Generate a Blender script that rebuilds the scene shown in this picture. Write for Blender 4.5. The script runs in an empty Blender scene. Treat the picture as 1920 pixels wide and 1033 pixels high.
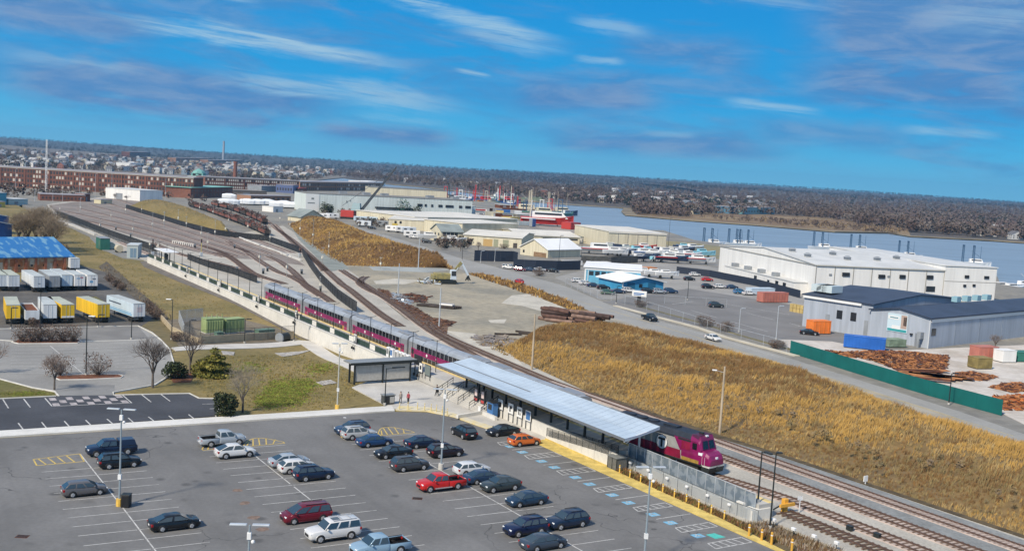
import bpy, bmesh, math, random
import numpy as np
from mathutils import Vector, Matrix
from mathutils.geometry import tessellate_polygon
random.seed(7); rng = np.random.default_rng(11)
R = math.radians
SC = bpy.context.scene
COL = SC.collection
# ------------------------------------------------------------------ camera
FPX, CX, CY, CAMH = 2000.0, 960.0, 516.5, 36.0
ROLL = math.atan(.06)
PITCH = math.atan((CY - 320) * math.cos(ROLL) / FPX)
FWD = np.array([0, math.cos(PITCH), -math.sin(PITCH)]); RT0 = np.array([1., 0, 0]); UP0 = np.cross(RT0, FWD)
IMX = RT0 * math.cos(ROLL) + UP0 * math.sin(ROLL); IMY = -RT0 * math.sin(ROLL) + UP0 * math.cos(ROLL)
cd = bpy.data.cameras.new("camera"); cam = bpy.data.objects.new("camera", cd); COL.objects.link(cam)
cd.sensor_width = 36; cd.sensor_fit = 'HORIZONTAL'; cd.lens = FPX / 1920 * 36
cd.clip_start = .5; cd.clip_end = 60000
cam.matrix_world = Matrix(((IMX[0], IMY[0], -FWD[0], 0), (IMX[1], IMY[1], -FWD[1], 0), (IMX[2], IMY[2], -FWD[2], CAMH), (0, 0, 0, 1)))
SC.camera = cam
# ------------------------------------------------------------------ light
SUN_AZ, SUN_EL = R(216), R(42)
sd = bpy.data.lights.new("sun", 'SUN'); sd.energy = 3.0; sd.angle = R(5); sd.color = (1, .89, .73)
so = bpy.data.objects.new("sun", sd); COL.objects.link(so)
sdir = Vector((math.sin(SUN_AZ) * math.cos(SUN_EL), math.cos(SUN_AZ) * math.cos(SUN_EL), math.sin(SUN_EL)))
so.rotation_euler = sdir.to_track_quat('Z', 'Y').to_euler(); so.location = (-60, 0, 120)
SC.view_settings.view_transform = 'Standard'; SC.view_settings.look = 'None'
SC.view_settings.exposure = 0.82; SC.view_settings.gamma = 1; SC.view_settings.use_curve_mapping = False
SC.cycles.max_bounces = 5; SC.cycles.diffuse_bounces = 2; SC.cycles.glossy_bounces = 2; SC.cycles.transparent_max_bounces = 12
SC.cycles.volume_bounces = 0; SC.cycles.use_denoising = True
W = bpy.data.worlds.new("World"); SC.world = W; W.use_nodes = True
class NG:
 """tiny node-expression helper"""
 def __init__(s, nt): s.nt = nt
 def n(s, t, **k):
  a = s.nt.nodes.new(t)
  for q, v in k.items(): setattr(a, q, v)
  return a
 def put(s, sock, v):
  if isinstance(v, bpy.types.NodeSocket): s.nt.links.new(v, sock)
  else: sock.default_value = v
 def m(s, op, a, b=0., c=0., clamp=False):
  x = s.n('ShaderNodeMath', operation=op, use_clamp=clamp)
  s.put(x.inputs[0], a); s.put(x.inputs[1], b); s.put(x.inputs[2], c); return x.outputs[0]
 def mix(s, f, a, b, mode='MIX'):
  x = s.n('ShaderNodeMix', data_type='RGBA', blend_type=mode)
  s.put(x.inputs[0], f)
  for i, v in ((6, a), (7, b)):
   if isinstance(v, (tuple, list)): v = tuple(v)[:3] + (1,)
   s.put(x.inputs[i], v)
  return x.outputs[2]
 def noise(s, vec, scale, detail=4., rough=.55, dist=0.):
  x = s.n('ShaderNodeTexNoise'); s.put(x.inputs['Vector'], vec)
  x.inputs['Scale'].default_value = scale; x.inputs['Detail'].default_value = detail
  x.inputs['Roughness'].default_value = rough; x.inputs['Distortion'].default_value = dist
  return x.outputs[0]
 def comb(s, a, b, c=0.):
  x = s.n('ShaderNodeCombineXYZ')
  for i, v in enumerate((a, b, c)): s.put(x.inputs[i], v)
  return x.outputs[0]
 def ramp(s, f, stops):
  x = s.n('ShaderNodeValToRGB'); s.put(x.inputs[0], f); e = x.color_ramp.elements
  while len(e) < len(stops): e.new(.5)
  for q, (p, c) in zip(e, stops):
   q.position = p; q.color = (c, c, c, 1) if isinstance(c, (int, float)) else tuple(c)[:3] + (1,)
  return x.outputs[0]
 def sstep(s, x, a, b):
  q = s.n('ShaderNodeMapRange', interpolation_type='SMOOTHSTEP'); s.put(q.inputs[0], x)
  q.inputs[1].default_value = a; q.inputs[2].default_value = b; return q.outputs[0]
def build_sky():
 nt = W.node_tree; nt.nodes.clear(); g = NG(nt)
 sky = g.n('ShaderNodeTexSky', sky_type='NISHITA'); sky.sun_disc = False
 sky.sun_elevation = SUN_EL; sky.sun_rotation = SUN_AZ; sky.altitude = 40; sky.air_density = 1.0; sky.dust_density = .3; sky.ozone_density = 3
 tc = g.n('ShaderNodeTexCoord').outputs['Generated']
 sp = g.n('ShaderNodeSeparateXYZ'); g.put(sp.inputs[0], tc); x, y, z = sp.outputs
 az = g.m('ARCTAN2', x, y); el = g.m('ARCSINE', z)
 deg = g.m('MULTIPLY', el, 57.2958)
 blue = g.ramp(g.m('DIVIDE', deg, 40.), [(0., (.95, 3.9, 5.8)), (.04, (.35, 3.1, 5.4)), (.10, (.0, 2.3, 5.0)), (.24, (.0, 1.8, 4.6)), (1., (.12, 1.2, 3.5))])
 base = g.mix(.03, blue, sky.outputs[0])
 zz = g.m('ADD', g.m('MAXIMUM', z, 0.), .06)
 px = g.m('DIVIDE', x, zz); py = g.m('DIVIDE', y, zz)
 ca, sa = math.cos(R(-24)), math.sin(R(-24))
 s = g.m('ADD', g.m('MULTIPLY', px, ca), g.m('MULTIPLY', py, sa)); t = g.m('SUBTRACT', g.m('MULTIPLY', py, ca), g.m('MULTIPLY', px, sa))
 bank = g.noise(g.comb(g.m('MULTIPLY', s, .22), g.m('MULTIPLY', t, .62), 2.3), 1.25, 6., .6, .3)
 bk = g.sstep(bank, .44, .66)
 warp = g.m('SUBTRACT', g.noise(g.comb(g.m('MULTIPLY', az, 5.), g.m('MULTIPLY', el, 18.), 1.), 1.6, 5., .6, .6), .5)
 fib = g.noise(g.comb(g.m('MULTIPLY', az, 6.), g.m('ADD', g.m('MULTIPLY', el, 95.), g.m('MULTIPLY', az, 8.)), 4.), 1.3, 6., .65, .5)
 lump = g.noise(g.comb(g.m('MULTIPLY', az, 9.), g.m('MULTIPLY', el, 40.), 9.), 1.5, 6., .62, .4)
 mott = g.noise(g.comb(g.m('MULTIPLY', az, 4.), g.m('ADD', g.m('MULTIPLY', el, 20.), g.m('MULTIPLY', az, 1.5)), 14.), 1.6, 7., .62, .5)
 def band(a, e, ln, th, tilt, st, k_):
  ct, sn = math.cos(R(tilt)), math.sin(R(tilt))
  da = g.m('SUBTRACT', az, R(a)); de = g.m('SUBTRACT', el, R(e))
  p = g.m('ADD', g.m('MULTIPLY', da, ct), g.m('MULTIPLY', de, sn)); q = g.m('SUBTRACT', g.m('MULTIPLY', de, ct), g.m('MULTIPLY', da, sn))
  q = g.m('ADD', q, g.m('MULTIPLY', warp, R(th * 3.)))
  f = g.m('SUBTRACT', 1., g.sstep(g.m('ABSOLUTE', q), R(th * .1), R(th * k_)))
  return g.m('MULTIPLY', f, g.m('MULTIPLY', g.m('SUBTRACT', 1., g.sstep(g.m('ABSOLUTE', p), R(ln * .35), R(ln))), st))
 def mx(l, k_):
  w = None
  for b in l: v = band(*b[:6], k_); w = v if w is None else g.m('MAXIMUM', w, v)
  return w
 wc = mx([(-14, 5.75, 9.5, .50, -4.6, 1., 0), (-3.3, 7.75, 6.6, .55, -10, .9, 0), (-1.2, 6.9, 3.2, .5, -9, .6, 0), (-9.7, 3.55, 8, .75, -3, .75, 0), (-2.7, 5.0, 1.2, .15, -7, .7, 0), (3.9, 6.1, 1.6, .28, -6, .6, 0), (4.4, 7.85, 2.6, .5, -7, .55, 0), (13, 3.95, 3., .45, -5, .7, 0), (21.6, 3.15, 2.8, .3, -1, .6, 0), (7.9, 2.4, 1.8, .3, 0, .4, 0), (-16, 7.85, 2.6, .4, -7, .5, 0), (-22.5, 3.9, 4, .4, -3, .4, 0), (11, 9.6, 6, .5, -6, .4, 0), (25, 9.2, 7, 1.3, 0, .45, 0), (-6.3, 2.4, 3, .3, -2, .4, 0)], 1.15)
 gc = mx([(-18, 2.95, 11, 1.05, -2.2, 1., 0), (-7.2, 1.35, 5.2, .55, -1.5, .85, 0), (-15, 1.8, 2.8, .4, -2, .7, 0), (-23, 6.4, 6, 1.5, -3, .8, 0), (21, 8.4, 8.5, 2.1, 0, 1., 0), (3.2, 4.2, 5.8, 1.0, 1, .75, 0), (7.3, 1.9, 9, .85, -1, .7, 0), (20, 5.5, 8, 1.1, 0, .8, 0), (25.8, 4.4, 3.4, .5, 0, .7, 0), (8.3, 6.6, 5, .8, -3, .6, 0), (-9, 9.8, 6, .8, -3, .4, 0), (16, 2.6, 6, .6, 0, .5, 0)], 1.9)
 up = g.sstep(deg, .4, 1.6)
 hi = g.sstep(deg, 9., 16.)  # mask for the unseen overhead cloud deck, added to neutralise the blue ambient light
 gk = g.m('MULTIPLY', g.m('MAXIMUM', g.m('MULTIPLY', g.m('MULTIPLY', gc, .95), g.sstep(lump, .18, .46)), g.m('MAXIMUM', g.m('MULTIPLY', bk, g.m('MULTIPLY', hi, .85)), g.m('MULTIPLY', g.sstep(mott, .45, .66), .42))), up)
 gcol = g.mix(hi, g.mix(g.sstep(lump, .4, .7), (.55, 1.65, 3.6), (1.4, 2.25, 3.75)), (4.6, 4.9, 5.2))
 c1 = g.mix(g.m('MINIMUM', g.m('MULTIPLY', gk, 1.3), .94), base, gcol)
 wk = g.m('MULTIPLY', g.m('MULTIPLY', wc, g.m('MAXIMUM', g.sstep(fib, .32, .60), .12)), up)
 c2 = g.mix(g.m('MULTIPLY', wk, .9), c1, (2.5, 3.9, 5.0))
 bg = g.n('ShaderNodeBackground'); g.put(bg.inputs[0], c2); bg.inputs[1].default_value = .085
 out = g.n('ShaderNodeOutputWorld'); nt.links.new(bg.outputs[0], out.inputs[0])
build_sky()
# ------------------------------------------------------------------ mapping of the place
def G(px, py, z=0.):
 """the point at height z that the photograph shows at pixel (px, py)"""
 x = (px - CX) / FPX; y = -(py - CY) / FPX
 d = FWD + x * IMX + y * IMY
 t = (z - CAMH) / d[2]
 return Vector((float(t * d[0]), float(t * d[1]), float(z)))
ZT = dict(A=(0,720,3.3),B=(360,720,3.3),C=(700,720,3.3),D=(1080,720,3.3),E=(1440,720,3.3),F=(0,520,3.9725),G=(320,520,3.9725),H=(640,560,4.49),I=(900,640,3.69),J=(460,480,4.305),K=(0,240,4.92),L=(300,240,4.571),M=(540,320,4.571),N=(840,320,4.92),O=(1140,320,4.305),Q=(1500,340,4.305),R=(0,380,4.694),S=(240,360,4.305),T=(1440,520,3.69),U=(1060,460,4.305),V=(640,460,4.0),W=(1340,820,7.377),X=(1400,900,7.385),Z=(1180,780,8.609),c=(1100,840,7.378),d=(780,650,6.886),P=(0,0,1.))
def px(t, x, y):
 a = ZT[t]; return a[0] + x / a[2], a[1] + y / a[2]
def Z(t, x, y, z=0.): return G(*px(t, x, y), z)
TH = R(-57.9)
UX = Vector((math.cos(TH), math.sin(TH), 0)); VX = Vector((-UX.y, UX.x, 0))
def UV(u, v, z=0.): p = UX * u + VX * v; p.z = z; return p
def uv_of(p): return p.x * UX.x + p.y * UX.y, p.x * VX.x + p.y * VX.y
def hgt(base, top_y):
 """height of an upright thing standing at base whose top shows at photo row top_y"""
 lo, hi = 0., 150.
 for _ in range(40):
  m = (lo + hi) / 2; w = np.array((base[0], base[1], base[2] + m)) - np.array((0, 0, CAMH))
  yy = CY - FPX * float(w @ IMY) / float(w @ FWD)
  if yy > top_y: lo = m
  else: hi = m
 return lo
def ss(x, a, b):
 t = min(1., max(0., (x - a) / (b - a))); return t * t * (3 - 2 * t)
# ------------------------------------------------------------------ mesh helpers
class MB:
 def __init__(s): s.v = []; s.f = []; s.m = []
 def add(s, vs, fs, m=0):
  b = len(s.v); s.v += [tuple(q) for q in vs]
  for f in fs: s.f.append(tuple(b + i for i in f)); s.m.append(m)
  return s
 def box(s, x0, x1, y0, y1, z0, z1, m=0):
  return s.add([(x0,y0,z0),(x1,y0,z0),(x1,y1,z0),(x0,y1,z0),(x0,y0,z1),(x1,y0,z1),(x1,y1,z1),(x0,y1,z1)],
              [(0,3,2,1),(4,5,6,7),(0,1,5,4),(1,2,6,5),(2,3,7,6),(3,0,4,7)], m)
 def frus(s, b, t, z0, z1, m=0):
  """b,t = (x0,x1,y0,y1)"""
  x0,x1,y0,y1 = b; X0,X1,Y0,Y1 = t
  return s.add([(x0,y0,z0),(x1,y0,z0),(x1,y1,z0),(x0,y1,z0),(X0,Y0,z1),(X1,Y0,z1),(X1,Y1,z1),(X0,Y1,z1)],
              [(0,3,2,1),(4,5,6,7),(0,1,5,4),(1,2,6,5),(2,3,7,6),(3,0,4,7)], m)
 def bar(s, p, q, w, h, m=0):
  p, q = Vector(p), Vector(q); d = (q - p).normalized()
  a = d.cross(Vector((0, 0, 1)))
  a = Vector((1, 0, 0)) if a.length < 1e-4 else a.normalized()
  b = d.cross(a); vs = []
  for c in (p, q):
   for i, j in ((-1,-1),(1,-1),(1,1),(-1,1)): vs.append(c + a * (i * w / 2) + b * (j * h / 2))
  return s.add(vs, [(0,1,2,3),(7,6,5,4),(0,4,5,1),(1,5,6,2),(2,6,7,3),(3,7,4,0)], m)
 def tube(s, p, q, r0, r1=None, n=8, m=0, cap=True):
  r1 = r0 if r1 is None else r1
  p, q = Vector(p), Vector(q); d = (q - p).normalized()
  a = d.cross(Vector((0, 0, 1)))
  a = Vector((1, 0, 0)) if a.length < 1e-3 else a.normalized()
  b = d.cross(a); vs = []
  for c, r in ((p, r0), (q, r1)):
   for i in range(n):
    w = 2 * math.pi * i / n; vs.append(c + a * (r * math.cos(w)) + b * (r * math.sin(w)))
  fs = [(i, (i + 1) % n, n + (i + 1) % n, n + i) for i in range(n)]
  if cap: fs += [tuple(range(n - 1, -1, -1)), tuple(range(n, 2 * n))]
  return s.add(vs, fs, m)
 def prism(s, pts, z0, z1, m=0):
  n = len(pts); vs = [(x, y, z0) for x, y in pts] + [(x, y, z1) for x, y in pts]
  fs = [(i, (i + 1) % n, n + (i + 1) % n, n + i) for i in range(n)] + [tuple(range(n - 1, -1, -1)), tuple(range(n, 2 * n))]
  return s.add(vs, fs, m)
 def xprism(s, pts, y0, y1, m=0):
  """profile in x,z extruded along y"""
  n = len(pts); vs = [(x, y0, z) for x, z in pts] + [(x, y1, z) for x, z in pts]
  fs = [((i + 1) % n, i, n + i, n + (i + 1) % n) for i in range(n)] + [tuple(range(n)), tuple(range(2 * n - 1, n - 1, -1))]
  return s.add(vs, fs, m)
 def quad(s, a, b, c, d, m=0): return s.add([a, b, c, d], [(0, 1, 2, 3)], m)
 def loft(s, secs, m=0, cap=True):
  n = len(secs[0]); vs = [p for q in secs for p in q]; fs = []
  for i in range(len(secs) - 1):
   for j in range(n): fs.append((i*n+j, i*n+(j+1)%n, (i+1)*n+(j+1)%n, (i+1)*n+j))
  if cap: fs += [tuple(range(n - 1, -1, -1)), tuple(range((len(secs)-1)*n, len(secs)*n))]
  return s.add(vs, fs, m)
 def blob(s, c, r, n=8, k=5, jit=.25, m=0):
  c = Vector(c); secs = []
  for i in range(k + 1):
   ph = math.pi * (i + .15) / (k + .3); q = []
   for j in range(n):
    w = 2 * math.pi * j / n; f = 1 + random.uniform(-jit, jit)
    q.append((c.x + r[0]*f*math.sin(ph)*math.cos(w), c.y + r[1]*f*math.sin(ph)*math.sin(w), c.z - r[2]*f*math.cos(ph)))
   secs.append(q)
  return s.loft(secs, m)
 def mesh(s, name, bevel=0, seg=1, smooth=False):
  me = bpy.data.meshes.new(name); me.from_pydata(s.v, [], s.f); me.polygons.foreach_set('material_index', s.m)
  if bevel:
   bm = bmesh.new(); bm.from_mesh(me)
   ed = [e for e in bm.edges if len(e.link_faces) == 2 and e.calc_face_angle(0) > .5]
   bmesh.ops.bevel(bm, geom=ed, offset=bevel, segments=seg, affect='EDGES', profile=.6, clamp_overlap=True)
   bm.to_mesh(me); bm.free()
  if smooth: me.polygons.foreach_set('use_smooth', [True] * len(me.polygons))
  me.update(); return me
def link(name, me, mats, parent=None, loc=None, rz=None):
 o = bpy.data.objects.new(name, me); COL.objects.link(o)
 if me.materials is not None and len(me.materials) == 0:
  for m in (mats if isinstance(mats, (list, tuple)) else [mats]): me.materials.append(m)
 if parent is not None: o.parent = parent
 if loc is not None: o.location = loc
 if rz is not None: o.rotation_euler = (0, 0, rz)
 return o
def obj(name, mb, mats, parent=None, loc=None, rz=None, bevel=0, seg=1, smooth=False):
 return link(name, mb.mesh(name, bevel, seg, smooth), mats, parent, loc, rz)
def tag(o, label, cat, group=None, kind=None):
 if label: o['label'] = label
 if cat: o['category'] = cat
 if group: o['group'] = group
 if kind: o['kind'] = kind
 return o
ORDW = 'first second third fourth fifth sixth seventh eighth ninth tenth eleventh twelfth thirteenth fourteenth fifteenth sixteenth seventeenth eighteenth nineteenth twentieth'.split()
def nth(i):
 return ORDW[i] if i < 20 else ('twenty-' + ORDW[i - 20] if i < 29 else ('thirtieth' if i == 29 else 'thirty-' + ORDW[i - 30]))
def thing(name, label, cat, loc=(0, 0, 0), rz=0., group=None):
 o = bpy.data.objects.new(name, None); COL.objects.link(o); o.location = loc; o.rotation_euler = (0, 0, rz)
 o.empty_display_size = .1
 return tag(o, label, cat, group)
KIDS = {}
def kids(o): return [c for c in bpy.data.objects if c.parent is o]
def tree_of(o):
 """(object, children) of a thing, read once"""
 return (o, [tree_of(c) for c in o.children])
def clone(t, loc=None, rz=None, label=None, group=None, parent=None, swap=None, scale=None):
 o, ch = t; c = o.copy(); COL.objects.link(c)
 if parent is not None: c.parent = parent
 if loc is not None: c.location = loc
 if rz is not None: c.rotation_euler = (0, 0, rz)
 if scale is not None: c.scale = (scale,) * 3 if isinstance(scale, (int, float)) else scale
 if label: c['label'] = label
 if group: c['group'] = group
 if swap and c.type == 'MESH':
  for i, s in enumerate(c.material_slots):
   d = c.data.materials[i]
   if d and d.name in swap: s.link = 'OBJECT'; s.material = swap[d.name]
 for k in ch: clone(k, parent=c, swap=swap)
 return c
# ------------------------------------------------------------------ materials
MATS = {}
def mat(name, col, rough=.7, metal=0., var=.15, scale=.6, col2=None, bump=0., bscale=None, coat=0., spec=.4, detail=6., soft=0., stretch=None, ramp=(.3, .7), var2=0., scale2=20.):
 if name in MATS: return MATS[name]
 m = bpy.data.materials.new(name); m.use_nodes = True; nt = m.node_tree; g = NG(nt)
 b = nt.nodes['Principled BSDF']; b.inputs['Roughness'].default_value = rough; b.inputs['Metallic'].default_value = metal
 b.inputs['Specular IOR Level'].default_value = spec
 if coat: b.inputs['Coat Weight'].default_value = coat; b.inputs['Coat Roughness'].default_value = .06
 vec = g.n('ShaderNodeTexCoord').outputs['Object']
 if stretch:
  mp = g.n('ShaderNodeMapping'); g.put(mp.inputs[0], vec); mp.inputs['Scale'].default_value = stretch[:3]
  if len(stretch) > 3: mp.inputs['Rotation'].default_value = (0, 0, stretch[3])
  vec = mp.outputs[0]
 if var or col2:
  f = g.noise(vec, scale, detail)
  c2 = col2 or tuple(c * (1 - var) for c in col); c1 = col if col2 else tuple(min(1, c * (1 + var)) for c in col)
  f = g.sstep(f, *ramp)
  c = g.mix(f, c1, c2)
  if var2:
   f2 = g.noise(vec, scale2, 4.); c = g.mix(g.sstep(f2, .3, .7), g.mix(1., c, (1 - var2,) * 3, 'MULTIPLY'), c)
  nt.links.new(c, b.inputs['Base Color'])
 else: b.inputs['Base Color'].default_value = tuple(col) + (1,)
 if bump:
  bp = g.n('ShaderNodeBump'); bp.inputs['Strength'].default_value = bump; bp.inputs['Distance'].default_value = .05
  g.put(bp.inputs['Height'], g.noise(vec, bscale or scale * 6, 5.)); nt.links.new(bp.outputs[0], b.inputs['Normal'])
 if soft:
  a = g.n('ShaderNodeVectorMath', operation='MULTIPLY_ADD'); nt.links.new(g.n('ShaderNodeNewGeometry').outputs['Normal'], a.inputs[0]); a.inputs[1].default_value = (1 - soft,) * 3; a.inputs[2].default_value = (-.25 * soft, -.3 * soft, soft)
  q = g.n('ShaderNodeVectorMath', operation='NORMALIZE'); nt.links.new(a.outputs[0], q.inputs[0]); nt.links.new(q.outputs[0], b.inputs['Normal'])
 MATS[name] = m; return m
def flat(name, col, rough=.5, metal=0., **k): return mat(name, col, rough, metal, var=0., **k)
def emit(name, col, st):
 m = bpy.data.materials.new(name); m.use_nodes = True; b = m.node_tree.nodes['Principled BSDF']
 b.inputs['Base Color'].default_value = tuple(col) + (1,); b.inputs['Emission Color'].default_value = tuple(col) + (1,); b.inputs['Emission Strength'].default_value = st
 return m
def meshmat(name, col, cover, cell):
 """chain-link: a real see-through weave on a thin sheet"""
 m = bpy.data.materials.new(name); m.use_nodes = True; nt = m.node_tree; g = NG(nt); b = nt.nodes['Principled BSDF']
 b.inputs['Base Color'].default_value = tuple(col) + (1,); b.inputs['Roughness'].default_value = .5
 sp = g.n('ShaderNodeSeparateXYZ'); g.put(sp.inputs[0], g.n('ShaderNodeTexCoord').outputs['Object'])
 h = g.m('ADD', sp.outputs[0], sp.outputs[1])
 a = g.m('FRACT', g.m('DIVIDE', g.m('ADD', h, sp.outputs[2]), cell)); c = g.m('FRACT', g.m('DIVIDE', g.m('SUBTRACT', h, sp.outputs[2]), cell))
 f = g.m('MAXIMUM', g.m('LESS_THAN', a, cover), g.m('LESS_THAN', c, cover))
 tr = g.n('ShaderNodeBsdfTransparent'); mx = g.n('ShaderNodeMixShader'); g.put(mx.inputs[0], f)
 nt.links.new(tr.outputs[0], mx.inputs[1]); nt.links.new(b.outputs[0], mx.inputs[2]); nt.links.new(mx.outputs[0], nt.nodes['Material Output'].inputs[0])
 return m
def asphalt_mat():
 m = mat('asphalt', (.166, .164, .160), .85, var=.16, scale=.09, bump=.25, bscale=14, var2=.12, scale2=2.2); nt = m.node_tree; g = NG(nt); b = nt.nodes['Principled BSDF']
 c = b.inputs['Base Color'].links[0].from_socket; vec = g.n('ShaderNodeTexCoord').outputs['Object']
 mp = g.n('ShaderNodeMapping'); g.put(mp.inputs[0], vec); mp.inputs['Rotation'].default_value = (0, 0, -TH_); v = mp.outputs[0]
 def vor(sc, feat, wob):
  x = g.n('ShaderNodeTexVoronoi', feature=feat); nv = g.n('ShaderNodeTexNoise'); g.put(nv.inputs['Vector'], v); nv.inputs['Scale'].default_value = .35
  a = g.n('ShaderNodeVectorMath', operation='MULTIPLY_ADD'); nt.links.new(nv.outputs['Color'], a.inputs[0]); a.inputs[1].default_value = (wob,) * 3; g.put(a.inputs[2], v)
  g.put(x.inputs['Vector'], a.outputs[0]); x.inputs['Scale'].default_value = sc; return x.outputs['Distance']
 cr = g.m('MULTIPLY', g.m('LESS_THAN', vor(.055, 'DISTANCE_TO_EDGE', 5.), .0035), g.sstep(g.noise(v, .05, 2.), .5, .56))
 st = g.m('MULTIPLY', g.m('SUBTRACT', 1., g.sstep(vor(.36, 'F1', 1.), .08, .30)), g.sstep(g.noise(v, .11, 2.), .46, .62))
 mp2 = g.n('ShaderNodeMapping'); g.put(mp2.inputs[0], v); mp2.inputs['Scale'].default_value = (.03, .55, 1)
 tr = g.sstep(g.noise(mp2.outputs[0], 1., 4.), .42, .68)
 c = g.mix(g.m('MULTIPLY', tr, .22), c, (.105, .103, .10)); c = g.mix(g.m('MULTIPLY', st, .62), c, (.05, .049, .048)); c = g.mix(g.m('MULTIPLY', cr, .7), c, (.05, .05, .05))
 nt.links.new(c, b.inputs['Base Color']); return m
TH_ = R(-57.9)
ASPH = asphalt_mat()
ASPH_D = mat('asphalt_new', (.06, .063, .072), .85, var=.2, scale=.12, bump=.2, bscale=14, var2=.15, scale2=2.)
ASPH_L = mat('asphalt_old', (.27, .265, .25), .9, var=.14, scale=.08, bump=.2, bscale=12, var2=.12, scale2=1.5)
CONC = mat('concrete', (.50, .485, .45), .85, var=.12, scale=.25, bump=.1, var2=.1, scale2=3.)
CONC_W = mat('concrete_white', (.62, .61, .575), .8, var=.1, scale=.2, var2=.08, scale2=2.)
KERB = mat('kerb', (.60, .585, .54), .85, var=.12, scale=.5)
GRASS = mat('grass', (.285, .215, .085), .95, col2=(.175, .145, .05), scale=.07, bump=.4, bscale=3, var2=.3, scale2=1.1)
GRASS_G = mat('grass_green', (.125, .125, .030), .95, col2=(.17, .145, .05), scale=.12, bump=.4, bscale=3, var2=.3, scale2=1.3)
DIRT = mat('dirt', (.41, .36, .265), .95, col2=(.25, .235, .19), scale=.05, bump=.3, bscale=2, var2=.22, scale2=.6)
BALLAST = mat('ballast', (.44, .415, .36), .95, var=.12, scale=.1, bump=.6, bscale=6, var2=.22, scale2=3.5)
BALLAST_G = mat('ballast_grey', (.24, .25, .245), .95, var=.14, scale=.2, bump=.6, bscale=6, var2=.25, scale2=2.5)
BALLAST_R = mat('ballast_old', (.235, .20, .175), .95, var=.2, scale=.05, bump=.5, bscale=4, var2=.2, scale2=1.5)
PAINT_W = mat('paint_white', (.58, .575, .55), .7, col2=(.33, .325, .31), scale=1.1, ramp=(.45, .7), var2=.15, scale2=7.)
PAINT_Y = mat('paint_yellow', (.60, .43, .10), .7, col2=(.36, .28, .12), scale=1.1, ramp=(.45, .7))
PAINT_B = mat('paint_blue', (.17, .40, .56), .7, var=.15, scale=2.)
PAINT_G = mat('paint_green', (.08, .46, .40), .7, var=.15, scale=2.)
STEEL = mat('galvanised', (.50, .54, .57), .45, .3, var=.1, scale=1.)
DKMET = flat('dark_metal', (.025, .03, .03), .5, .2)
WHITE = mat('white_paint', (.74, .74, .73), .5, var=.06, scale=.6)
BLACK = flat('black', (.012, .012, .013), .5)
RUBBER = flat('rubber', (.02, .02, .02), .85)
GLASS = flat('car_glass', (.03, .05, .065), .08, spec=.9)
WGLASS = flat('window_glass', (.02, .027, .035), .12, spec=.7)
RUST = mat('rust', (.20, .062, .022), .9, col2=(.10, .036, .018), scale=.5, bump=.5, var2=.3, scale2=4)
WOODP = mat('pole_wood', (.40, .33, .24), .9, var=.2, scale=2., stretch=(1, 1, .15))
DIRT_R = mat('mulch', (.15, .06, .03), .95, var=.3, scale=2., bump=.5)
BARK = mat('bark', (.12, .10, .085), .95, var=.25, scale=3., bump=.4)
TWIG = mat('twigs', (.13, .105, .09), .95, var=.25, scale=2.)
# ================================================================== the ground
def EL(u, v):
 """height of the natural ground left of the platform wall"""
 return -1.35 * ss(v, 50, 75) * ss(-u, 166, 192) * (1 - .95 * ss(-u, 200, 268))
def ELp(p): return EL(*uv_of(p))
def GE(px_, py_, off=0.):
 z = 0.
 for _ in range(14): p = G(px_, py_, z + off); z = ELp(p)
 p.z = z + off; return p
def sheet(name, pts, m, z=None, follow=None, skirt=.35, kind='structure', step=4., parent=None):
 pts = [Vector(p) for p in pts]
 if z is not None:
  for p in pts: p.z = z
 bm = bmesh.new(); vs = [bm.verts.new(p) for p in pts]
 for t in tessellate_polygon([[Vector((p.x, p.y, 0)) for p in pts]]):
  try: bm.faces.new([vs[i] for i in t])
  except ValueError: pass
 bmesh.ops.recalc_face_normals(bm, faces=bm.faces)
 for f in bm.faces:
  if f.normal.z < 0: f.normal_flip()
 if follow is not None:
  for _ in range(7):
   ed = [e for e in bm.edges if e.calc_length() > step]
   if not ed: break
   bmesh.ops.subdivide_edges(bm, edges=ed, cuts=1)
   bmesh.ops.triangulate(bm, faces=[f for f in bm.faces if len(f.verts) > 3])
  for v in bm.verts: v.co.z = ELp(v.co) + follow
 if skirt:
  be = [e for e in bm.edges if len(e.link_faces) == 1]
  r = bmesh.ops.extrude_edge_only(bm, edges=be)
  for q in r['geom']:
   if isinstance(q, bmesh.types.BMVert): q.co.z -= skirt
 me = bpy.data.meshes.new(name); bm.to_mesh(me); bm.free()
 o = link(name, me, m, parent)
 if kind and parent is None: o['kind'] = kind
 return o
def pxs(l, z=0.): return [G(a, b, z) for a, b in l]
def zs(t, l, z=0.): return [Z(t, a, b, z) for a, b in l]
def strip(name, pts, w, h, m, z0=None, kind='structure', parent=None, side=0.):
 """kerb or path of constant section along points"""
 mb = MB(); n = len(pts); L = []
 for i, p in enumerate(pts):
  a = pts[max(0, i - 1)]; b = pts[min(n - 1, i + 1)]; d = Vector((b.x - a.x, b.y - a.y, 0)).normalized(); q = Vector((-d.y, d.x, 0))
  L.append((p + q * (w / 2 + side), p - q * (w / 2 - side)))
 secs = [[(l.x, l.y, l.z - .25), (l.x, l.y, l.z + h), (r.x, r.y, r.z + h), (r.x, r.y, r.z - .25)] for l, r in L]
 mb.loft(secs); o = obj(name, mb, m, parent)
 if parent is None: tag(o, None, None, kind=kind)
 return o
FAR = mat('far_soil', (.12, .10, .075), .95, col2=(.085, .08, .055), scale=.012)
o = sheet('ground', [(-9500, -400, 0), (9500, -400, 0), (9500, 11200, 0), (-9500, 11200, 0)], FAR, z=-3.2, skirt=0)
WATER = mat('river_water', (.20, .275, .35), .42, var=.1, scale=.02, bump=.55, bscale=.35, spec=.3, stretch=(.5, 2.5, 1, .2), var2=.08, scale2=.12)
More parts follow.
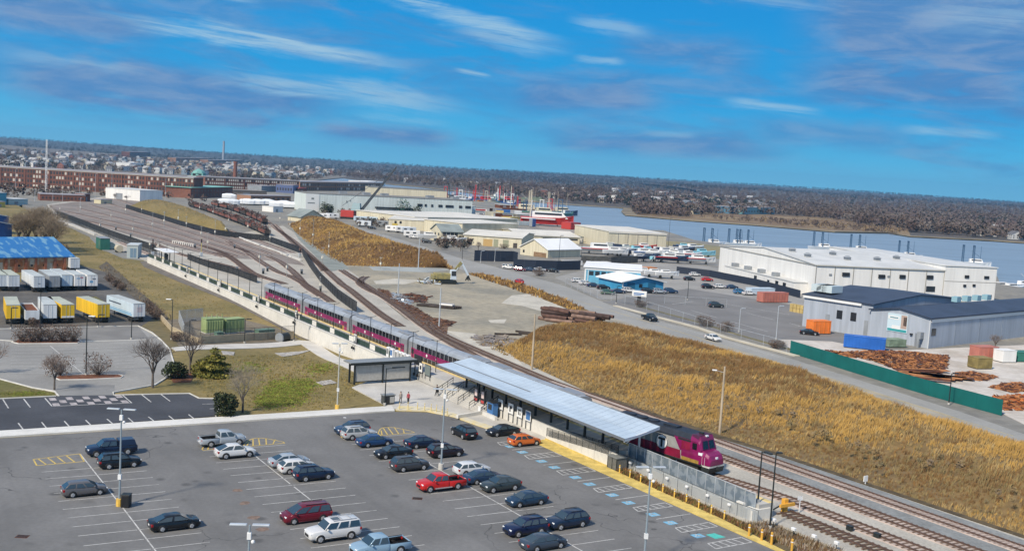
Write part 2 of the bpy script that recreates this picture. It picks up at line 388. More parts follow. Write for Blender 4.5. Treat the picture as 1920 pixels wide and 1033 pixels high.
o = sheet('river', [(-2500, 500, 0), (1700, 300, 0), (2600, 1200, 0), (1500, 6500, 0), (-4000, 6500, 0)], WATER, z=-2.4, skirt=0)
near = pxs([(-420, 372), (200, 345), (560, 342), (716, 352), (800, 362), (880, 372), (962, 384), (1030, 402), (1090, 427), (1244, 432), (1302, 450), (1372, 460), (1600, 478), (1862, 500), (1876, 533), (1925, 540), (2300, 600)], 0)
near += [UV(10, 240), UV(60, 60), UV(60, 81.4), UV(-420, 81.4), UV(-700, 85), UV(-900, 60)]
HARB = mat('harbour_ground', (.29, .27, .225), .92, col2=(.20, .195, .18), scale=.03, bump=.2, bscale=2, var2=.25, scale2=.4)
sheet('harbour_ground', near, HARB, z=0., skirt=2.6)
def lawn_grid():
 us = np.arange(-760, 64, 6.); vs = np.concatenate([np.arange(-420, 0, 30.), np.arange(0, 81.5, 3.)]); vs[-1] = 81.35
 mb = MB()
 for u in us:
  for v in vs: p = UV(u, v); mb.v.append((p.x, p.y, EL(u, v) - .06))
 n = len(vs)
 for i in range(len(us) - 1):
  for j in range(n - 1): mb.f.append((i*n+j, (i+1)*n+j, (i+1)*n+j+1, i*n+j+1)); mb.m.append(0)
 o = obj('lawn', mb, GRASS, smooth=True); o['kind'] = 'structure'
lawn_grid()
def fol(name, l, m, off=.02, **k): return sheet(name, [GE(a, b) for a, b in l], m, follow=off, **k)
# ---- near parking lot
LOT = sheet('parking_lot', pxs([(-300, 842), (0, 822), (735, 772), (800, 773), (850, 783), (900, 801), (960, 820)]) + [UV(-116.5, 78.1), UV(-66, 78.4), UV(-30, 78.4), UV(-30, 0), UV(-140, -30)], ASPH, z=0.03, skirt=.3)
def line(u0, v0, u1, v1, w=.1, m=PAINT_W, name='stall_line', z=.036, parent=LOT):
 a, b = UV(u0, v0, z), UV(u1, v1, z); d = (b - a).normalized(); q = Vector((-d.y, d.x, 0)) * (w / 2)
 return obj(name, MB().quad(a - q, b - q, b + q, a + q), m, parent)
PIT = 2.743
def row(v0, v1, v2, u_ref, ul, ur, both=True):
 n0 = math.ceil((ul - u_ref) / PIT); n1 = math.floor((ur - u_ref) / PIT)
 for k in range(n0, n1 + 1):
  u = u_ref + k * PIT
  line(u + random.uniform(-.04, .04), v0, u + .28, v1 - .06); line(u + .28, v1 + .06, u + .5, v2)
row(18.1, 23.4, 28.6, -109.85, -124.5, -60); row(36.6, 41.8, 46.8, -109.85, -126.6, -60); row(54.7, 60.0, 65.15, -109.55, -126.6, -60)
line(-129.6, 23.15, -111.3, 23.45, .13, PAINT_W); line(-110.3, 23.47, -70, 23.8, .13, PAINT_W)
line(-126.5, 41.73, -110.1, 41.69, .13); line(-109, 41.71, -60, 42, .13); line(-126.3, 60, -60, 60.1, .13)
def hatch(pts, n, m, w=.16, name='hatch_marking', z=.037, border=True):
 """striped area: quad given as 4 (u,v) corners"""
 a, b, c, d = [Vector(p) for p in pts]; mb = MB()
 def ln(p, q):
  P, Q = UV(p.x, p.y, z), UV(q.x, q.y, z); dd = (Q - P).normalized(); k = Vector((-dd.y, dd.x, 0)) * (w / 2)
  mb.quad(P - k, Q - k, Q + k, P + k)
 if border:
  ln(a, b); ln(b, c); ln(c, d); ln(d, a)
 for i in range(1, n + 1):
  t = i / (n + 1); t0 = max(0, t - .1)
  ln(a.lerp(b, t0), d.lerp(c, t))
 o = obj(name, mb, m, LOT); return o
hatch([(-129, 18), (-129.7, 23.1), (-126.3, 23.0), (-126.3, 18)], 4, PAINT_Y)
def rounded_island(u0, u1, va, vb, n):
 """yellow hatch with a rounded far end"""
 mb = MB(); z = .037; w = .15
 def ln(p, q):
  P, Q = UV(*p, z), UV(*q, z); dd = (Q - P).normalized(); k = Vector((-dd.y, dd.x, 0)) * (w / 2); mb.quad(P - k, Q - k, Q + k, P + k)
 arc = [(u0, va), (u0 + 0, vb)] ; c = [(u1 + (u0 - u1) * (1 - math.cos(t)) * .0 + 0, 0) for t in (0,)]
 top = [(u0 - 2.9 * math.sin(math.pi * i / 8), va + (vb - va) * i / 8) for i in range(9)]
 for i in range(8): ln(top[i], top[i + 1])
 ln((u0, va), (u1, va)); ln((u0, vb), (u1, vb)); ln((u1, va), (u1, vb))
 for i in range(1, n + 1):
  v = va + (vb - va) * i / (n + 1); s = math.sin(math.pi * i / (n + 1)); ln((u1, v - .7), (u0 - 2.9 * s, v + .3))
 obj('hatch_marking', mb, PAINT_Y, LOT)
rounded_island(-127.2, -126.2, 60.2, 65.1, 5)
rounded_island(-127.2, -126.6, 41.9, 47, 5); rounded_island(-127.2, -126.6, 36.7, 41.6, 3); rounded_island(-127.2, -126.6, 54.9, 59.7, 3)
HCL = [-114.1, -106.72, -99.4, -92.0, -84.87]; HCH = [(-121.6, -119.6), (-118.0, -116.6), (-111.37, -109.6), (-103.98, -102.2), (-96.4, -94.95), (-89.0, -87.7), (-81.88, -80.5), (-76.9, -75.4), (-71.5, -70.0)]
for u in HCL: line(u, 73.2, u, 78.0, .12)
for a, b in HCH[1:]: hatch([(a, 73.3), (a, 77.9), (b, 77.9), (b, 73.0)], 4, PAINT_W, .14)
def isa(u, v, big=False):
 """painted wheelchair-bay symbol: blue square with a white seated figure"""
 o = obj('bay_symbol', MB().quad(UV(u - .62, v - .62, .037), UV(u - .5, v + .62, .037), UV(u + .5, v + .62, .037), UV(u + .5, v - .62, .037)), PAINT_B, LOT)
 mb = MB(); z = .041
 def ln(p, q, w=.13):
  P, Q = UV(u + p[0], v + p[1], z), UV(u + q[0], v + q[1], z); dd = (Q - P).normalized(); k = Vector((-dd.y, dd.x, 0)) * (w / 2); mb.quad(P - k, Q - k, Q + k, P + k)
 ring = [(.12 + .3 * math.cos(t), -.08 + .3 * math.sin(t)) for t in [math.pi * (.35 + i * .19) for i in range(8)]]
 for a, b in zip(ring[:-1], ring[1:]): ln(a, b, .09)
 ln((-.35, .02), (.12, .02)); ln((.12, .02), (.2, .3)); ln((.2, .3), (.45, .38), .1); ln((-.15, .02), (-.15, .25), .1); ln((-.52, .02), (-.38, .02), .2)
 obj('figure', mb, PAINT_W, o)
for u in (-115.6, -112.7, -108.2, -105.3, -100.8, -97.9, -93.5, -90.5, -86.2, -83.3, -79.0, -73.4): isa(u, 73.9)
o = obj('bay_symbol', MB().quad(UV(-79.0, 74.9, .037), UV(-79.0, 76.1, .037), UV(-77.6, 76.4, .037), UV(-77.6, 75.0, .037)), PAINT_G, LOT)
PATCH = mat('patch_rust', (.19, .135, .105), .9, var=.3, scale=2.)
for t, x, y, r in (('B', 278, 657, .85), ('B', 328, 737, .85), ('B', 385, 825, .9), ('B', 430, 900, .95), ('B', 945, 208, .35)):
 c = Z(t, x, y); mb = MB(); mb.v.append((c.x, c.y, .034)); n = 14
 for i in range(n): a = 2 * math.pi * i / n; k = r * random.uniform(.5, .85); mb.v.append((c.x + k * math.cos(a), c.y + k * math.sin(a), .034))
 for i in range(n): mb.f.append((0, 1 + i, 1 + (i + 1) % n)); mb.m.append(0)
 obj('trench_patch', mb, PATCH if t == 'B' and y > 300 else WHITE, LOT)
for t, x, y in (('A', 138, 943), ('C', 272, 708)):
 c = Z(t, x, y); o = obj('storm_drain', MB().box(c.x-.55, c.x+.55, c.y-.4, c.y+.4, -.1, .045), RUST, LOT)
 for i in range(6): obj('grate_bar', MB().box(c.x-.5, c.x+.5, c.y-.36+i*.13, c.y-.3+i*.13, .045, .06), DKMET, o)
sheet('sidewalk', pxs([(-300, 834), (0, 809), (300, 790), (600, 771), (735, 762), (740, 771), (0, 820), (-300, 842)]), CONC_W, z=.15, skirt=.3)
plaza = pxs([(660, 727), (700, 712), (770, 703), (800, 697)], 0) + [UV(-165, 81.3), UV(-128, 81.3), UV(-117, 81.3), UV(-117, 78.5)] + pxs([(965, 815), (905, 796), (855, 778), (800, 768), (736, 767), (700, 748)])
PLZ = sheet('plaza', plaza, CONC, z=.12, skirt=.4)
YC = mat('yellow_concrete', (.62, .47, .14), .85, var=.2, scale=.8, var2=.15, scale2=6)
sheet('tactile_kerb', pxs([(742, 769), (748, 762), (800, 764), (848, 775), (903, 794), (963, 814), (960, 818), (900, 799), (850, 781), (800, 771)]), mat('tactile_worn', (.62, .52, .26), .85, var=.2, scale=.8, col2=(.58, .55, .46)), z=.145, skirt=.3)
sheet('yellow_kerb_strip', [UV(-117, 78.0), UV(-70.5, 78.4), UV(-70.5, 78.9), UV(-82, 79.9), UV(-117, 80.3)], YC, z=.15, skirt=.3)
sheet('planting_strip', [UV(-101.5, 79.9), UV(-82, 79.8), UV(-70, 79.2), UV(-30, 79.2), UV(-30, 85.9), UV(-101.5, 83.2)], mat('strip_soil', (.17, .12, .065), .95, col2=(.12, .10, .05), scale=.6, bump=.5, var2=.3, scale2=5), z=.10, skirt=.3)
# ---- upper lot, the older lot and its islands
UPL = sheet('upper_parking_lot', pxs([(-200, 757), (0, 748), (105, 742), (215, 740), (355, 738), (373, 747), (412, 748), (412, 757), (405, 780), (0, 807), (-200, 820)]), ASPH_D, z=.04, skirt=.3)
def seg(parent, a, b, w, m=PAINT_W, z=.046, name='stall_line'):
 a, b = Vector(a), Vector(b); a.z = b.z = z; d = (b - a).normalized(); q = Vector((-d.y, d.x, 0)) * (w / 2)
 return obj(name, MB().quad(a - q, b - q, b + q, a + q), m, parent)
for x0, y0, x1, y1 in ((18, 95, 52, 150), (146, 92, 187, 145), (278, 88, 322, 138), (755, 66, 815, 118), (875, 65, 935, 112), (990, 60, 1052, 107), (113, 242, 148, 288), (258, 237, 294, 281), (398, 230, 436, 272), (530, 224, 570, 263), (662, 217, 708, 256), (793, 210, 836, 247), (918, 203, 964, 239), (1044, 197, 1090, 233), (1167, 189, 1210, 223)):
 seg(UPL, Z('A', x0, y0), Z('A', x1, y1), .17)
for x0, y0, x1, y1 in ((1252, 125, 1336, 122), (1297, 154, 1336, 152)): seg(UPL, Z('A', x0, y0), Z('A', x1, y1), .17)
mb = MB(); q4 = [Z('A', 295, 88), Z('A', 750, 68), Z('A', 808, 118), Z('A', 325, 138)]
for i in range(9):
 for j in range(3):
  if (i + j) % 2 == 0:
   def bl(s, t): return q4[0].lerp(q4[1], s).lerp(q4[3].lerp(q4[2], s), t) + Vector((0, 0, .046))
   e = .012
   mb.quad(bl(i/9+e, j/3), bl((i+1)/9-e, j/3), bl((i+1)/9-e, (j+1)/3), bl(i/9+e, (j+1)/3))
obj('crossing_marking', mb, mat('worn_paint', (.36, .33, .33), .8, var=.3, scale=1.2), UPL)
seg(UPL, q4[3], q4[2], .17); 
OLD = fol('old_parking_lot', [(-120, 612), (0, 617), (259, 612), (300, 634), (318, 655), (326, 682), (316, 706), (290, 722), (213, 735), (213, 741), (110, 743), (104, 734), (60, 726), (0, 710), (-120, 695)], ASPH_L, .03)
fol('access_road', [(-120, 613), (0, 617), (259, 612), (280, 636), (200, 638), (0, 639), (-120, 639)], mat('road_grey', (.20, .195, .185), .9, var=.12, scale=.2, var2=.1), .045)
fol('driveway', [(113, 742), (104, 733), (110, 722), (215, 722), (214, 734), (213, 741)], mat('drive_grey', (.21, .21, .205), .9, var=.15, scale=.2), .045)
for l in ([(-120, 640), (0, 638), (30, 640)], [(145, 641), (220, 639), (277, 637)], [(-120, 614), (0, 617), (130, 614), (259, 611), (285, 624), (302, 638), (318, 655), (326, 682), (316, 706), (290, 722), (212, 736), (213, 741), (355, 738), (373, 747), (412, 748)], [(110, 743), (102, 734), (60, 727), (0, 711), (-120, 695)], [(-200, 757), (0, 748), (105, 743)], [(405, 780), (412, 757)]):
 strip('kerb', [GE(a, b, .02) for a, b in l], .22, .13, KERB)
for l in ([(94, 648), (160, 704)],):
 a, b = [GE(*q, .04) for q in l]; seg(OLD, a, b, .14, z=.036, name='stall_line')
for i in range(9):
 y = 649 + i * 6.2; seg(OLD, GE(94 + i * 7, y), GE(236 + i * 3, y + 1.2 * (i % 2) - 6), .09, z=.036); seg(OLD, GE(20, y + 1), GE(90 + i * 7, y), .09, z=.036)
def island(name, l, m, z=.12):
 c = [GE(a, b, 0) for a, b in l]
 o = sheet(name, c, m, z=ELp(c[0]) + z, skirt=.3); strip('kerb', [p + Vector((0, 0, .0)) for p in c + c[:1]], .18, .16, KERB)
 return o
island('planted_island', [(102, 709), (112, 705), (165, 703), (222, 703), (231, 706), (226, 709), (165, 712), (112, 713)], DIRT_R)
island('planted_island', [(22, 642), (35, 637), (145, 637), (152, 640), (145, 644), (35, 645)], DIRT_R)
fol('mulch_bed', [(318, 705), (335, 695), (365, 700), (358, 716), (325, 717)], DIRT_R, .03)
fol('lawn_green', [(-120, 700), (0, 712), (60, 728), (104, 736), (104, 742), (0, 747), (-120, 752)], GRASS_G, .03)
PATHM = mat('walk', (.52, .50, .46), .85, var=.1, scale=.3)
fol('footpath', [(320, 652), (440, 645), (560, 638), (590, 640), (640, 672), (700, 690), (730, 700), (690, 712), (650, 690), (565, 646), (440, 654), (330, 658)], PATHM, .06)
for l in ([(515, 662), (560, 659), (585, 656), (560, 664), (530, 669)], [(592, 716), (620, 712), (632, 718), (606, 722)], [(415, 658), (440, 660), (438, 666), (418, 664)]):
 fol('stone_riprap', l, mat('riprap', (.38, .36, .33), .9, var=.35, scale=1.5, bump=.6), .05)
fol('gravel_strip', [(310, 600), (300, 640), (330, 650), (560, 636), (520, 615), (440, 595), (400, 592)], mat('old_gravel', (.23, .195, .145), .95, col2=(.17, .14, .095), scale=.3, var2=.25, scale2=2), .03)
fol('maintenance_path', [(262, 490), (300, 493), (420, 545), (520, 600), (560, 632), (600, 645), (540, 622), (440, 570), (340, 530), (270, 500)], mat('path_dark', (.14, .125, .11), .95, var=.2, scale=.3), .04)
TYM = mat('trailer_yard', (.15, .14, .125), .95, col2=(.085, .08, .075), scale=.09, bump=.3, var2=.3, scale2=.8)
fol('trailer_yard_ground', [(-150, 520), (0, 545), (60, 520), (150, 498), (200, 510), (235, 545), (300, 598), (318, 612), (300, 634), (284, 622), (259, 611), (0, 616), (-150, 614)], TYM, .02)
fol('weedy_patch', [(145, 560), (180, 556), (205, 572), (150, 585)], GRASS_G, .04)
fol('weedy_patch', [(265, 612), (300, 634), (318, 652), (335, 650), (310, 604), (290, 596)], mat('bank_grass', (.19, .15, .07), .95, col2=(.13, .11, .05), scale=.4, var2=.2), .05)
fol('scrub_strip', [(185, 500), (235, 545), (305, 604), (316, 596), (250, 535), (200, 490)], mat('scrub_soil', (.12, .10, .07), .95, var=.3, scale=.4, var2=.3), .035)
# ---- railway formation
form = pxs([(88, 384), (235, 364), (330, 394), (440, 440), (530, 424), (566, 445), (640, 500), (700, 503), (672, 520), (690, 540), (760, 600), (838, 622), (895, 636), (975, 678)]) + [UV(-138, 104), UV(-110, 104.6), UV(-98, 106), UV(-60, 107), UV(30, 107), UV(30, 84.5), UV(-78, 84.5), UV(-80, 81.6), UV(-330, 81.6), UV(-420, 82)] + pxs([(140, 412), (100, 405)])
sheet('ballast_bed', form, BALLAST, z=.20, skirt=.4)
sheet('yard_ballast', pxs([(92, 385), (235, 366), (300, 388), (420, 430), (520, 462), (572, 498), (500, 488), (430, 483), (385, 476), (320, 462), (240, 440), (180, 422), (110, 404)], .24), BALLAST_R, z=.24, skirt=.1)
sheet('ballast_shoulder', [UV(-130, 98.8), UV(30, 98.9), UV(30, 102.0), UV(-130, 101.4)], BALLAST_G, z=.225, skirt=.1)
sheet('ballast_shoulder', [UV(-130, 103.5), UV(30, 104.0), UV(30, 107), UV(-98, 106), UV(-130, 104.2)], BALLAST_G, z=.226, skirt=.1)
sheet('track_path', pxs([(546, 428), (560, 430), (600, 470), (640, 490), (655, 505), (620, 510), (590, 480), (560, 450)]), mat('path_green', (.24, .26, .235), .9, var=.15, scale=.2, var2=.15), z=.235, skirt=.1)
sheet('track_margin', [UV(-140, 103.9), UV(-110, 104.4), UV(-98, 105.8), UV(-60, 107), UV(30, 107), UV(30, 108), UV(-60, 107.9), UV(-98, 106.9), UV(-110, 105.8), UV(-140, 105.4)], mat('margin_dark', (.10, .075, .04), .95, var=.35, scale=.8, var2=.3), z=.29, skirt=.1)
sheet('dirt_lot', pxs([(630, 499), (700, 499), (842, 500), (877, 515), (977, 548), (1015, 561), (1068, 582), (1080, 600), (1052, 612), (1027, 622), (965, 645), (920, 650), (892, 636), (840, 622), (790, 605), (740, 580), (700, 545), (672, 520), (655, 508)]), DIRT, z=.215, skirt=.3)
PALE = mat('pale_gravel', (.50, .47, .40), .95, var=.12, scale=.2, var2=.15, scale2=1.5)
sheet('gravel_track', pxs([(838, 622), (890, 627), (905, 640), (960, 668), (980, 686), (940, 672), (880, 645)]), PALE, z=.235, skirt=.1)
for i, l in enumerate(([(700, 528), (740, 524), (790, 527), (760, 534), (705, 534)], [(915, 602), (950, 600), (945, 608), (920, 607)], [(960, 555), (1000, 552), (1060, 580), (1040, 592), (980, 575), (940, 570)], [(690, 500), (790, 503), (860, 506), (800, 512), (700, 508)])):
 sheet('pale_dirt', pxs(l), PALE if i != 3 else mat('dirt_blue', (.30, .32, .31), .9, var=.15, scale=.1), z=.235 + .004 * i, skirt=.05)
ROADM = mat('road', (.30, .295, .275), .85, var=.1, scale=.06, var2=.1, scale2=1.2)
ROAD = sheet('road', pxs([(540, 392), (600, 408), (690, 432), (760, 452), (865, 485), (945, 505), (1060, 537), (1141, 571), (1209, 595), (1283, 614), (1343, 632), (1481, 672), (1640, 722), (1800, 772), (1960, 828), (2300, 960), (2300, 985), (1920, 836), (1779, 778), (1500, 690), (1355, 650), (1283, 634), (1190, 610), (1060, 568), (985, 541), (877, 510), (838, 496), (780, 472), (730, 452), (660, 428), (590, 410)]), ROADM, z=.06, skirt=.2)
sheet('dirt_verge', pxs([(1060, 566), (1190, 609), (1283, 633), (1355, 649), (1500, 689), (1779, 777), (1920, 835), (2300, 980), (2300, 1010), (1920, 850), (1700, 775), (1480, 697), (1250, 640), (1160, 612), (1060, 583), (985, 548)]), mat('verge', (.34, .31, .25), .95, var=.2, scale=.15, var2=.2), z=.05, skirt=.2)
SWALK = mat('road_walk', (.50, .46, .37), .85, var=.12, scale=.2)
strip('sidewalk', pxs([(1141, 573), (1210, 592), (1290, 613), (1345, 632), (1480, 668)], .06), 1.6, .12, SWALK, side=2.2)
strip('sidewalk', pxs([(1170, 574), (1280, 604), (1350, 627), (1480, 664)], .06), 1.0, .12, mat('verge_grass', (.15, .13, .055), .95, var=.2), side=4.6)
seg(ROAD, G(985, 537), G(1130, 578), .14, PAINT_Y, .068, 'centre_line'); seg(ROAD, G(1140, 581), G(1330, 640), .14, PAINT_Y, .068, 'centre_line'); seg(ROAD, G(1330, 640), G(1900, 818), .14, PAINT_Y, .068, 'centre_line')
seg(ROAD, G(1141, 575), G(1480, 676), .12, PAINT_W, .068, 'edge_line')
PADS = [
 ('site_car_park', [(1130, 566), (1180, 558), (1290, 540), (1400, 535), (1520, 585), (1640, 648), (1490, 655), (1345, 622), (1220, 590)], mat('park_asphalt', (.19, .185, .18), .9, var=.12, scale=.08, var2=.12), .05),
 ('site_apron', [(1040, 520), (1100, 505), (1240, 492), (1330, 500), (1420, 520), (1520, 545), (1540, 580), (1290, 541), (1180, 558), (1125, 562)], mat('apron', (.30, .29, .27), .9, var=.12, scale=.06, var2=.12), .055),
 ('scrap_yard_ground', [(1461, 636), (1560, 640), (1640, 656), (1700, 656), (1930, 646), (2100, 660), (2100, 830), (1930, 800), (1880, 775), (1700, 720), (1484, 655)], mat('scrap_ground', (.62, .58, .53), .9, col2=(.45, .40, .34), scale=.12, var2=.15, scale2=.8), .06),
 ('boat_yard_ground', [(930, 500), (990, 488), (1090, 480), (1230, 465), (1370, 470), (1372, 505), (1250, 500), (1090, 505), (985, 520)], mat('boat_yard', (.235, .225, .205), .9, var=.2, scale=.08, var2=.15), .05),
 ('grass_verge', [(1246, 452), (1300, 455), (1372, 465), (1372, 490), (1330, 482), (1255, 470)], mat('dry_verge', (.27, .225, .11), .95, col2=(.17, .17, .12), scale=.06), .07),
 ('quay', [(965, 384), (1030, 402), (1092, 428), (1080, 440), (1010, 428), (930, 402)], mat('quay_concrete', (.28, .25, .22), .9, var=.2, scale=.05), .08)]
for n, l, m, z_ in PADS: sheet(n, pxs(l, z_), m, z=z_, skirt=.2)
sheet('grass_verge', pxs([(1000, 540), (877, 513), (905, 514), (985, 536), (1060, 562), (1120, 590), (1075, 582), (1020, 562)], .24), mat('verge_brown', (.26, .165, .06), .95, col2=(.17, .11, .045), scale=.25, bump=.5, var2=.3), z=.25, skirt=.3)
CP = bpy.data.objects['site_car_park']
for l in ([(1295, 582), (1345, 596)], [(1370, 603), (1440, 622)], [(1400, 587), (1452, 600)], [(1480, 606), (1500, 612)], [(1260, 571), (1300, 565)], [(1360, 570), (1480, 590)], [(1260, 600), (1380, 628)]):
 seg(CP, G(*l[0]), G(*l[1]), .2, z=.056)
# ================================================================== grass banks
from mathutils import noise as mn
def resample(l, n):
 d = [0.]
 for a, b in zip(l[:-1], l[1:]): d.append(d[-1] + (b - a).length)
 out = []
 for i in range(n + 1):
  t = d[-1] * i / n; k = 0
  while k < len(l) - 2 and d[k + 1] < t: k += 1
  f = (t - d[k]) / max(1e-6, d[k + 1] - d[k]); out.append(l[k].lerp(l[k + 1], min(1, f)))
 return out
GRMATS = [mat('reed_gold', (.37, .225, .06), .9, var=.2, scale=.3, soft=.6), mat('reed_tan', (.33, .235, .10), .9, var=.2, scale=.3, soft=.6), mat('reed_brown', (.17, .095, .032), .9, var=.25, scale=.3, soft=.6), mat('reed_olive', (.22, .165, .07), .9, var=.2, scale=.3, soft=.6)]
def blades(name, spots, h, w, n, parent=None, mats=GRMATS, pick=None):
 """one mass of dry grass clumps: spots = [(x,y,z,scale)]"""
 V = []; F = []; MI = []
 for x, y, z, s in spots:
  mi = pick(x, y) if pick else random.randrange(len(mats))
  for _ in range(n):
   a = random.uniform(0, 6.283); r = random.uniform(0, .42) * s; ca, sa = math.cos(a), math.sin(a)
   bx, by = x + r * ca, y + r * sa; hh = h * s * random.uniform(.6, 1.15); ww = w * random.uniform(.7, 1.4)
   b = random.uniform(0, 6.283); cb, sb = math.cos(b) * ww, math.sin(b) * ww
   lx, ly = hh * random.uniform(-.1, .5) + .2 * r * ca, hh * random.uniform(-.25, .25) + .2 * r * sa
   k = len(V); V += [(bx - cb, by - sb, z - .1), (bx + cb, by + sb, z - .1), (bx + cb * .8 + lx * .5, by + sb * .8 + ly * .5, z + hh * .62), (bx + lx, by + ly, z + hh)]
   F += [(k, k + 1, k + 2), (k, k + 2, k + 3)]; MI += [mi, mi]
 me = bpy.data.meshes.new(name); me.from_pydata(V, [], F)
 for m in mats: me.materials.append(m)
 me.polygons.foreach_set('material_index', MI); me.update()
 o = bpy.data.objects.new(name, me); COL.objects.link(o); o['kind'] = 'stuff'
 if parent: o.parent = parent
 return o
def patchy(x, y, sc=.055, seed=0.):
 f = mn.fractal(Vector((x * sc, y * sc, seed)), .9, 2.2, 4) + random.gauss(0, .22)
 return f
def mound(name, bot, top, hh, ns, nt, soil, count, gh, gw, nb, pick, peak=.45, seed=0.):
 B = resample(bot, ns); T = resample(top, ns); mb = MB(); H = {}
 for i in range(ns + 1):
  e = ss(i / ns, 0, .1) * (1 - ss(i / ns, .93, 1.0)) if hh > 2.9 else ss(i / ns, 0, .12)
  for j in range(nt + 1):
   t = j / nt; p = B[i].lerp(T[i], t)
   s = ss(t, 0, peak) * (1 - .75 * ss(t, .8, 1.))
   p.z = .05 + e * hh * s + .35 * s * mn.noise(Vector((p.x * .09, p.y * .09, seed))); H[i, j] = p; mb.v.append(tuple(p))
 for i in range(ns):
  for j in range(nt): k = i * (nt + 1) + j; mb.f.append((k, k + nt + 1, k + nt + 2, k + 1)); mb.m.append(0)
 o = obj(name, mb, soil, smooth=True); o['kind'] = 'structure'
 bm = o.data; 
 spots = []
 areas = {}
 for i in range(ns):
  for j in range(nt): areas[i, j] = ((H[i+1, j] - H[i, j]).cross(H[i, j+1] - H[i, j])).length
 tot = sum(areas.values())
 for (i, j), a in areas.items():
  c = a / tot * count; c = int(c) + (random.random() < c - int(c))
  if mn.noise(Vector((H[i, j].x * .11, H[i, j].y * .11, 5. + seed))) < -.1 and j > nt * .22: c = int(c * .5)
  for _ in range(c):
   s, t = random.random(), random.random(); q = H[i, j].lerp(H[i+1, j], s).lerp(H[i, j+1].lerp(H[i+1, j+1], s), t)
   spots.append((q.x, q.y, q.z, random.uniform(.45, 1.3) * (.75 + .5 * mn.noise(Vector((q.x * .16, q.y * .16, 8.)))) * (.68 + .38 * ss(j / nt, .05, .3))))
 blades('dry_grass', spots, gh, gw, nb, pick=pick)
 return o
SOILM = mat('bank_soil', (.24, .155, .055), .95, col2=(.17, .12, .06), scale=.08, bump=.6, var2=.35, scale2=.9)
def pick1(x, y):
 u, v = uv_of(Vector((x, y, 0))); f = mn.fractal(Vector((x * .05, y * .075, 2.)), .8, 2.2, 5) * 1.5 + random.gauss(0, .24)
 lo = ss(v, 104, 113); g = ss(-u, 85, 150); c = ss(v, 122, 136)
 if random.random() > lo * .9 + .1: return 1 if f > -.5 else 3
 e = ss(-u, 112, 136); k = f + .5 * ss(-u, 92, 126) * (1 - ss(v, 115, 125)) - .42 * e * ss(v, 117, 127) + .34 * c * (1 - e) - .02 - .2 * (1 - ss(abs(u + 92), 0, 20))
 if k > .28: return 0
 if k > .02: return 1 if random.random() > .35 else 0
 if k > -.28: return 3 if random.random() < .55 - .4 * g else 2
 return 2 if random.random() < .6 + .3 * g else 3
mound('grass_bank', [G(935, 655, .2), G(975, 679, .2)] + [UV(-140, 104.6), UV(-120, 105.2), UV(-106, 105.9), UV(-98, 106.6), UV(-86, 107.4), UV(-60, 108), UV(-30, 108.5)],
      pxs([(950, 640), (1010, 622), (1070, 606), (1160, 606), (1250, 628), (1480, 686), (1700, 770), (1920, 838), (2150, 930)], 1.2), 2.6, 90, 26, SOILM, 26000, .92, .027, 9, pick1)
def pick2(x, y):
 f = patchy(x, y, .04, 4.)
 return 0 if f > .05 else (2 if f < -.1 else 1)
mound('grass_bank', pxs([(556, 440), (580, 460), (620, 487), (655, 500), (722, 501), (780, 502), (850, 502)], .1), pxs([(541, 413), (584, 410), (632, 417), (693, 441), (759, 463), (815, 482), (850, 500)], 2.), 4.6, 40, 16, mat('bank_soil_brown', (.19, .10, .03), .95, col2=(.11, .06, .022), scale=.05, bump=.6, var2=.3, scale2=.7), 9000, 1.0, .07, 6, pick2, .5, 3.)
def pick3(x, y): return 0 if patchy(x, y, .06, 9.) > -.1 else 2
GRN = [mat('turf_a', (.30, .22, .075), .9, var=.2), mat('turf_b', (.22, .18, .055), .9, var=.2), mat('turf_c', (.16, .14, .045), .9, var=.2)]
mound('grass_bank', pxs([(236, 388), (300, 408), (370, 425), (432, 440)], .1), pxs([(250, 380), (305, 378), (355, 391), (430, 430)], 2.), 4.0, 24, 10, mat('turf_soil', (.24, .185, .07), .95, col2=(.18, .14, .045), scale=.06, bump=.4, var2=.25), 2600, .5, .08, 4, lambda x, y: 1 if patchy(x, y, .05, 9.) > 0 else 3, .45, 5.)
def scatter_poly(pts, n, z):
 xs = [p.x for p in pts]; ys = [p.y for p in pts]; out = []
 def inside(x, y):
  c = False; j = len(pts) - 1
  for i in range(len(pts)):
   if (pts[i].y > y) != (pts[j].y > y) and x < (pts[j].x - pts[i].x) * (y - pts[i].y) / (pts[j].y - pts[i].y) + pts[i].x: c = not c
   j = i
  return c
 while len(out) < n:
  x, y = random.uniform(min(xs), max(xs)), random.uniform(min(ys), max(ys))
  if inside(x, y): out.append((x, y, z, random.uniform(.5, 1.2)))
 return out
BRS = [(*UV(random.gauss(u_, 3.5), random.gauss(v_, 2.2), 1.6)[:2], 1.7, random.uniform(.6, 1.3)) for u_, v_ in ((-112, 119), (-98, 116), (-84, 118), (-131, 121), (-76, 121), (-104, 127), (-69, 114), (-90, 112), (-120, 113)) for _ in range(9)]
blades('dry_weeds', scatter_poly(pxs([(877, 513), (905, 514), (985, 536), (1060, 562), (1100, 582), (1075, 582), (1020, 562), (940, 535)], .25), 700, .25), .9, .12, 5, pick=lambda x, y: random.choice((0, 2, 2)))
blades('dry_weeds', scatter_poly(pxs([(900, 646), (935, 640), (1000, 632), (1040, 622), (1010, 640), (950, 668)], .2), 260, .22), .5, .09, 4, pick=lambda x, y: random.choice((1, 2, 3)))
STRIPW = [mat('weed_brown', (.16, .085, .035), .9, var=.3), mat('weed_rust', (.25, .13, .045), .9, var=.3), mat('weed_green', (.14, .13, .04), .9, var=.3)]
blades('ornamental_grass', scatter_poly([UV(-101, 80.2), UV(-82, 80.0), UV(-74, 79.6), UV(-74, 80.6), UV(-101, 81.8)], 900, .1), .42, .05, 5, mats=STRIPW)
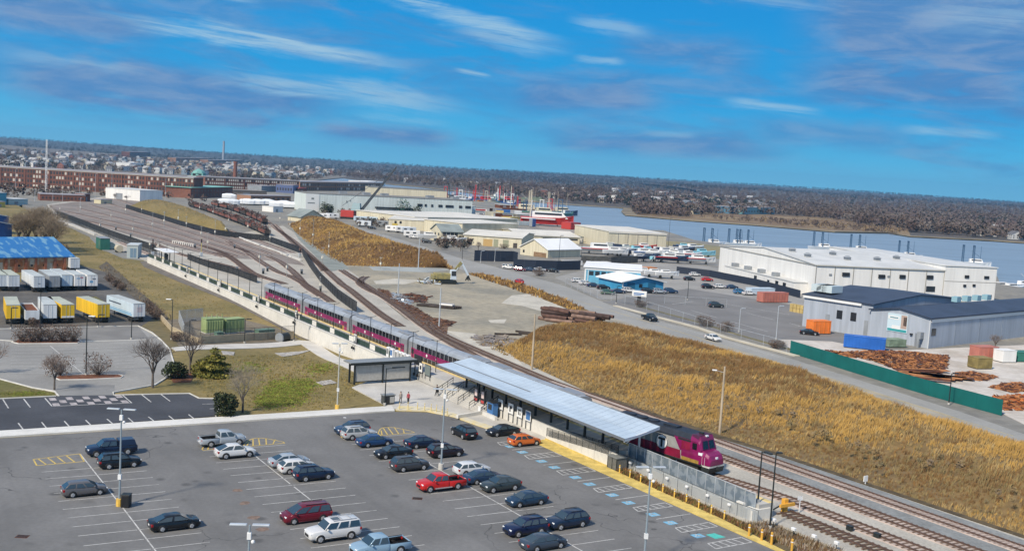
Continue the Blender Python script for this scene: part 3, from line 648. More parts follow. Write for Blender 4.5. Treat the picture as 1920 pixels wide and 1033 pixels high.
blades('brush_stubble', scatter_poly([UV(-80, 80.3), UV(-40, 79.8), UV(-40, 84.8), UV(-79, 83.6)], 2600, .1), .55, .04, 5, mats=[mat('brush_grey', (.30, .25, .20), .9, var=.3), mat('brush_tan', (.27, .21, .12), .9, var=.3), STRIPW[0]])
def lawn_spots(l, n):
 return [(x, y, ELp(Vector((x, y, 0))) - .02, s) for x, y, z, s in scatter_poly([GE(*q) for q in l], n, 0)]
blades('lawn_tussocks', lawn_spots([(420, 668), (560, 660), (690, 715), (655, 752), (600, 768), (420, 772), (380, 735), (360, 712), (395, 690)], 2600), .16, .05, 4, mats=GRN)
LGN = [mat('turf_green', (.11, .16, .015), .9, var=.2, soft=.5), mat('turf_green_b', (.17, .20, .03), .9, var=.2, soft=.5), GRN[1]]
gs = []
for ax, ay, rx_, ry_, nn in ((535, 735, 34, 20, 2600), (505, 750, 24, 12, 700), (570, 722, 22, 12, 600), (48, 738, 46, 5, 500), (470, 690, 30, 9, 300), (600, 690, 30, 10, 250)):
 for _ in range(nn): q = GE(random.gauss(ax, rx_ * .5), min(random.gauss(ay, ry_ * .5), 768)); gs.append((q.x, q.y, q.z - .05, random.uniform(.6, 1.2)))
blades('green_turf', gs, .16, .10, 6, mats=LGN)
blades('lawn_tussocks', lawn_spots([(125, 425), (170, 440), (260, 500), (360, 545), (460, 590), (380, 600), (310, 592), (250, 540), (190, 490), (135, 460)], 1500), .14, .08, 3, mats=GRN)
blades('scrub_weeds', lawn_spots([(185, 505), (235, 545), (310, 612), (325, 596), (260, 540), (200, 492)], 200), .6, .05, 5, mats=[mat('scrub_grey', (.17, .14, .11), .9, var=.3), mat('scrub_tan', (.24, .18, .10), .9, var=.3)])
# ================================================================== cars
LENS = flat('headlight_lens', (.75, .78, .8), .1); TAIL = flat('tail_lens', (.30, .01, .012), .2); RIM = flat('alloy', (.55, .56, .58), .35, .6); RIMD = flat('alloy_dark', (.08, .08, .085), .4, .5)
PLATE = flat('number_plate', (.7, .7, .7), .5); PAINT = flat('car_paint', (.5, .5, .5), .28, coat=.6)
PAINTS = {}
def paint(n, col):
 if n not in PAINTS: PAINTS[n] = flat('car_' + n, tuple(c * .8 for c in col), .28, .1, coat=.4, spec=.3)
 return PAINTS[n]
def make_wheel(r, w):
 mb = MB(); n = 20; secs = []
 for y, rr in ((-w/2, r*.86), (-w/2+.03, r), (w/2-.03, r), (w/2, r*.86)): secs.append([(rr*math.cos(2*math.pi*i/n), y, rr*math.sin(2*math.pi*i/n)) for i in range(n)])
 mb.loft(secs); tyre = mb.mesh('wheel', smooth=False)
 rb = MB(); k = r * .6
 rb.loft([[(k*math.cos(2*math.pi*i/n), y, k*math.sin(2*math.pi*i/n)) for i in range(n)] for y in (-w/2-.012, -w/2+.02)])
 for i in range(5):
  a = 2*math.pi*i/5; rb.bar((0, -w/2-.02, 0), (k*math.cos(a), -w/2-.02, k*math.sin(a)), .05, .07)
 return tyre, rb.mesh('rim')
def car_proto(kind):
 """x forward, y left, wheels on z=0; returns the finished thing"""
 S = dict(
     sedan=dict(L=4.75, w=.91, wb=2.75, r=.33, zl=.2, hood=.93, belt=.92, deck=1.0, roof=1.45, rb=-1.98, rr=-.95, fr=.42, fb=1.28, cabw=.86, roofw=.60),
     hatch=dict(L=4.45, w=.89, wb=2.65, r=.33, zl=.2, hood=.95, belt=.95, deck=1.02, roof=1.50, rb=-2.12, rr=-1.55, fr=.35, fb=1.18, cabw=.85, roofw=.62),
     suv=dict(L=4.65, w=.93, wb=2.7, r=.36, zl=.26, hood=1.05, belt=1.06, deck=1.08, roof=1.68, rb=-2.26, rr=-1.80, fr=.30, fb=1.10, cabw=.88, roofw=.66),
     coupe_suv=dict(L=4.7, w=.95, wb=2.85, r=.38, zl=.26, hood=1.02, belt=1.05, deck=1.12, roof=1.62, rb=-2.26, rr=-1.0, fr=.35, fb=1.15, cabw=.88, roofw=.64),
     big_suv=dict(L=5.25, w=1.0, wb=3.1, r=.41, zl=.34, hood=1.2, belt=1.2, deck=1.2, roof=1.92, rb=-2.58, rr=-2.42, fr=.55, fb=1.25, cabw=.95, roofw=.76),
     minivan=dict(L=5.0, w=.97, wb=3.0, r=.35, zl=.2, hood=1.04, belt=1.02, deck=1.06, roof=1.74, rb=-2.46, rr=-2.22, fr=.55, fb=1.72, cabw=.93, roofw=.70),
     pickup=dict(L=5.6, w=.97, wb=3.5, r=.40, zl=.34, hood=1.18, belt=1.18, deck=1.12, roof=1.86, rb=-.62, rr=-.48, fr=.82, fb=1.55, cabw=.92, roofw=.70),
 )[kind]
 L, w, hl = S['L'], S['w'], S['L'] / 2; t = thing(kind, 'car', 'car')
 ax_f = S['wb'] / 2 + .05; ax_r = -S['wb'] / 2 + .05
 mb = MB()
 def sec(x, top, hw, zl): 
  m1 = zl + (top - zl) * .45
  return [(x, -hw*.86, zl), (x, -hw, zl+.16), (x, -hw, m1), (x, -hw*.965, top-.07), (x, -hw*.84, top), (x, hw*.84, top), (x, hw*.965, top-.07), (x, hw, m1), (x, hw, zl+.16), (x, hw*.86, zl)]
 zl, hood, deck, belt = S['zl'], S['hood'], S['deck'], S['belt']
 pk = kind == 'pickup'
 st = [(-hl, (deck*.80 if not pk else deck), w*.86, zl+.14), (-hl+.10, deck*.97, w*.95, zl+.05), (-hl+.35, deck, w, zl), (ax_r, deck, w, zl), (-.4, belt, w, zl), (S['fb']-.3, belt, w, zl), (S['fb']+.15, hood+.02, w, zl), (ax_f, hood, w*.99, zl), (hl-.45, hood-.06, w*.96, zl), (hl-.16, hood-.15, w*.88, zl), (hl-.02, hood-.36, w*.74, zl+.1)]
 if pk:
  st = [q for q in st if q[0] >= S['rb'] - .05]; st = [(S['rb'] - .02, belt, w, zl)] + st
 mb.loft([sec(*q) for q in st])
 if pk:
  b0, b1 = -hl, S['rb'] - .04
  for sgn in (-1, 1): mb.box(b0, b1, min(sgn*w, sgn*(w-.1)), max(sgn*w, sgn*(w-.1)), zl+.1, deck)
  mb.box(b0, b0+.1, -w+.1, w-.1, zl+.15, deck-.02); mb.box(b0+.1, b1, -w+.1, w-.1, zl+.12, .66, 1); mb.box(b0+.1, b1, -w+.101, -w+.14, .661, deck-.03, 1); mb.box(b0+.1, b1, w-.14, w-.101, .661, deck-.03, 1); mb.box(b0+.101, b0+.14, -w+.141, w-.141, .661, deck-.04, 1); mb.box(b0-.14, b0-.003, -w*.92, w*.92, .42, .62, 2)
 for ax in (ax_f, ax_r):
  for sgn in (-1, 1):
   n = 14; R_ = S['r'] + .085; y0, y1 = sorted((sgn*(w-.05), sgn*(w+.006)))
   mb.loft([[(ax + R_*math.cos(2*math.pi*i/n), y, max(zl-.02, S['r'] + R_*math.sin(2*math.pi*i/n))) for i in range(n)] for y in (y0, y1)], 1)
 mb.box(-hl+.2, hl-.25, -w*.8, w*.8, zl-.06, zl+.05, 1)
 for sgn in (-1, 1): mb.box(ax_r+.5, ax_f-.5, min(sgn*(w+.008), sgn*(w-.1)), max(sgn*(w+.008), sgn*(w-.1)), zl-.02, zl+.12, 1)
 obj('body', mb, [PAINT, BLACK, RIM], t, bevel=.035, seg=1, smooth=True)
 rb, rr, fr, fb, cw, rw, rf = S['rb'], S['rr'], S['fr'], S['fb'], S['cabw'], S['roofw'], S['roof']
 zb = belt - .03; cb = MB()
 cb.loft([[(rb, -cw, zb), (fb, -cw, zb), (fb, cw, zb), (rb, cw, zb)], [(rr-.02, -rw-.03, rf-.09), (fr+.08, -rw-.03, rf-.10), (fr+.08, rw+.03, rf-.10), (rr-.02, rw+.03, rf-.09)], [(rr+.14, -rw+.1, rf-.01), (fr-.12, -rw+.1, rf), (fr-.12, rw-.1, rf), (rr+.14, rw-.1, rf-.01)]])
 obj('roof', cb, PAINT, t, bevel=.03, seg=1, smooth=True)
 zt = rf - .105; zq = zb + .06
 def lerp3(a, b, f): return tuple(a[i] + (b[i] - a[i]) * f for i in range(3))
 def corner(x, y, z, x2, y2): # bottom point, top point along an edge
  return (x, y, zb), (x2, y2, zt)
 def pane(name, bl, br, tr, tl, off, ins=.06):
  q = [Vector(p) for p in (bl, br, tr, tl)]; c = sum(q, Vector()) / 4; nrm = (q[1]-q[0]).cross(q[3]-q[0]).normalized()
  if nrm.dot(c - Vector((0, 0, .9))) < 0: nrm = -nrm
  v = [p + (c - p).normalized() * ins + nrm * off for p in q]
  b = MB(); b.add([*v, *[p - nrm * (off + .02) for p in v]], [(0,1,2,3),(7,6,5,4),(0,4,5,1),(1,5,6,2),(2,6,7,3),(3,7,4,0)])
  obj(name, b, GLASS, t)
 frx, rrx = fr + .08, rr - .02; ry = rw + .03
 pane('windscreen', (fb-.02, -cw, zq), (fb-.02, cw, zq), (frx, ry, zt), (frx, -ry, zt), .012)
 pane('rear_window', (rb+.02, -cw, zq), (rb+.02, cw, zq), (rrx, ry, zt), (rrx, -ry, zt), .012, .1)
 for sgn in (-1, 1):
  n = 2 if kind in ('sedan', 'coupe_suv', 'pickup') else 3
  for i in range(n):
   f0, f1 = (i + (.05 if i else .0)) / n, (i + 1 - (.05 if i < n-1 else 0)) / n
   xb = lambda f: rb + .12 + (fb - .22 - rb) * f
   xt = lambda f: rrx + .05 + (frx - .1 - rrx) * f
   pane('side_window', (xb(f0), sgn*cw, zq), (xb(f1), sgn*cw, zq), (xt(f1), sgn*ry, zt), (xt(f0), sgn*ry, zt), .012, .045)
 ty, rm = make_wheel(S['r'], .23)
 for ax in (ax_r, ax_f):
  for sgn in (-1, 1):
   wo = link('wheel', ty, RUBBER, t, (ax, sgn * (w - .10), S['r']), 0 if sgn < 0 else math.pi); link('rim', rm, RIM, wo)
 for sgn in (-1, 1):
  obj('headlight', MB().box(hl-.30, hl-.085, min(sgn*w*.50, sgn*w*.86), max(sgn*w*.50, sgn*w*.86), hood-.34, hood-.185), LENS, t, bevel=.03)
  zz = deck - .06 if kind in ('sedan',) else deck - .02
  obj('taillight', MB().box(-hl-.015 if pk else -hl+.01, -hl+.22, min(sgn*w*.66, sgn*w*.965), max(sgn*w*.66, sgn*w*.965), zz-.32, zz-.08), TAIL, t, bevel=.02)
  obj('wing_mirror', MB().box(S['fb']-.42, S['fb']-.24, min(sgn*(w-.03), sgn*(w+.17)), max(sgn*(w-.03), sgn*(w+.17)), belt-.0, belt+.14), PAINT, t, bevel=.03)
 obj('grille', MB().box(hl-.16, hl-.005, -w*.45, w*.45, zl+.2, hood-.38), BLACK, t, bevel=.02)
 obj('number_plate', MB().box(-hl-.03 if not pk else -hl-.17, -hl+.12, -.2, .2, .62 if pk else deck*.58, .74 if pk else deck*.58+.13), PLATE, t)
 if kind in ('suv', 'big_suv', 'minivan'):
  for sgn in (-1, 1): obj('roof_rail', MB().bar((rr+.3, sgn*(rw-.06), rf+.03), (fr-.3, sgn*(rw-.06), rf+.03), .045, .05), RIM if kind == 'big_suv' else BLACK, t)
 if kind == 'big_suv':
  for x in (-1.6, -.7): obj('cross_bar', MB().bar((x, -rw+.04, rf+.05), (x, rw-.04, rf+.05), .08, .03), RIM, t)
  obj('sunroof', MB().box(fr-1.15, fr-.35, -.42, .42, rf-.02, rf+.008), GLASS, t)
 if kind == 'pickup': obj('bed_rail', MB().box(-hl+.12, rb-.06, -w+.0, -w+.09, deck, deck+.03).box(-hl+.12, rb-.06, w-.09, w, deck, deck+.03), BLACK, t)
 t['ax_f'] = ax_f; t['ax_r'] = ax_r; t['hw'] = w
 return t
PRO = {}; USED = set()
SANG = TH + math.pi / 2
def place_car(kind, pcol, label, cat, t, x, y, which='f', head=1, ang=None, group='cars parked in the station car park', z=.03, at=None):
 a = ang if ang is not None else (SANG if head > 0 else SANG + math.pi)
 fwdv = Vector((math.cos(a), math.sin(a), 0)); left = Vector((-fwdv.y, fwdv.x, 0))
 p = at or Z(t, x, y, z)
 if kind not in PRO:
  root = car_proto(kind); PRO[kind] = root; bpy.context.view_layer.update()
 root = PRO[kind]
 near = -left if left.y > 0 else left
 if at is None:
  c = p - near * root['hw'] - fwdv * (root['ax_f'] if which == 'f' else root['ax_r'])
 else: c = p
 c.z = z
 sw = {'car_paint': paint(*pcol)}
 if kind in USED: o = clone(TREES[kind], c, a, label, group, swap=sw)
 else:
  TREES[kind] = tree_of(root); USED.add(kind); o = root; o.location = c; o.rotation_euler = (0, 0, a); o['label'] = label; o['group'] = group
  for ch in root.children:
   for s in getattr(ch, 'material_slots', []):
    if s.material and s.material.name == 'car_paint': s.link = 'OBJECT'; s.material = sw['car_paint']
 o['category'] = cat; o.name = {'suv': 'suv', 'coupe_suv': 'suv', 'big_suv': 'suv', 'hatch': 'hatchback', 'pickup': 'pickup_truck'}.get(kind, kind)
 return o
TREES = {}
NAVY = ('navy', (.012, .022, .055)); BLK = ('black', (.012, .013, .016)); SILV = ('silver', (.42, .47, .52)); WHT = ('white', (.78, .78, .77)); GREY = ('grey', (.13, .125, .13)); RED = ('red', (.62, .022, .018)); MAROON = ('maroon', (.16, .010, .022)); ORANGE = ('orange', (.72, .17, .03)); BLUE = ('blue', (.02, .06, .16)); DKGR = ('dark_green_grey', (.045, .06, .065)); PALEB = ('pale_blue', (.30, .45, .58)); DKGY = ('dark_grey', (.06, .065, .075)); STEELB = ('steel_blue', (.03, .06, .12))
place = place_car
LOTCARS = [
 ('pickup', NAVY, 'dark navy pickup with a capped bed beside the yellow hatching, behind the black wagon', 'pickup truck', 'A', 597, 455, 'f', -1),
 ('suv', BLK, 'black wagon parked just behind the tall lamp post with the bin at its foot', 'car', 'A', 675, 530, 'r', 1),
 ('hatch', GREY, 'grey hatchback with pale wheel covers, alone left of the lamp post with the bin', 'car', 'A', 450, 705, 'r', 1),
 ('sedan', BLK, 'black saloon alone in the row nearest the bottom left, in front of the lamp post', 'car', 'A', 1005, 918, 'r', 1),
 ('pickup', SILV, 'silver pickup with an open black bed at the top of the second row', 'pickup truck', 'B', 118, 393, 'r', 1),
 ('coupe_suv', WHT, 'white sloping-roof crossover next to the silver pickup', 'car', 'B', 210, 467, 'r', 1),
 ('sedan', SILV, 'silver saloon behind the white hatchback in a tight group of three', 'car', 'B', 548, 522, 'r', 1),
 ('hatch', WHT, 'white hatchback squeezed between the silver saloon and the navy one', 'car', 'B', 604, 560, 'r', 1),
 ('suv', NAVY, 'dark navy crossover nearest the camera in a group of three with a white hatchback', 'car', 'B', 703, 607, 'r', 1),
 ('minivan', MAROON, 'dark red minivan parked behind the big white four-wheel drive', 'minivan', 'B', 632, 872, 'f', -1),
 ('big_suv', WHT, 'large white four-wheel drive with roof bars and sunroof', 'car', 'B', 795, 987, 'f', -1),
 ('pickup', PALEB, 'pale blue pickup cut off by the bottom edge, next to the white four-wheel drive', 'pickup truck', 'B', 1075, 1085, 'f', -1),
 ('suv', STEELB, 'dark blue crossover at the far end of the third row behind the silver one', 'car', 'B', 945, 322, 'f', -1),
 ('suv', ('silver_b', (.50, .52, .53)), 'silver crossover between the dark blue one and the mid-blue saloon', 'car', 'B', 992, 350, 'r', 1),
 ('sedan', BLUE, 'mid-blue saloon with a pale rear window, beside the silver crossover', 'car', 'B', 1088, 395, 'r', 1),
 ('sedan', BLK, 'black saloon facing left, between the blue saloon and the dark grey crossover', 'car', 'B', 1198, 467, 'f', -1),
 ('sedan', NAVY, 'navy saloon beside the yellow rounded hatching, left of the tall lamp post', 'car', 'B', 1388, 402, 'r', 1),
 ('suv', DKGY, 'dark grey crossover in front of the red pickup', 'car', 'B', 1307, 547, 'r', 1),
 ('suv', ('black_red', (.022, .012, .016)), 'blackish crossover parked behind the lamp post next to the red pickup', 'car', 'C', 410, 462, 'r', 1),
 ('pickup', RED, 'bright red pickup with a black bed at the lamp post foot', 'pickup truck', 'C', 352, 674, 'f', -1),
 ('hatch', ('white_b', (.74, .76, .78)), 'white hatchback half hidden behind the red pickup', 'car', 'C', 572, 572, 'r', 1),
 ('sedan', STEELB, 'dark blue saloon squeezed between the white hatchback and the green-grey crossover', 'car', 'C', 640, 625, 'r', 1),
 ('coupe_suv', DKGR, 'dark green-grey crossover at the right of the red pickup', 'car', 'C', 742, 677, 'f', -1),
 ('sedan', ('blue_b', (.022, .05, .095)), 'dark blue saloon alone between the green-grey crossover and two navy ones', 'car', 'C', 905, 767, 'f', -1),
 ('suv', ('navy_b', (.012, .018, .06)), 'left one of two navy crossovers parked nose to tail', 'car', 'C', 897, 952, 'f', -1),
 ('suv', ('navy_c', (.015, .028, .062)), 'right one of two navy crossovers parked nose to tail', 'car', 'C', 1160, 907, 'f', -1),
 ('sedan', ('steel_b2', (.055, .075, .105)), 'dark blue saloon at the bottom edge in front of two navy crossovers', 'car', 'C', 1012, 1042, 'r', 1),
 ('sedan', ('black_b', (.016, .018, .024)), 'black saloon at the plaza corner beside the orange hatchback', 'car', 'C', 765, 328, 'f', -1),
 ('hatch', ORANGE, 'orange hatchback in the first bay against the yellow kerb', 'car', 'C', 905, 390, 'r', 1),
]
def build_lot_cars():
 for c in LOTCARS: place(*c)
 place('suv', ('black_c', (.013, .014, .017)), 'black crossover stopped in the aisle below the plaza, pointing away', 'car', 'C', 490, 312, 'f', ang=TH + math.pi)
 cap = [o for o in bpy.data.objects if o.get('label', '').startswith('dark navy pickup')][0]
 obj('bed_cap', MB().frus((-2.72, -.66, -.93, .93), (-2.5, -.72, -.72, .72), 1.12, 1.80), paint(*NAVY), cap, bevel=.05)
 red = [o for o in bpy.data.objects if o.get('label', '').startswith('bright red pickup')][0]
 obj('side_step', MB().box(-.9, 1.2, -1.12, -.98, .42, .50).box(-.9, 1.2, .98, 1.12, .42, .50), RIM, red)
build_lot_cars()
# ================================================================== tracks
RAIL = mat('rail_steel', (.12, .075, .058), .55, .4, var=.2, scale=1.); TIE = mat('sleeper_wood', (.15, .10, .07), .9, var=.35, scale=1.5); TIEP = mat('sleeper_pale', (.30, .235, .20), .9, var=.25, scale=.8)
BEDP = mat('track_bed_pink', (.42, .345, .30), .95, var=.2, scale=.4, bump=.4, var2=.2)
def smooth_line(pts, step=3.):
 """Catmull-Rom through world points"""
 out = []
 P = [pts[0] * 2 - pts[1]] + list(pts) + [pts[-1] * 2 - pts[-2]]
 for i in range(1, len(P) - 2):
  n = max(1, int((P[i+1] - P[i]).length / step))
  for k in range(n):
   t = k / n; a, b, c, d = P[i-1], P[i], P[i+1], P[i+2]
   out.append(.5 * ((2*b) + (c - a) * t + (2*a - 5*b + 4*c - d) * t*t + (3*b - a - 3*c + d) * t**3))
 out.append(pts[-1].copy()); return out
TIEM = {}
def track(label, pts, z=.30, tie_range=None, tie_n=120, bed=True, ties_mat=TIE, stuff_ties=True, group='railway tracks', rw=.075, bedm=None, tie_sp=.62, smoothed=True):
 L = smooth_line(pts) if smoothed else pts
 t = thing('railway_track', label, 'railway track', group=group)
 n = len(L); off = []
 for i in range(n):
  a, b = L[max(0, i-1)], L[min(n-1, i+1)]; d = Vector((b.x-a.x, b.y-a.y, 0)).normalized(); off.append((d, Vector((-d.y, d.x, 0))))
 for s in (-1, 1):
  secs = []
  for p, (d, q) in zip(L, off):
   c = p + q * (s * .755); secs.append([(*(c + q*rw)[:2], z), (*(c + q*rw*.6)[:2], z+.2), (*(c - q*rw*.6)[:2], z+.2), (*(c - q*rw)[:2], z)])
  obj('rail', MB().loft(secs), RAIL, t)
 if bed:
  mb = MB(); secs = []
  for p, (d, q) in zip(L, off): secs.append([(*(p + q*1.45)[:2], z-.12), (*(p + q*1.3)[:2], z+.022), (*(p - q*1.3)[:2], z+.022), (*(p - q*1.45)[:2], z-.12)])
  obj('track_bed', mb.loft(secs), bedm or BEDP, t)
 acc = 0.; nxt = 0.; st = MB(); cnt = 0
 if 'tie' not in TIEM: TIEM['tie'] = MB().box(-.11, .11, -1.32, 1.32, -.1, .06).mesh('sleeper')
 for i in range(n - 1):
  sl = (L[i+1] - L[i]).length; d, q = off[i]
  while nxt <= acc + sl:
   f = (nxt - acc) / max(sl, 1e-6); p = L[i].lerp(L[i+1], f); nxt += tie_sp
   if tie_range and tie_range(p) and cnt < tie_n:
    cnt += 1; o = link('sleeper', TIEM['tie'], ties_mat, t, (p.x, p.y, z + .015), math.atan2(d.y, d.x) + random.uniform(-.02, .02))
    if o.material_slots and TIEM['tie'].materials[0] is not ties_mat: o.material_slots[0].link = 'OBJECT'; o.material_slots[0].material = ties_mat
   elif stuff_ties:
    a = d * .13; b = q * 1.32
    st.quad(*[(r.x, r.y, z + .065) for r in (p - a - b, p + a - b, p + a + b, p - a + b)])
  acc += sl
 if st.v:
  o = obj('sleeper', st, ties_mat, t); o['kind'] = 'stuff'
 return t
def seen(p): 
 w = np.array(p) - np.array((0, 0, CAMH)); zf = float(w @ FWD)
 if zf < 1: return False
 return -40 < CX + FPX * float(w @ IMX) / zf < 1960 and CY - FPX * float(w @ IMY) / zf < 1060
ZR = .30
def vt(u): return 87.45 + 4.8 * ss(u, -113, -79)
def near_u(a, b): return lambda p: a < uv_of(p)[0] < b and seen(p)
us = lambda a, b, s=6.: [a + (b - a) * i / max(1, int(abs(b - a) / s)) for i in range(max(1, int(abs(b - a) / s)) + 1)]
TIEB = mat('sleeper_tan', (.20, .13, .07), .9, var=.3, scale=1.5)
track('track under the purple train, curving away past the locomotive nose', [UV(u, vt(u), ZR) for u in us(-420, 20)], tie_range=near_u(-95, 20), tie_n=110, ties_mat=TIE, stuff_ties=False, tie_sp=.74)
track('short stub track ending at the yellow buffer post beyond the platform end', [UV(u, 88.05, ZR) for u in us(-80.6, 20)], tie_range=near_u(-81, 20), tie_n=60, ties_mat=TIE, bed=False, tie_sp=.78)
track('middle through track with brown sleeper ends between pale and grey ballast', [UV(u, 97.5, ZR) for u in us(-150, 20)], tie_range=near_u(-101, 20), tie_n=110, stuff_ties=False, tie_sp=.7)
track('outer track along the foot of the dry grass bank', [UV(u, 102.9 + .3 * ss(u, -100, -40), ZR) for u in us(-150, 20)], tie_range=near_u(-108, 20), tie_n=90, ties_mat=TIEP, stuff_ties=False)
def pt(t, l, z=ZR): return [Z(t, a, b, z) for a, b in l]
track('siding curving from the outer track to the open dirt lot gap', [UV(-150, 97.5, ZR)] + pt('V', [(770, 700), (600, 590), (440, 470), (300, 375), (180, 300), (60, 225), (0, 185)]), bed=True)
track('siding nearest the dirt lot, bending sharply towards the grass bank', [UV(-150, 102.9, ZR)] + pt('V', [(800, 690), (650, 590), (480, 470), (330, 390), (200, 330), (140, 285), (150, 255), (185, 235)]))
track('inner siding between the train and the black fence end', pt('V', [(440, 605), (300, 520), (160, 410), (60, 330), (0, 290)]) )
track('yard lead crossing the pale ballast beside the train', pt('S', [(1640, 885), (1500, 790), (1330, 690), (1200, 640), (1060, 555), (950, 480), (800, 400)]))
track('second yard lead meeting the first on the pale ballast', pt('S', [(1560, 840), (1440, 760), (1340, 650), (1230, 565), (1130, 520)]))
track('curved yard lead from the rear of the train', pt('S', [(1260, 740), (1100, 690), (960, 630), (850, 540), (740, 480), (600, 430)]))
track('branch lead joining the curved one', pt('S', [(1000, 650), (900, 580), (800, 520), (700, 490)]))
track('platform through track left of the train towards the yard', pt('S', [(1060, 690), (850, 610), (650, 560), (420, 500), (200, 410)]))
for i in range(7):
 f = i / 6
 x0, y0 = 100 + 140 * f, 402 - 34 * f; x1, y1 = 420 + 130 * f, 482 - 8 * f
 mx, my = 240 + 120 * f, 432 - 24 * f
 track('stabling yard track, %s of the parallel fan counting from the platform' % nth(i), [G(x0, y0, ZR), G(mx, my, ZR), G(x1, y1, ZR)], stuff_ties=False, bed=True, group='parallel stabling yard tracks', bedm=mat('yard_bed', (.31, .255, .225), .95, var=.15, scale=.3))
track('freight track beside the wreck heap and the green path', pt('S', [(1722, 740), (1620, 650), (1480, 520), (1330, 390), (1200, 300), (1120, 230)]))
track('second freight track along the foot of the brown bank', pt('J', [(640, 120), (600, 70), (520, 10)]) + pt('S', [(1290, 370), (1180, 260)]))
YEL = flat('yellow_post', (.70, .36, .05), .5)
b = thing('buffer_stop', 'yellow buffer post at the head of the stub track', 'buffer stop', UV(-80.8, 88.05, .3), TH)
obj('post', MB().box(-.25, .25, -.3, .3, 0, 1.5), YEL, b, bevel=.03); obj('buffer_beam', MB().box(.25, .5, -1.1, 1.1, .7, 1.05), YEL, b); 
for s in (-.75, .75): obj('brace', MB().bar((-.9, s, .05), (.3, s, 1.0), .14, .14), DKMET, b)
m = thing('marker_post', 'white marker post between the stub track and the train track', 'marker post', Z('X', 725, 440, .25), 0)
obj('post', MB().tube((0, 0, 0), (0, 0, 1.5), .06, n=8), WHITE, m); obj('plate', MB().box(-.28, .28, -.03, .03, 1.35, 1.8), WHITE, m)
for i, (x, y, l) in enumerate(((1425, 690, 'dark point machine box left of the two between the near tracks'), (1805, 795, 'dark point machine box right of the two between the near tracks'))):
 m = thing('point_machine', l, 'trackside box', Z('X', x, y, .25), TH); obj('housing', MB().box(-.35, .35, -.25, .25, 0, .45), DKMET, m, bevel=.05); obj('lid', MB().box(-.38, .38, -.28, .28, .45, .52), DKMET, m, bevel=.02)
m = thing('trackside_marker', 'small white marker board at the edge of the grass bank', 'marker post', Z('X', 1640, 70, .1), TH); obj('post', MB().box(-.05, .05, -.05, .05, 0, .5), WHITE, m); obj('board', MB().box(-.05, .05, -.35, .35, .5, 1.2), WHITE, m)
# ================================================================== platform
ZP = 1.80
U0, U1 = -348., -80.2
PL = sheet('platform', [UV(U0, 81.4), UV(-104, 81.4), UV(-103, 83.4), UV(U1, 83.5), UV(U1, 85.65), UV(U0, 85.65)], mat('platform_concrete', (.44, .43, .40), .85, var=.1, scale=.3, var2=.08), z=ZP, skirt=2.2)
TAC = mat('tactile_yellow', (.64, .50, .22), .8, var=.15, scale=1.)
for i in range(44):
 a = U0 + (U1 - U0) * i / 44; b_ = U0 + (U1 - U0) * (i + 1) / 44 - .04
 obj('tactile_panel', MB().add([UV(a, 85.0, ZP), UV(b_, 85.0, ZP), UV(b_, 85.72, ZP), UV(a, 85.72, ZP), UV(a, 85.0, ZP+.03), UV(b_, 85.0, ZP+.03), UV(b_, 85.72, ZP+.03), UV(a, 85.72, ZP+.03)], [(4,5,6,7),(0,1,5,4),(1,2,6,5),(2,3,7,6),(3,0,4,7)]), TAC, PL)
WALLM = mat('retaining_wall', (.66, .64, .585), .85, var=.08, scale=.25, var2=.1, scale2=1.6)
PW = thing('platform_wall', 'long white concrete retaining wall below the platform railing', 'retaining wall', UV(-260, 81.2, 0), TH)
for i in range(24):
 a = U0 + i * 7.6; b_ = a + 7.56
 if a > -168: break
 l0 = (a + 260, b_ + 260)
 obj('wall_panel', MB().box(l0[0], l0[1], -.14, .16, EL(a, 81) - .3, ZP - .12), WALLM, PW)
 obj('coping', MB().box(l0[0], l0[1], -.22, .18, ZP - .118, ZP + .03), CONC_W, PW)
RAILG = flat('railing_green', (.015, .04, .034), .5); RAILP = flat('railing_panel', (.022, .05, .042), .35, .1)
def railing(name, label, u0, u1, v, z0, z1_, h, step, panel, post=RAILG, toprail=RAILG, cat='railing', pm=.05, gap=0, group=None):
 t = thing(name, label, cat, UV(u0, v, 0), TH, group); n = max(1, round((u1 - u0) / step)); st = (u1 - u0) / n
 zz = lambda x: z0 + (z1_ - z0) * x / (u1 - u0)
 for i in range(n + 1):
  x = i * st; obj('post', MB().box(x - pm/2, x + pm/2, -pm/2, pm/2, zz(x), zz(x) + h), post, t)
 obj('top_rail', MB().bar((0, 0, zz(0) + h), (u1 - u0, 0, zz(u1 - u0) + h), pm * 1.1, pm * 1.1), toprail, t)
 for i in range(n):
  if gap and i % gap == gap - 1: 
   obj('infill_panel', MB().add([(i*st+pm, -.012, zz(i*st) + .1), ((i+1)*st-pm, -.012, zz((i+1)*st) + .1), ((i+1)*st-pm, -.012, zz((i+1)*st) + h - .08), (i*st+pm, -.012, zz(i*st) + h - .08)], [(0,1,2,3)]), WALLM, t); continue
  obj('infill_panel', MB().add([(i*st+pm, y, zz(i*st) + .1) for y in (-.01,)] + [((i+1)*st-pm, -.01, zz((i+1)*st) + .1), ((i+1)*st-pm, -.01, zz((i+1)*st) + h - .08), (i*st+pm, -.01, zz(i*st) + h - .08)], [(0,1,2,3)]), panel, t)
 return t
railing('platform_railing', 'long dark green railing of panels along the top of the platform wall', U0, -168, 81.5, ZP + .03, ZP + .03, 1.15, 2.4, RAILP, gap=4)
BLUEP = mat('screen_panel', (.20, .25, .30), .3, .4, col2=(.33, .38, .43), scale=.9, ramp=(.45, .55))
railing('platform_screen', 'blue-grey metal panel screen along the platform end by the locomotive', -102.8, -80.6, 83.3, .45, .45, 2.5, 1.6, BLUEP, STEEL, STEEL, pm=.07)
obj_wall = thing('platform_end_wall', 'low concrete wall at the head of the platform end', 'wall', UV(-80.2, 82.5, 0), TH)
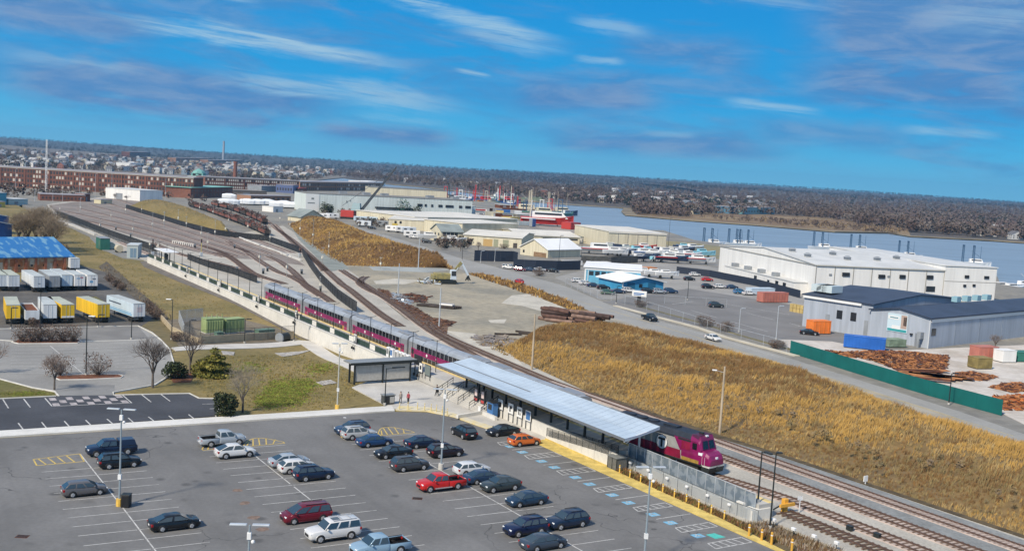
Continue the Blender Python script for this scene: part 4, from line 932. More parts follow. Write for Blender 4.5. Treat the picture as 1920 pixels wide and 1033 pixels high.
obj('wall', MB().box(-1.2, .25, -.2, 2.6, 0, 1.35), WALLM, obj_wall); obj('pier', MB().box(-2.2, -1.2, -.25, .15, 0, 1.75), WALLM, obj_wall)
pw3 = thing('garden_wall', 'low pale wall behind the chain-link fence under the blue-grey screen', 'wall', UV(-102.8, 82.75, 0), TH)
for i in range(9): obj('wall_panel', MB().box(i * 2.45, i * 2.45 + 2.42, -.1, .1, 0, 1.05 + .12 * (i % 2)), WALLM, pw3)
CHAIN = meshmat('chain_link', (.20, .21, .22), .09, .12); CHAIN_D = meshmat('chain_link_dark', (.03, .03, .03), .34, .1)
def fence(name, label, pts, h, step, m, postm=STEEL, cat='fence', r=.035, group=None, mid=False, panel_each=True):
 t = thing(name, label, cat, group=group); L = []
 for a, b in zip(pts[:-1], pts[1:]):
  n = max(1, round((b - a).length / step)); L += [a.lerp(b, i / n) for i in range(n)]
 L.append(pts[-1])
 for p in L: obj('post', MB().tube((p.x, p.y, p.z), (p.x, p.y, p.z + h), r, n=6), postm, t)
 mb = MB()
 for a, b in zip(L[:-1], L[1:]): mb.bar((a.x, a.y, a.z + h), (b.x, b.y, b.z + h), r * 1.5, r * 1.5)
 if mid:
  for a, b in zip(L[:-1], L[1:]): mb.bar((a.x, a.y, a.z + .12), (b.x, b.y, b.z + .12), r * 1.5, r * 1.5)
 obj('top_rail', mb, postm, t)
 for a, b in zip(L[:-1], L[1:]):
  obj('mesh_panel', MB().quad((a.x, a.y, a.z + .04), (b.x, b.y, b.z + .04), (b.x, b.y, b.z + h - .03), (a.x, a.y, a.z + h - .03)), m, t)
 return t
fence('chain_link_fence', 'grey chain-link fence on the planting strip below the blue-grey screen', [UV(-102.5, 82.3, .1), UV(-92, 82.2, .1), UV(-82, 82.1, .1), UV(-79.2, 82.4, .1)], 1.5, 2.5, meshmat('chain_link_pale', (.42, .44, .44), .4, .1), flat('post_grey', (.10, .11, .12), .5))
rp = thing('ramp_wall', 'pale ramp wall with yellow foot along the accessible bays', 'wall', UV(-117, 80.45, 0), TH)
for i in range(5):
 a, b_ = i * 2.78, i * 2.78 + 2.74; za, zb_ = .55 + .22 * i, .55 + .22 * (i + 1)
 za = min(za, 1.5); zb_ = min(zb_, 1.55)
 obj('wall_panel', MB().add([(a, -.12, 0), (b_, -.12, 0), (b_, .12, 0), (a, .12, 0), (a, -.12, za), (b_, -.12, zb_), (b_, .12, zb_), (a, .12, za)], [(0,3,2,1),(4,5,6,7),(0,1,5,4),(1,2,6,5),(2,3,7,6),(3,0,4,7)]), WALLM, rp)
obj('yellow_foot', MB().box(0, 13.9, -.2, -.122, 0, .3), YC, rp)
sheet('ramp', [UV(-117, 80.6, .5), UV(-103, 80.6, 1.5), UV(-103, 82.0, 1.5), UV(-117, 82.0, .5)], CONC, skirt=1.4)
railing('ramp_railing', 'dark vertical railing on the ramp wall beside the bays', -117, -103.2, 80.45, .55, 1.55, 1.15, 1.4, CHAIN_D, flat('rail_grey', (.05, .06, .06), .5), flat('rail_grey2', (.10, .11, .11), .4), pm=.05)
railing('ramp_railing', 'inner railing of the ramp under the canopy edge', -117, -103.2, 82.0, .5, 1.5, 1.1, 1.4, CHAIN_D, DKMET, DKMET, pm=.05)
eq = thing('equipment_cabinet', 'grey meshed enclosure at the end of the ramp wall', 'cabinet', UV(-102.0, 81.0, .12), TH)
obj('cage', MB().box(-.9, .9, -.8, .8, 0, 1.5), mat('cage_grey', (.13, .13, .12), .7, var=.2, scale=3.), eq); obj('cage_roof', MB().box(-1.0, 1.0, -.9, .9, 1.5, 1.6), flat('cage_roof', (.2, .21, .21), .5), eq)
for x in (-.9, 0, .9): obj('frame', MB().box(x-.04, x+.04, -.84, -.80, 0, 1.5), DKMET, eq)
def bollard(label, p, h, r, m, grp):
 t = thing('bollard', label, 'bollard', p, 0, grp); obj('post', MB().tube((0, 0, 0), (0, 0, h), r, n=10).tube((0, 0, h), (0, 0, h + .05), r, r * .5, n=10), m, t); obj('band', MB().tube((0, 0, h * .74), (0, 0, h * .82), r * 1.03, n=10), WHITE, t)
YB = mat('bollard_yellow', (.66, .42, .08), .5, var=.15, scale=3.)
for i, (x, y) in enumerate(((490, 895), (560, 893), (640, 896), (700, 902), (755, 908), (850, 925), (800, 915), (890, 945))): bollard('slim faded yellow bollard round the plaza corner, %s from the left' % nth(i), Z('H', x, y + 35, .15), 1.0, .07, mat('bollard_faded', (.62, .50, .22), .6, var=.2), 'faded yellow bollards of the plaza corner')
for i in range(10):
 u = -100.2 + i * 2.05; bollard('short yellow bollard by the planting strip, %s from the ramp end of the row' % nth(i), UV(u, 80.02, .14), .95, .085, YB, 'short yellow bollards')
for i, (x, y, h, l) in enumerate(((30, 770, 1.15, 'tall yellow bollard at the kerb end, first of four from the planting strip'), (205, 830, 1.1, 'tall yellow bollard, second of four from the planting strip'), (340, 890, 1.2, 'tall yellow bollard, third of four from the planting strip'), (622, 985, 1.2, 'tall yellow bollard standing apart on the grass, last of four'))):
 bollard(l, Z('X', x, y, .12), h * 1.05, .13, flat('bollard_amber', (.60, .33, .05), .5), 'tall yellow bollards')
for i, (x, y) in enumerate(((365, 660), (640, 790), (925, 890), (1235, 985))):
 t = thing('marker_light', 'small white-topped marker light, %s from the platform end' % ('first', 'second', 'third', 'fourth')[i], 'marker light', Z('X', x, y, .1), TH, 'white marker lights')
 obj('stem', MB().tube((0, 0, 0), (0, 0, .75), .04, n=6), DKMET, t); obj('head', MB().box(-.25, .25, -.16, .16, .75, 1.05), WHITE, t, bevel=.03)
for i in range(6):
 u = -100.6 + i * 3.5; t = thing('fence_lamp', 'small white lamp at the chain-link fence, %s from the ramp end' % nth(i), 'lamp', UV(u, 81.95, .1), TH, 'small white fence lamps')
 obj('stem', MB().tube((0, 0, 0), (0, 0, .9), .03, n=6), STEEL, t); obj('lamp_head', MB().box(-.2, .2, -.15, .1, .9, 1.15), WHITE, t, bevel=.03)
# ================================================================== canopy
ROOFM = mat('canopy_roof', (.58, .665, .725), .38, .2, var=.1, scale=.35, stretch=(.4, 1, 1), var2=.06, scale2=3.); EDGE = flat('canopy_edge', (.20, .21, .22), .4, .3)
CU0, CU1 = -144.9, -97.1; CV0, CV1, CVM = 78.0, 85.9, 81.6; ZC = 5.3; SH = lambda y: -.39 * (y - 78.0)
cn = thing('platform_canopy', 'long pale metal canopy roof over the plaza and platform', 'canopy', UV(CU0, 0, 0), TH)
LN = CU1 - CU0
N = 38
for k in range(N):
 a, b_ = LN * k / N + .02, LN * (k + 1) / N - .02; za = lambda x: ZC
 for (y0, z0, y1, z1) in ((CV0, ZC + .02, CVM - .03, ZC - .08), (CVM + .03, ZC - .08, CV1, ZC + .16)):
  s0, s1 = SH(y0), SH(y1)
  obj('roof_panel', MB().add([(a + s0, y0, z0-.12), (b_ + s0, y0, z0-.12), (b_ + s1, y1, z1-.12), (a + s1, y1, z1-.12), (a + s0, y0, z0), (b_ + s0, y0, z0), (b_ + s1, y1, z1), (a + s1, y1, z1)], [(0,3,2,1),(4,5,6,7),(0,1,5,4),(1,2,6,5),(2,3,7,6),(3,0,4,7)]), ROOFM, cn)
obj('gutter', MB().box(-1.2, 21.5, CVM - .12, CVM + .12, ZC - .12, ZC - .03), EDGE, cn)
obj('fascia', MB().box(0, LN, CV0 - .08, CV0 - .002, ZC - .28, ZC + .05), EDGE, cn); obj('fascia', MB().box(SH(CV1), LN + SH(CV1), CV1 + .002, CV1 + .08, ZC - .1, ZC + .2), EDGE, cn)
obj('end_beam', MB().bar((LN - .1, CV0, ZC - .25), (LN - .1 + SH(CV1), CV1, ZC - .1), .14, .3), WHITE, cn)
for k in range(10):
 x = 2 + (LN - 12.) * k / 9
 obj('column', MB().box(x - .13, x + .13, 82.3, 82.56, .2 if x > 12 else ZP, ZC - .25), DKMET, cn); obj('rafter', MB().bar((x + .8, CV0 + .1, ZC - .26), (x + .8 + SH(CV1 - .1), CV1 - .1, ZC - .16), .14, .24), DKMET, cn)
obj('column', MB().box(LN - 5.9, LN - 5.7, 84.9, 85.1, ZP, ZC - .15), WHITE, cn)
obj('tie_bar', MB().bar((LN - 1.2, CV0 + 1.3, ZC - .9), (LN - 5.8, 84.9, ZC - .9), .1, .1), WHITE, cn)
stp = thing('platform_steps', 'wide concrete steps with five dark handrails up to the platform', 'steps', UV(-146.5, 79.3, .12), TH)
SU0, SU1 = 0., 14.5
for i in range(9): obj('step', MB().box(SU0, SU1, .28 * i, 2.6, .185 * i, .185 * (i + 1)), CONC, stp)
for k in range(5):
 x = SU0 + .3 + k * (SU1 - .6) / 4
 obj('handrail', MB().bar((x, -.35, 1.0), (x, 2.6, 2.66), .07, .09).bar((x, -.35, .6), (x, 2.6, 2.26), .05, .05), DKMET, stp)
 for j in range(4): obj('rail_post', MB().box(x-.03, x+.03, -.3 + j*.95 - .03, -.3 + j*.95 + .03, .53 * j - .02, 1.02 + .535 * j), DKMET, stp)
pw2 = thing('platform_wall', 'low concrete platform wall behind the plaza kiosks', 'retaining wall', UV(-132, 81.2, 0), TH)
for i in range(4): obj('wall_panel', MB().box(i * 7.4, i * 7.4 + 7.36, -.14, .16, 0, ZP - .02), WALLM, pw2)
sw = thing('seat_wall', 'low concrete seat wall at the plaza corner above the black saloon', 'wall', G(880, 786, .12), 0)
A_, B_, C_ = G(857, 784, .12), G(905, 776, .12), G(930, 788, .12); A_ -= sw.location; B_ -= sw.location; C_ -= sw.location
obj('wall', MB().bar(A_ + Vector((0,0,.25)), B_ + Vector((0,0,.25)), .4, .5), WALLM, sw); obj('wall', MB().bar(B_ + Vector((0,0,.25)) + (C_-B_)*.03, C_ + Vector((0,0,.25)), .42, .52), CONC_W, sw)
# ================================================================== signs, boards and kiosks of the station
SIGNW = flat('sign_white', (.72, .72, .70), .4); SIGND = flat('sign_dark', (.02, .022, .026), .4); SIGNB = flat('sign_blue', (.05, .16, .38), .4); SIGNR = flat('sign_red', (.45, .06, .06), .4); SIGNG = flat('sign_grey', (.22, .23, .23), .4)
def board(name, label, cat, p, w, h, z, face, marks, frame=SIGND, group=None, rz=TH, legs=True):
 """upright board on two legs facing -v"""
 t = thing(name, label, cat, p, rz, group)
 if legs:
  for s in (-1, 1): obj('leg', MB().box(s*w*.42-.04, s*w*.42+.04, -.04, .04, 0, z + .05), frame, t)
 obj('frame', MB().box(-w/2, w/2, -.05, .05, z, z + h), frame, t, bevel=.015); f = obj('panel', MB().box(-w/2+.06, w/2-.06, -.075, -.052, z + .06, z + h - .06), face, t)
 for (x0, x1, y0, y1, m) in marks: obj('print', MB().box(-w/2 + w*x0, -w/2 + w*x1, -.088, -.077, z + h*y0, z + h*y1), m, f)
 return t
poster = [(.25, .72, .62, .74, SIGND), (.3, .45, .25, .6, SIGND), (.55, .7, .25, .45, SIGND)]
for i, (x, y, l, mk) in enumerate(((262, 440, 'first of four white poster boards under the canopy edge, nearest the blue kiosk', [(.3, .7, .25, .7, SIGND)]), (335, 470, 'second of four white poster boards under the canopy edge', [(.3, .75, .5, .75, SIGND), (.3, .5, .2, .5, SIGND)]), (405, 495, 'third of four white poster boards under the canopy edge', poster), (465, 520, 'last of four poster boards under the canopy edge, with a blue sheet', [(.15, .85, .15, .85, SIGNB)]))):
 p = Z('I', x, y + 25, 1.2); u, v = uv_of(p); board('poster_board', l, 'poster board', UV(u, 80.9, .12), 1.5, 1.6, 1.15, SIGNW, mk, group='white poster boards')
for x, y, l in ((90, 345, 'dark display board with a white and red figure, left of two by the steps'), (120, 365, 'dark display board with a pink figure, right of two by the steps')):
 p = Z('I', x, y, 2.4); u, v = uv_of(p); board('display_board', l, 'display board', UV(u, 80.7, .12), 1.3, 2.2, .8, SIGND, [(.2, .75, .45, .9, flat('pale_pink', (.62, .5, .48))), (.15, .8, .12, .3, SIGNR)], group='dark display boards')
k = thing('ticket_kiosk', 'blue and dark ticket kiosk with a white base under the canopy', 'kiosk', UV(uv_of(Z('I', 195, 470, 1.))[0], 80.0, .12), TH)
obj('cabinet', MB().box(-.8, .8, -.45, .45, 0, 2.2), SIGNB, k, bevel=.03); obj('screen', MB().box(-.5, .5, -.48, -.452, 1.1, 1.9), SIGND, k); obj('roof', MB().box(-1., 1., -.6, .6, 2.2, 2.32), SIGND, k); obj('base_plate', MB().box(-1., 1., -.65, .6, 0, .08), DKMET, k)
k = thing('white_box', 'white utility box beside the blue kiosk', 'box', UV(uv_of(Z('I', 150, 470, .4))[0], 79.6, .12), TH); obj('case', MB().box(-.4, .4, -.3, .3, 0, .9), WHITE, k, bevel=.03); obj('lid', MB().box(-.43, .43, -.33, .33, .9, .98), WHITE, k)
for x, y, l in ((80, 430, 'dark bicycle rack hoop group left of the blue kiosk'),):
 p = Z('I', x, y, .12); k = thing('bicycle_rack', l, 'bicycle rack', (p.x, p.y, .12), TH)
 for i in range(5):
  for s in (-.3, .3): obj('hoop_leg', MB().tube((i * .7 - 1.4, s, 0), (i * .7 - 1.4, s, .85), .035, n=6), DKMET, k)
  obj('hoop_top', MB().tube((i * .7 - 1.4, -.3, .85), (i * .7 - 1.4, .3, .85), .035, n=6), DKMET, k)
p = Z('I', 10, 390, .3); k = thing('bin_pair', 'dark litter and recycling bins at the foot of the steps', 'litter bin', (p.x, p.y, .12), TH)
for s in (-.45, .45):
 obj('bin', MB().box(s-.35, s+.35, -.35, .35, 0, 1.05), SIGND, k, bevel=.04); obj('hood', MB().box(s-.37, s+.37, -.37, .37, 1.2, 1.3), DKMET, k)
 for q in (-.3, .3): obj('upright', MB().box(s+q-.03, s+q+.03, .28, .33, 1.05, 1.2), DKMET, k)
HB = [(('J', 210, 360), 'first'), (('J', 495, 485), 'second'), (('J', 1003, 680), 'third'), (('S', 803, 750), 'fourth'), (('S', 512, 640), 'fifth')]
HL = dict(first='sign board on the wall railing below the last coach', second='sign board on the wall railing below the second coach', third='tall sign board on the wall railing below the third coach', fourth='sign board on the wall railing just left of the train', fifth='sign board on the wall railing nearest the white shelter')
for (t_, x, y), n in HB:
 u = uv_of(Z(t_, x, y, ZP + .6))[0]
 t = board('railing_sign', HL[n], 'sign board', UV(u, 81.25, ZP - .1), 1.5, 1.7, .35, SIGNG, [(.1, .9, .82, .95, SIGNW), (.15, .5, .2, .7, SIGNW)], group='sign boards on the platform railing')
 for s in (-.4, .4): obj('bracket', MB().bar((s, -.1, .1), (s, -.5, -.5), .07, .07), DKMET, t); obj('floodlight', MB().box(s-.16, s+.16, -.62, -.38, -.85, -.42), BLACK, t)
for i, (x, m, l) in enumerate(((1165, WHITE, 'white machine, first from the left in the row on the platform edge of the plaza'), (1205, SIGNB, 'white and blue machine, second in the row'), (1255, WHITE, 'white poster frame, third in the row'), (1295, WHITE, 'white poster frame, fourth in the row next to the post'), (1330, WHITE, 'slim white pylon sign, fifth in the row'), (1372, WHITE, 'white cabinet beside the dark screen'))):
 u = uv_of(Z('J', x, 790 + (x - 1165) * .3, ZP + .5))[0]; t = thing('machine_cabinet', l, 'cabinet', UV(u, 81.75, ZP), TH, 'white cabinets beside the dark screen')
 obj('case', MB().box(-.5, .5, -.28, .28, 0, 1.75), WHITE, t, bevel=.03); obj('front', MB().box(-.36, .36, -.31, -.282, .55, 1.5), m if m is SIGNB else SIGNG, t)
u = uv_of(Z('J', 1430, 870, ZP + 1.))[0]
t = board('departure_screen', 'large black departure screen on two arms above the plaza end', 'display screen', UV(u, 81.3, ZP - .4), 2.7, 1.7, 1.25, SIGND, [], group=None)
for s in (-.6, .6): obj('bracket', MB().bar((s, -.05, 1.2), (s, -.3, -.2), .1, .1), DKMET, t); obj('floodlight', MB().box(s-.18, s+.18, -.5, -.2, -.6, -.15), BLACK, t)
u = uv_of(Z('J', 1480, 905, ZP + .5))[0]; board('notice_board', 'white notice board with a dark square by the departure screen', 'notice board', UV(u, 81.2, .9), 1.3, 1.6, .8, SIGNW, [(.28, .72, .3, .7, SIGND)])
u = uv_of(Z('J', 1525, 925, ZP + .5))[0]; board('notice_board', 'plain grey-green panel right of the white notice board', 'notice board', UV(u + .3, 81.2, .9), 2.0, 1.8, .7, flat('panel_green', (.16, .19, .18)), [])
p = Z('S', 390, 560, ZP); u, v = uv_of(p); sh = thing('platform_shelter', 'small white-roofed shelter at the far end of the platform', 'shelter', UV(u, 83.6, ZP), TH)
obj('roof', MB().box(-6.5, 6.5, -2.1, 2.1, 3.2, 3.45), WHITE, sh, bevel=.03)
for x in (-5, 0, 5): obj('post', MB().box(x-.12, x+.12, -.3, -.06, 0, 3.2), DKMET, sh)
obj('windbreak', MB().box(-5, 0, .6, .65, .2, 2.2), WGLASS, sh)
A_ = G(664, 721, .12); B_ = G(768, 714, .12); d = (B_ - A_); ln = d.length; an = math.atan2(d.y, d.x)
bs = thing('mesh_shelter', 'long flat-roofed shelter with dark posts and pale mesh panels on the plaza', 'shelter', A_, an); hh = 3.6
obj('roof', MB().box(-1.0, ln + 1.0, -.6, 2.3, hh - .12, hh + .1), SIGNG, bs, bevel=.02); obj('roof_edge', MB().box(-1.05, ln + 1.05, -.66, -.602, hh - .3, hh + .06), DKMET, bs)
MESHP = mat('mesh_pale', (.40, .39, .36), .8, var=.1, scale=2.)
for x in (0, ln/2, ln):
 for y in (0, 1.9): obj('post', MB().box(x-.13, x+.13, y-.13, y+.13, 0, hh-.13), DKMET, bs)
for i in range(2): obj('mesh_panel', MB().box(i*ln/2+.14, (i+1)*ln/2-.14, -.02, .02, .5, hh - .55), MESHP, bs); obj('lower_rail', MB().box(i*ln/2+.14, (i+1)*ln/2-.14, -.05, .05, .35, .48), DKMET, bs); obj('upper_rail', MB().box(i*ln/2+.14, (i+1)*ln/2-.14, -.05, .05, hh - .54, hh - .4), DKMET, bs)
p = Z('H', 390, 885, .12); k = thing('litter_bin', 'square dark litter bin with a pale top beside the plaza lamp post', 'litter bin', p, an)
obj('body', MB().box(-.9, .9, -.5, .5, .08, 1.35), mat('bin_dark', (.06, .065, .065), .6, var=.2), k, bevel=.04); obj('top', MB().box(-1., 1., -.6, .6, 1.38, 1.5), SIGNG, k); obj('door', MB().box(.1, .8, -.53, -.502, .25, 1.2), MESHP, k); obj('door', MB().box(-.8, -.1, -.53, -.502, .25, 1.2), SIGND, k)
# ================================================================== the train
CSIL = mat('coach_silver', (.30, .31, .325), .4, .35, var=.06, scale=.6, stretch=(.3, 1, 3)); CROOF = mat('coach_roof', (.31, .34, .375), .5, .15, var=.14, scale=.5)
PURP = mat('coach_purple', (.22, .010, .085), .4, var=.25, scale=.7, stretch=(.5, 1, 2)); CYEL = flat('coach_yellow', (.50, .27, .05), .5); CDOOR = flat('coach_door', (.30, .02, .10), .4); CWIN = flat('coach_window', (.010, .010, .014), .12, spec=.6)
TRUCK = mat('bogie', (.03, .028, .026), .8, var=.2)
CL, CH, CHW = 25.6, 4.75, 1.52
ZRAIL = .5
UPW = MB().box(-.60, .60, -.03, .03, -.47, .47).mesh('window'); LOW = MB().box(-.60, .60, -.03, .03, -.36, .36).mesh('window')
def bogie(par, x, z=0):
 b = obj('bogie', MB().box(x-1.7, x+1.7, -1.15, 1.15, z+.3, z+.85), TRUCK, par, bevel=.05)
 for dx in (-1.25, 1.25): obj('wheelset', MB().tube((x+dx, -.8, z+.46), (x+dx, .8, z+.46), .46, n=14), TRUCK, b)
def coach(label, u, end=False):
 t = thing('passenger_coach', label, 'train coach', UV(u, 87.45, ZRAIL), TH, 'coaches of the purple train')
 h = CHW
 prof = [(-h*.94, .95), (-h, 1.25), (-h, 3.95), (-h*.93, 4.32), (-h*.70, 4.6), (-h*.3, CH), (h*.3, CH), (h*.70, 4.6), (h*.93, 4.32), (h, 3.95), (h, 1.25), (h*.94, .95)]
 mb = MB(); secs = [[(x, y, z) for y, z in prof] for x in (0, CL)]; mb.loft(secs)
 for i in range(len(mb.f)):
  f = mb.f[i]; zc = sum(mb.v[k][2] for k in f) / len(f)
  if zc > 4.0 and len(f) == 4: mb.m[i] = 1
 obj('body', mb, [CSIL, CROOF], t, smooth=False)
 obj('purple_band', MB().box(1.1, CL - 1.1, -h - .02, -h + .05, 2.05, 2.92), PURP, t)
 obj('yellow_band', MB().box(2.9, CL - 2.9, -h - .016, -h + .05, .98, 1.22), CYEL, t); obj('skirt', MB().box(4.2, CL - 4.2, -h*.9, h*.9, .3, .948), TRUCK, t)
 for i in range(13):
  x = 3.9 + i * (CL - 7.8) / 12
  link('window', UPW, CWIN, t, (x, -h - .01, 3.42)); link('window', LOW, CWIN, t, (x, -h - .01, 1.64))
 for x in (1.7, CL - 1.7):
  obj('door', MB().box(x - .62, x + .62, -h - .03, -h + .04, 1.0, 3.0), CDOOR, t); 
  for dx in (-.3, .3): obj('door_window', MB().box(x + dx - .2, x + dx + .2, -h - .042, -h - .031, 1.95, 2.75), CWIN, t)
 for x in (3.2, CL - 3.2): obj('end_panel', MB().box(x - .55, x + .55, -h - .012, -h + .05, 1.23, 2.04), CYEL if x > 9 else PURP, t)
 obj('emblem', MB().tube((CL*.28, -h - .03, 2.5), (CL*.28, -h - .022, 2.5), .26, n=12), WHITE, t); obj('emblem', MB().tube((CL*.42, -h - .03, 2.45), (CL*.42, -h - .022, 2.45), .2, n=12), WHITE, t); obj('emblem', MB().tube((CL - 4.8, -h - .03, 2.5), (CL - 4.8, -h - .022, 2.5), .26, n=12), WHITE, t)
 for x in (3.0, CL - 3.0): obj('roof_unit', MB().frus((x-2.2, x+2.2, -.95, .95), (x-2.0, x+2.0, -.8, .8), CH - .04, CH + .2), CSIL, t); bogie(t, x + (.8 if x < 9 else -.8))
 for x in (.1, CL - .1): obj('gangway', MB().box(x - (.35 if x < 1 else -.1), x + (.1 if x < 1 else .35) , -.6, .6, .9, 3.6) if False else MB().box(min(x, x + (-.42 if x < 1 else .42)), max(x, x + (-.42 if x < 1 else .42)), -.6, .6, 1.0, 3.6), BLACK, t)
 if end:
  obj('cab_front', MB().box(-.06, .6, -h*.97, h*.97, 1.0, 4.1), CDOOR, t); obj('cab_window', MB().box(-.09, -.062, -1.2, -.3, 2.9, 3.6).box(-.09, -.062, .3, 1.2, 2.9, 3.6), CWIN, t)
 return t
UC0 = -249.6; PITCHC = 26.35
for i, l in enumerate(('rear cab coach of the train, farthest from the locomotive', 'second coach from the rear, beside the lone lamp post on the lawn', 'third coach from the rear, above the tall railing sign', 'coach in front of the departure screen, partly behind the canopy tip', 'coach hidden behind the canopy, coupled to the locomotive')):
 coach(l, UC0 + i * PITCHC, end=(i == 0))
LP = mat('loco_purple', (.20, .007, .08), .35, coat=.3, var=.2, scale=.8); LM = mat('loco_maroon', (.20, .010, .038), .4, coat=.2, var=.25, scale=.8); LS = mat('loco_silver', (.31, .31, .295), .5, .2, var=.15, scale=1.); LR = mat('loco_roof', (.016, .022, .034), .6, .0, var=.25, scale=1.)
LX = 16.4
pr, pf = UV(-110.6, vt(-110.6)), UV(-94.4, vt(-94.4))
lang = math.atan2(pf.y - pr.y, pf.x - pr.x); LOC = pr.copy(); LOC.z = ZRAIL
lo = thing('locomotive', 'purple and silver diesel locomotive with a round T emblem at the canopy end', 'locomotive', LOC, lang)
hw = 1.5
hood = MB(); 
hood.loft([[(x, -hw, 1.15), (x, -hw, 3.85), (x, -hw*.72, 4.45), (x, hw*.72, 4.45), (x, hw, 3.85), (x, hw, 1.15)] for x in (.3, 13.8)])
obj('hood', hood, LS, lo)
obj('roof', MB().loft([[(x, -hw*1.012, 3.66), (x, -hw*1.006, 3.9), (x, -hw*.74, 4.50), (x, hw*.74, 4.50), (x, hw*1.006, 3.9), (x, hw*1.012, 3.66)] for x in (.32, 13.6)]), LR, lo)
obj('side_band', MB().add([(.3, -hw-.015, 1.17), (12.2, -hw-.015, 1.17), (12.0, -hw-.015, 2.25), (.3, -hw-.015, 2.25), (.3, -hw+.05, 1.17), (12.2, -hw+.05, 1.17), (12.0, -hw+.05, 2.25), (.3, -hw+.05, 2.25)], [(0,1,2,3),(7,6,5,4),(0,4,5,1),(1,5,6,2),(2,6,7,3),(3,7,4,0)]), LM, lo)
obj('side_sweep', MB().add([(12.0, -hw-.018, 2.25), (13.8, -hw-.018, 2.25), (13.8, -hw-.018, 3.84), (10.9, -hw-.018, 3.84), (12.0, -hw+.05, 2.25), (13.8, -hw+.05, 2.25), (13.8, -hw+.05, 3.84), (10.9, -hw+.05, 3.84)], [(0,1,2,3),(7,6,5,4),(0,4,5,1),(1,5,6,2),(2,6,7,3),(3,7,4,0)]), LP, lo)
obj('side_sweep', MB().box(12.21, 13.8, -hw-.017, -hw+.05, 1.6, 2.248), LP, lo)
cab = MB(); ch = 1.52
cab.loft([[(x, -ch, 1.15), (x, -ch, z1), (x, -ch*.78, z2), (x, ch*.78, z2), (x, ch, z1), (x, ch, 1.15)] for x, z1, z2 in ((13.5, 3.85, 4.55), (14.75, 3.8, 4.5), (14.95, 3.55, 4.1), (15.25, 2.85, 2.95))])
obj('cab', cab, LP, lo)
obj('cab_roof', MB().loft([[(x, -1.53, 3.7), (x, -1.2, 4.56), (x, 1.2, 4.56), (x, 1.53, 3.7)] for x in (13.55, 14.7)]), mat('loco_cab_roof', (.06, .008, .035), .5, var=.2), lo)
obj('windscreen', MB().add([(15.29, -1.15, 3.02), (15.29, -.08, 3.02), (15.04, -.08, 3.95), (15.04, -1.0, 3.95)], [(0,1,2,3)]).add([(15.29, .08, 3.02), (15.29, 1.15, 3.02), (15.04, 1.0, 3.95), (15.04, .08, 3.95)], [(0,1,2,3)]), CWIN, lo)
obj('side_window', MB().box(13.9, 14.6, -ch-.015, -ch+.03, 2.8, 3.6), CWIN, lo)
nose = MB(); nose.loft([[(x, -y, 1.2), (x, -y*1.0, z*.86), (x, -y*.8, z), (x, y*.8, z), (x, y, z*.86), (x, y, 1.2)] for x, y, z in ((15.1, 1.52, 2.85), (15.9, 1.5, 2.7), (16.4, 1.42, 2.4), (16.65, 1.3, 1.9))])
obj('nose', nose, LP, lo, smooth=False, bevel=.05)
obj('headlight', MB().box(16.45, 16.64, -.22, .22, 1.95, 2.2), LENS, lo, bevel=.03); obj('headlight', MB().box(14.6, 14.95, -.2, .2, 4.4, 4.56), LENS, lo)
obj('number_board', MB().box(14.9, 15.5, -1.535, -1.0, 2.3, 2.62), LENS, lo)
obj('pilot', MB().frus((15.4, 16.5, -1.45, 1.45), (15.4, 16.7, -1.4, 1.4), .28, 1.0), DKMET, lo); obj('pilot_stripe', MB().box(15.4, 16.68, -1.5, 1.5, 1.0, 1.16), PAINT_W, lo); obj('coupler', MB().box(16.6, 17.1, -.18, .18, .75, 1.05), DKMET, lo)
obj('sill', MB().box(.1, 15.6, -1.5, 1.5, .95, 1.148), DKMET, lo); obj('fuel_tank', MB().box(5.6, 10.4, -1.35, 1.35, .3, .94), mat('loco_tank', (.16, .13, .05), .7, var=.2), lo, bevel=.12)
obj('gold_panel', MB().box(12.3, 15.0, -1.53, -1.4, 1.16, 1.58), mat('loco_gold', (.30, .19, .04), .6, var=.25, scale=2.), lo)
bogie(lo, 3.0); bogie(lo, 13.0)
for x in (2.2, 4.2, 6.2): obj('roof_fan', MB().tube((x, 0, 4.5), (x, 0, 4.68), .75, n=16), LR, lo)
obj('exhaust_hatch', MB().box(8.2, 10.4, -.5, .5, 4.5, 4.72), LR, lo); obj('horn', MB().box(13.7, 14.3, -.15, .15, 4.55, 4.8), DKMET, lo)
for x in (12.4, 12.9, 13.35): obj('grille', MB().box(x-.22, x+.22, -hw-.035, -hw-.019, 2.5, 3.5), LM, lo)
obj('louvre', MB().box(11.6, 13.6, -hw-.03, -hw-.019, 3.55, 3.8), DKMET, lo)
em = obj('emblem', MB().tube((9.0, -hw-.05, 2.62), (9.0, -hw-.02, 2.62), .98, n=28), WHITE, lo)
obj('ring', MB().loft([[(9.0 + r*math.cos(2*math.pi*i/28), -hw-.056, 2.62 + r*math.sin(2*math.pi*i/28)) for i in range(28)] for r in (.98, .88)], cap=False), BLACK, em)
obj('letter_t', MB().box(8.42, 9.58, -hw-.064, -hw-.052, 2.86, 3.14).box(8.85, 9.15, -hw-.0641, -hw-.0521, 1.95, 2.86), BLACK, em)
for x in (15.5, 15.9): obj('handrail', MB().tube((x, -1.5, 1.2), (x, -1.5, 2.2), .025, n=6), PAINT_W, lo)
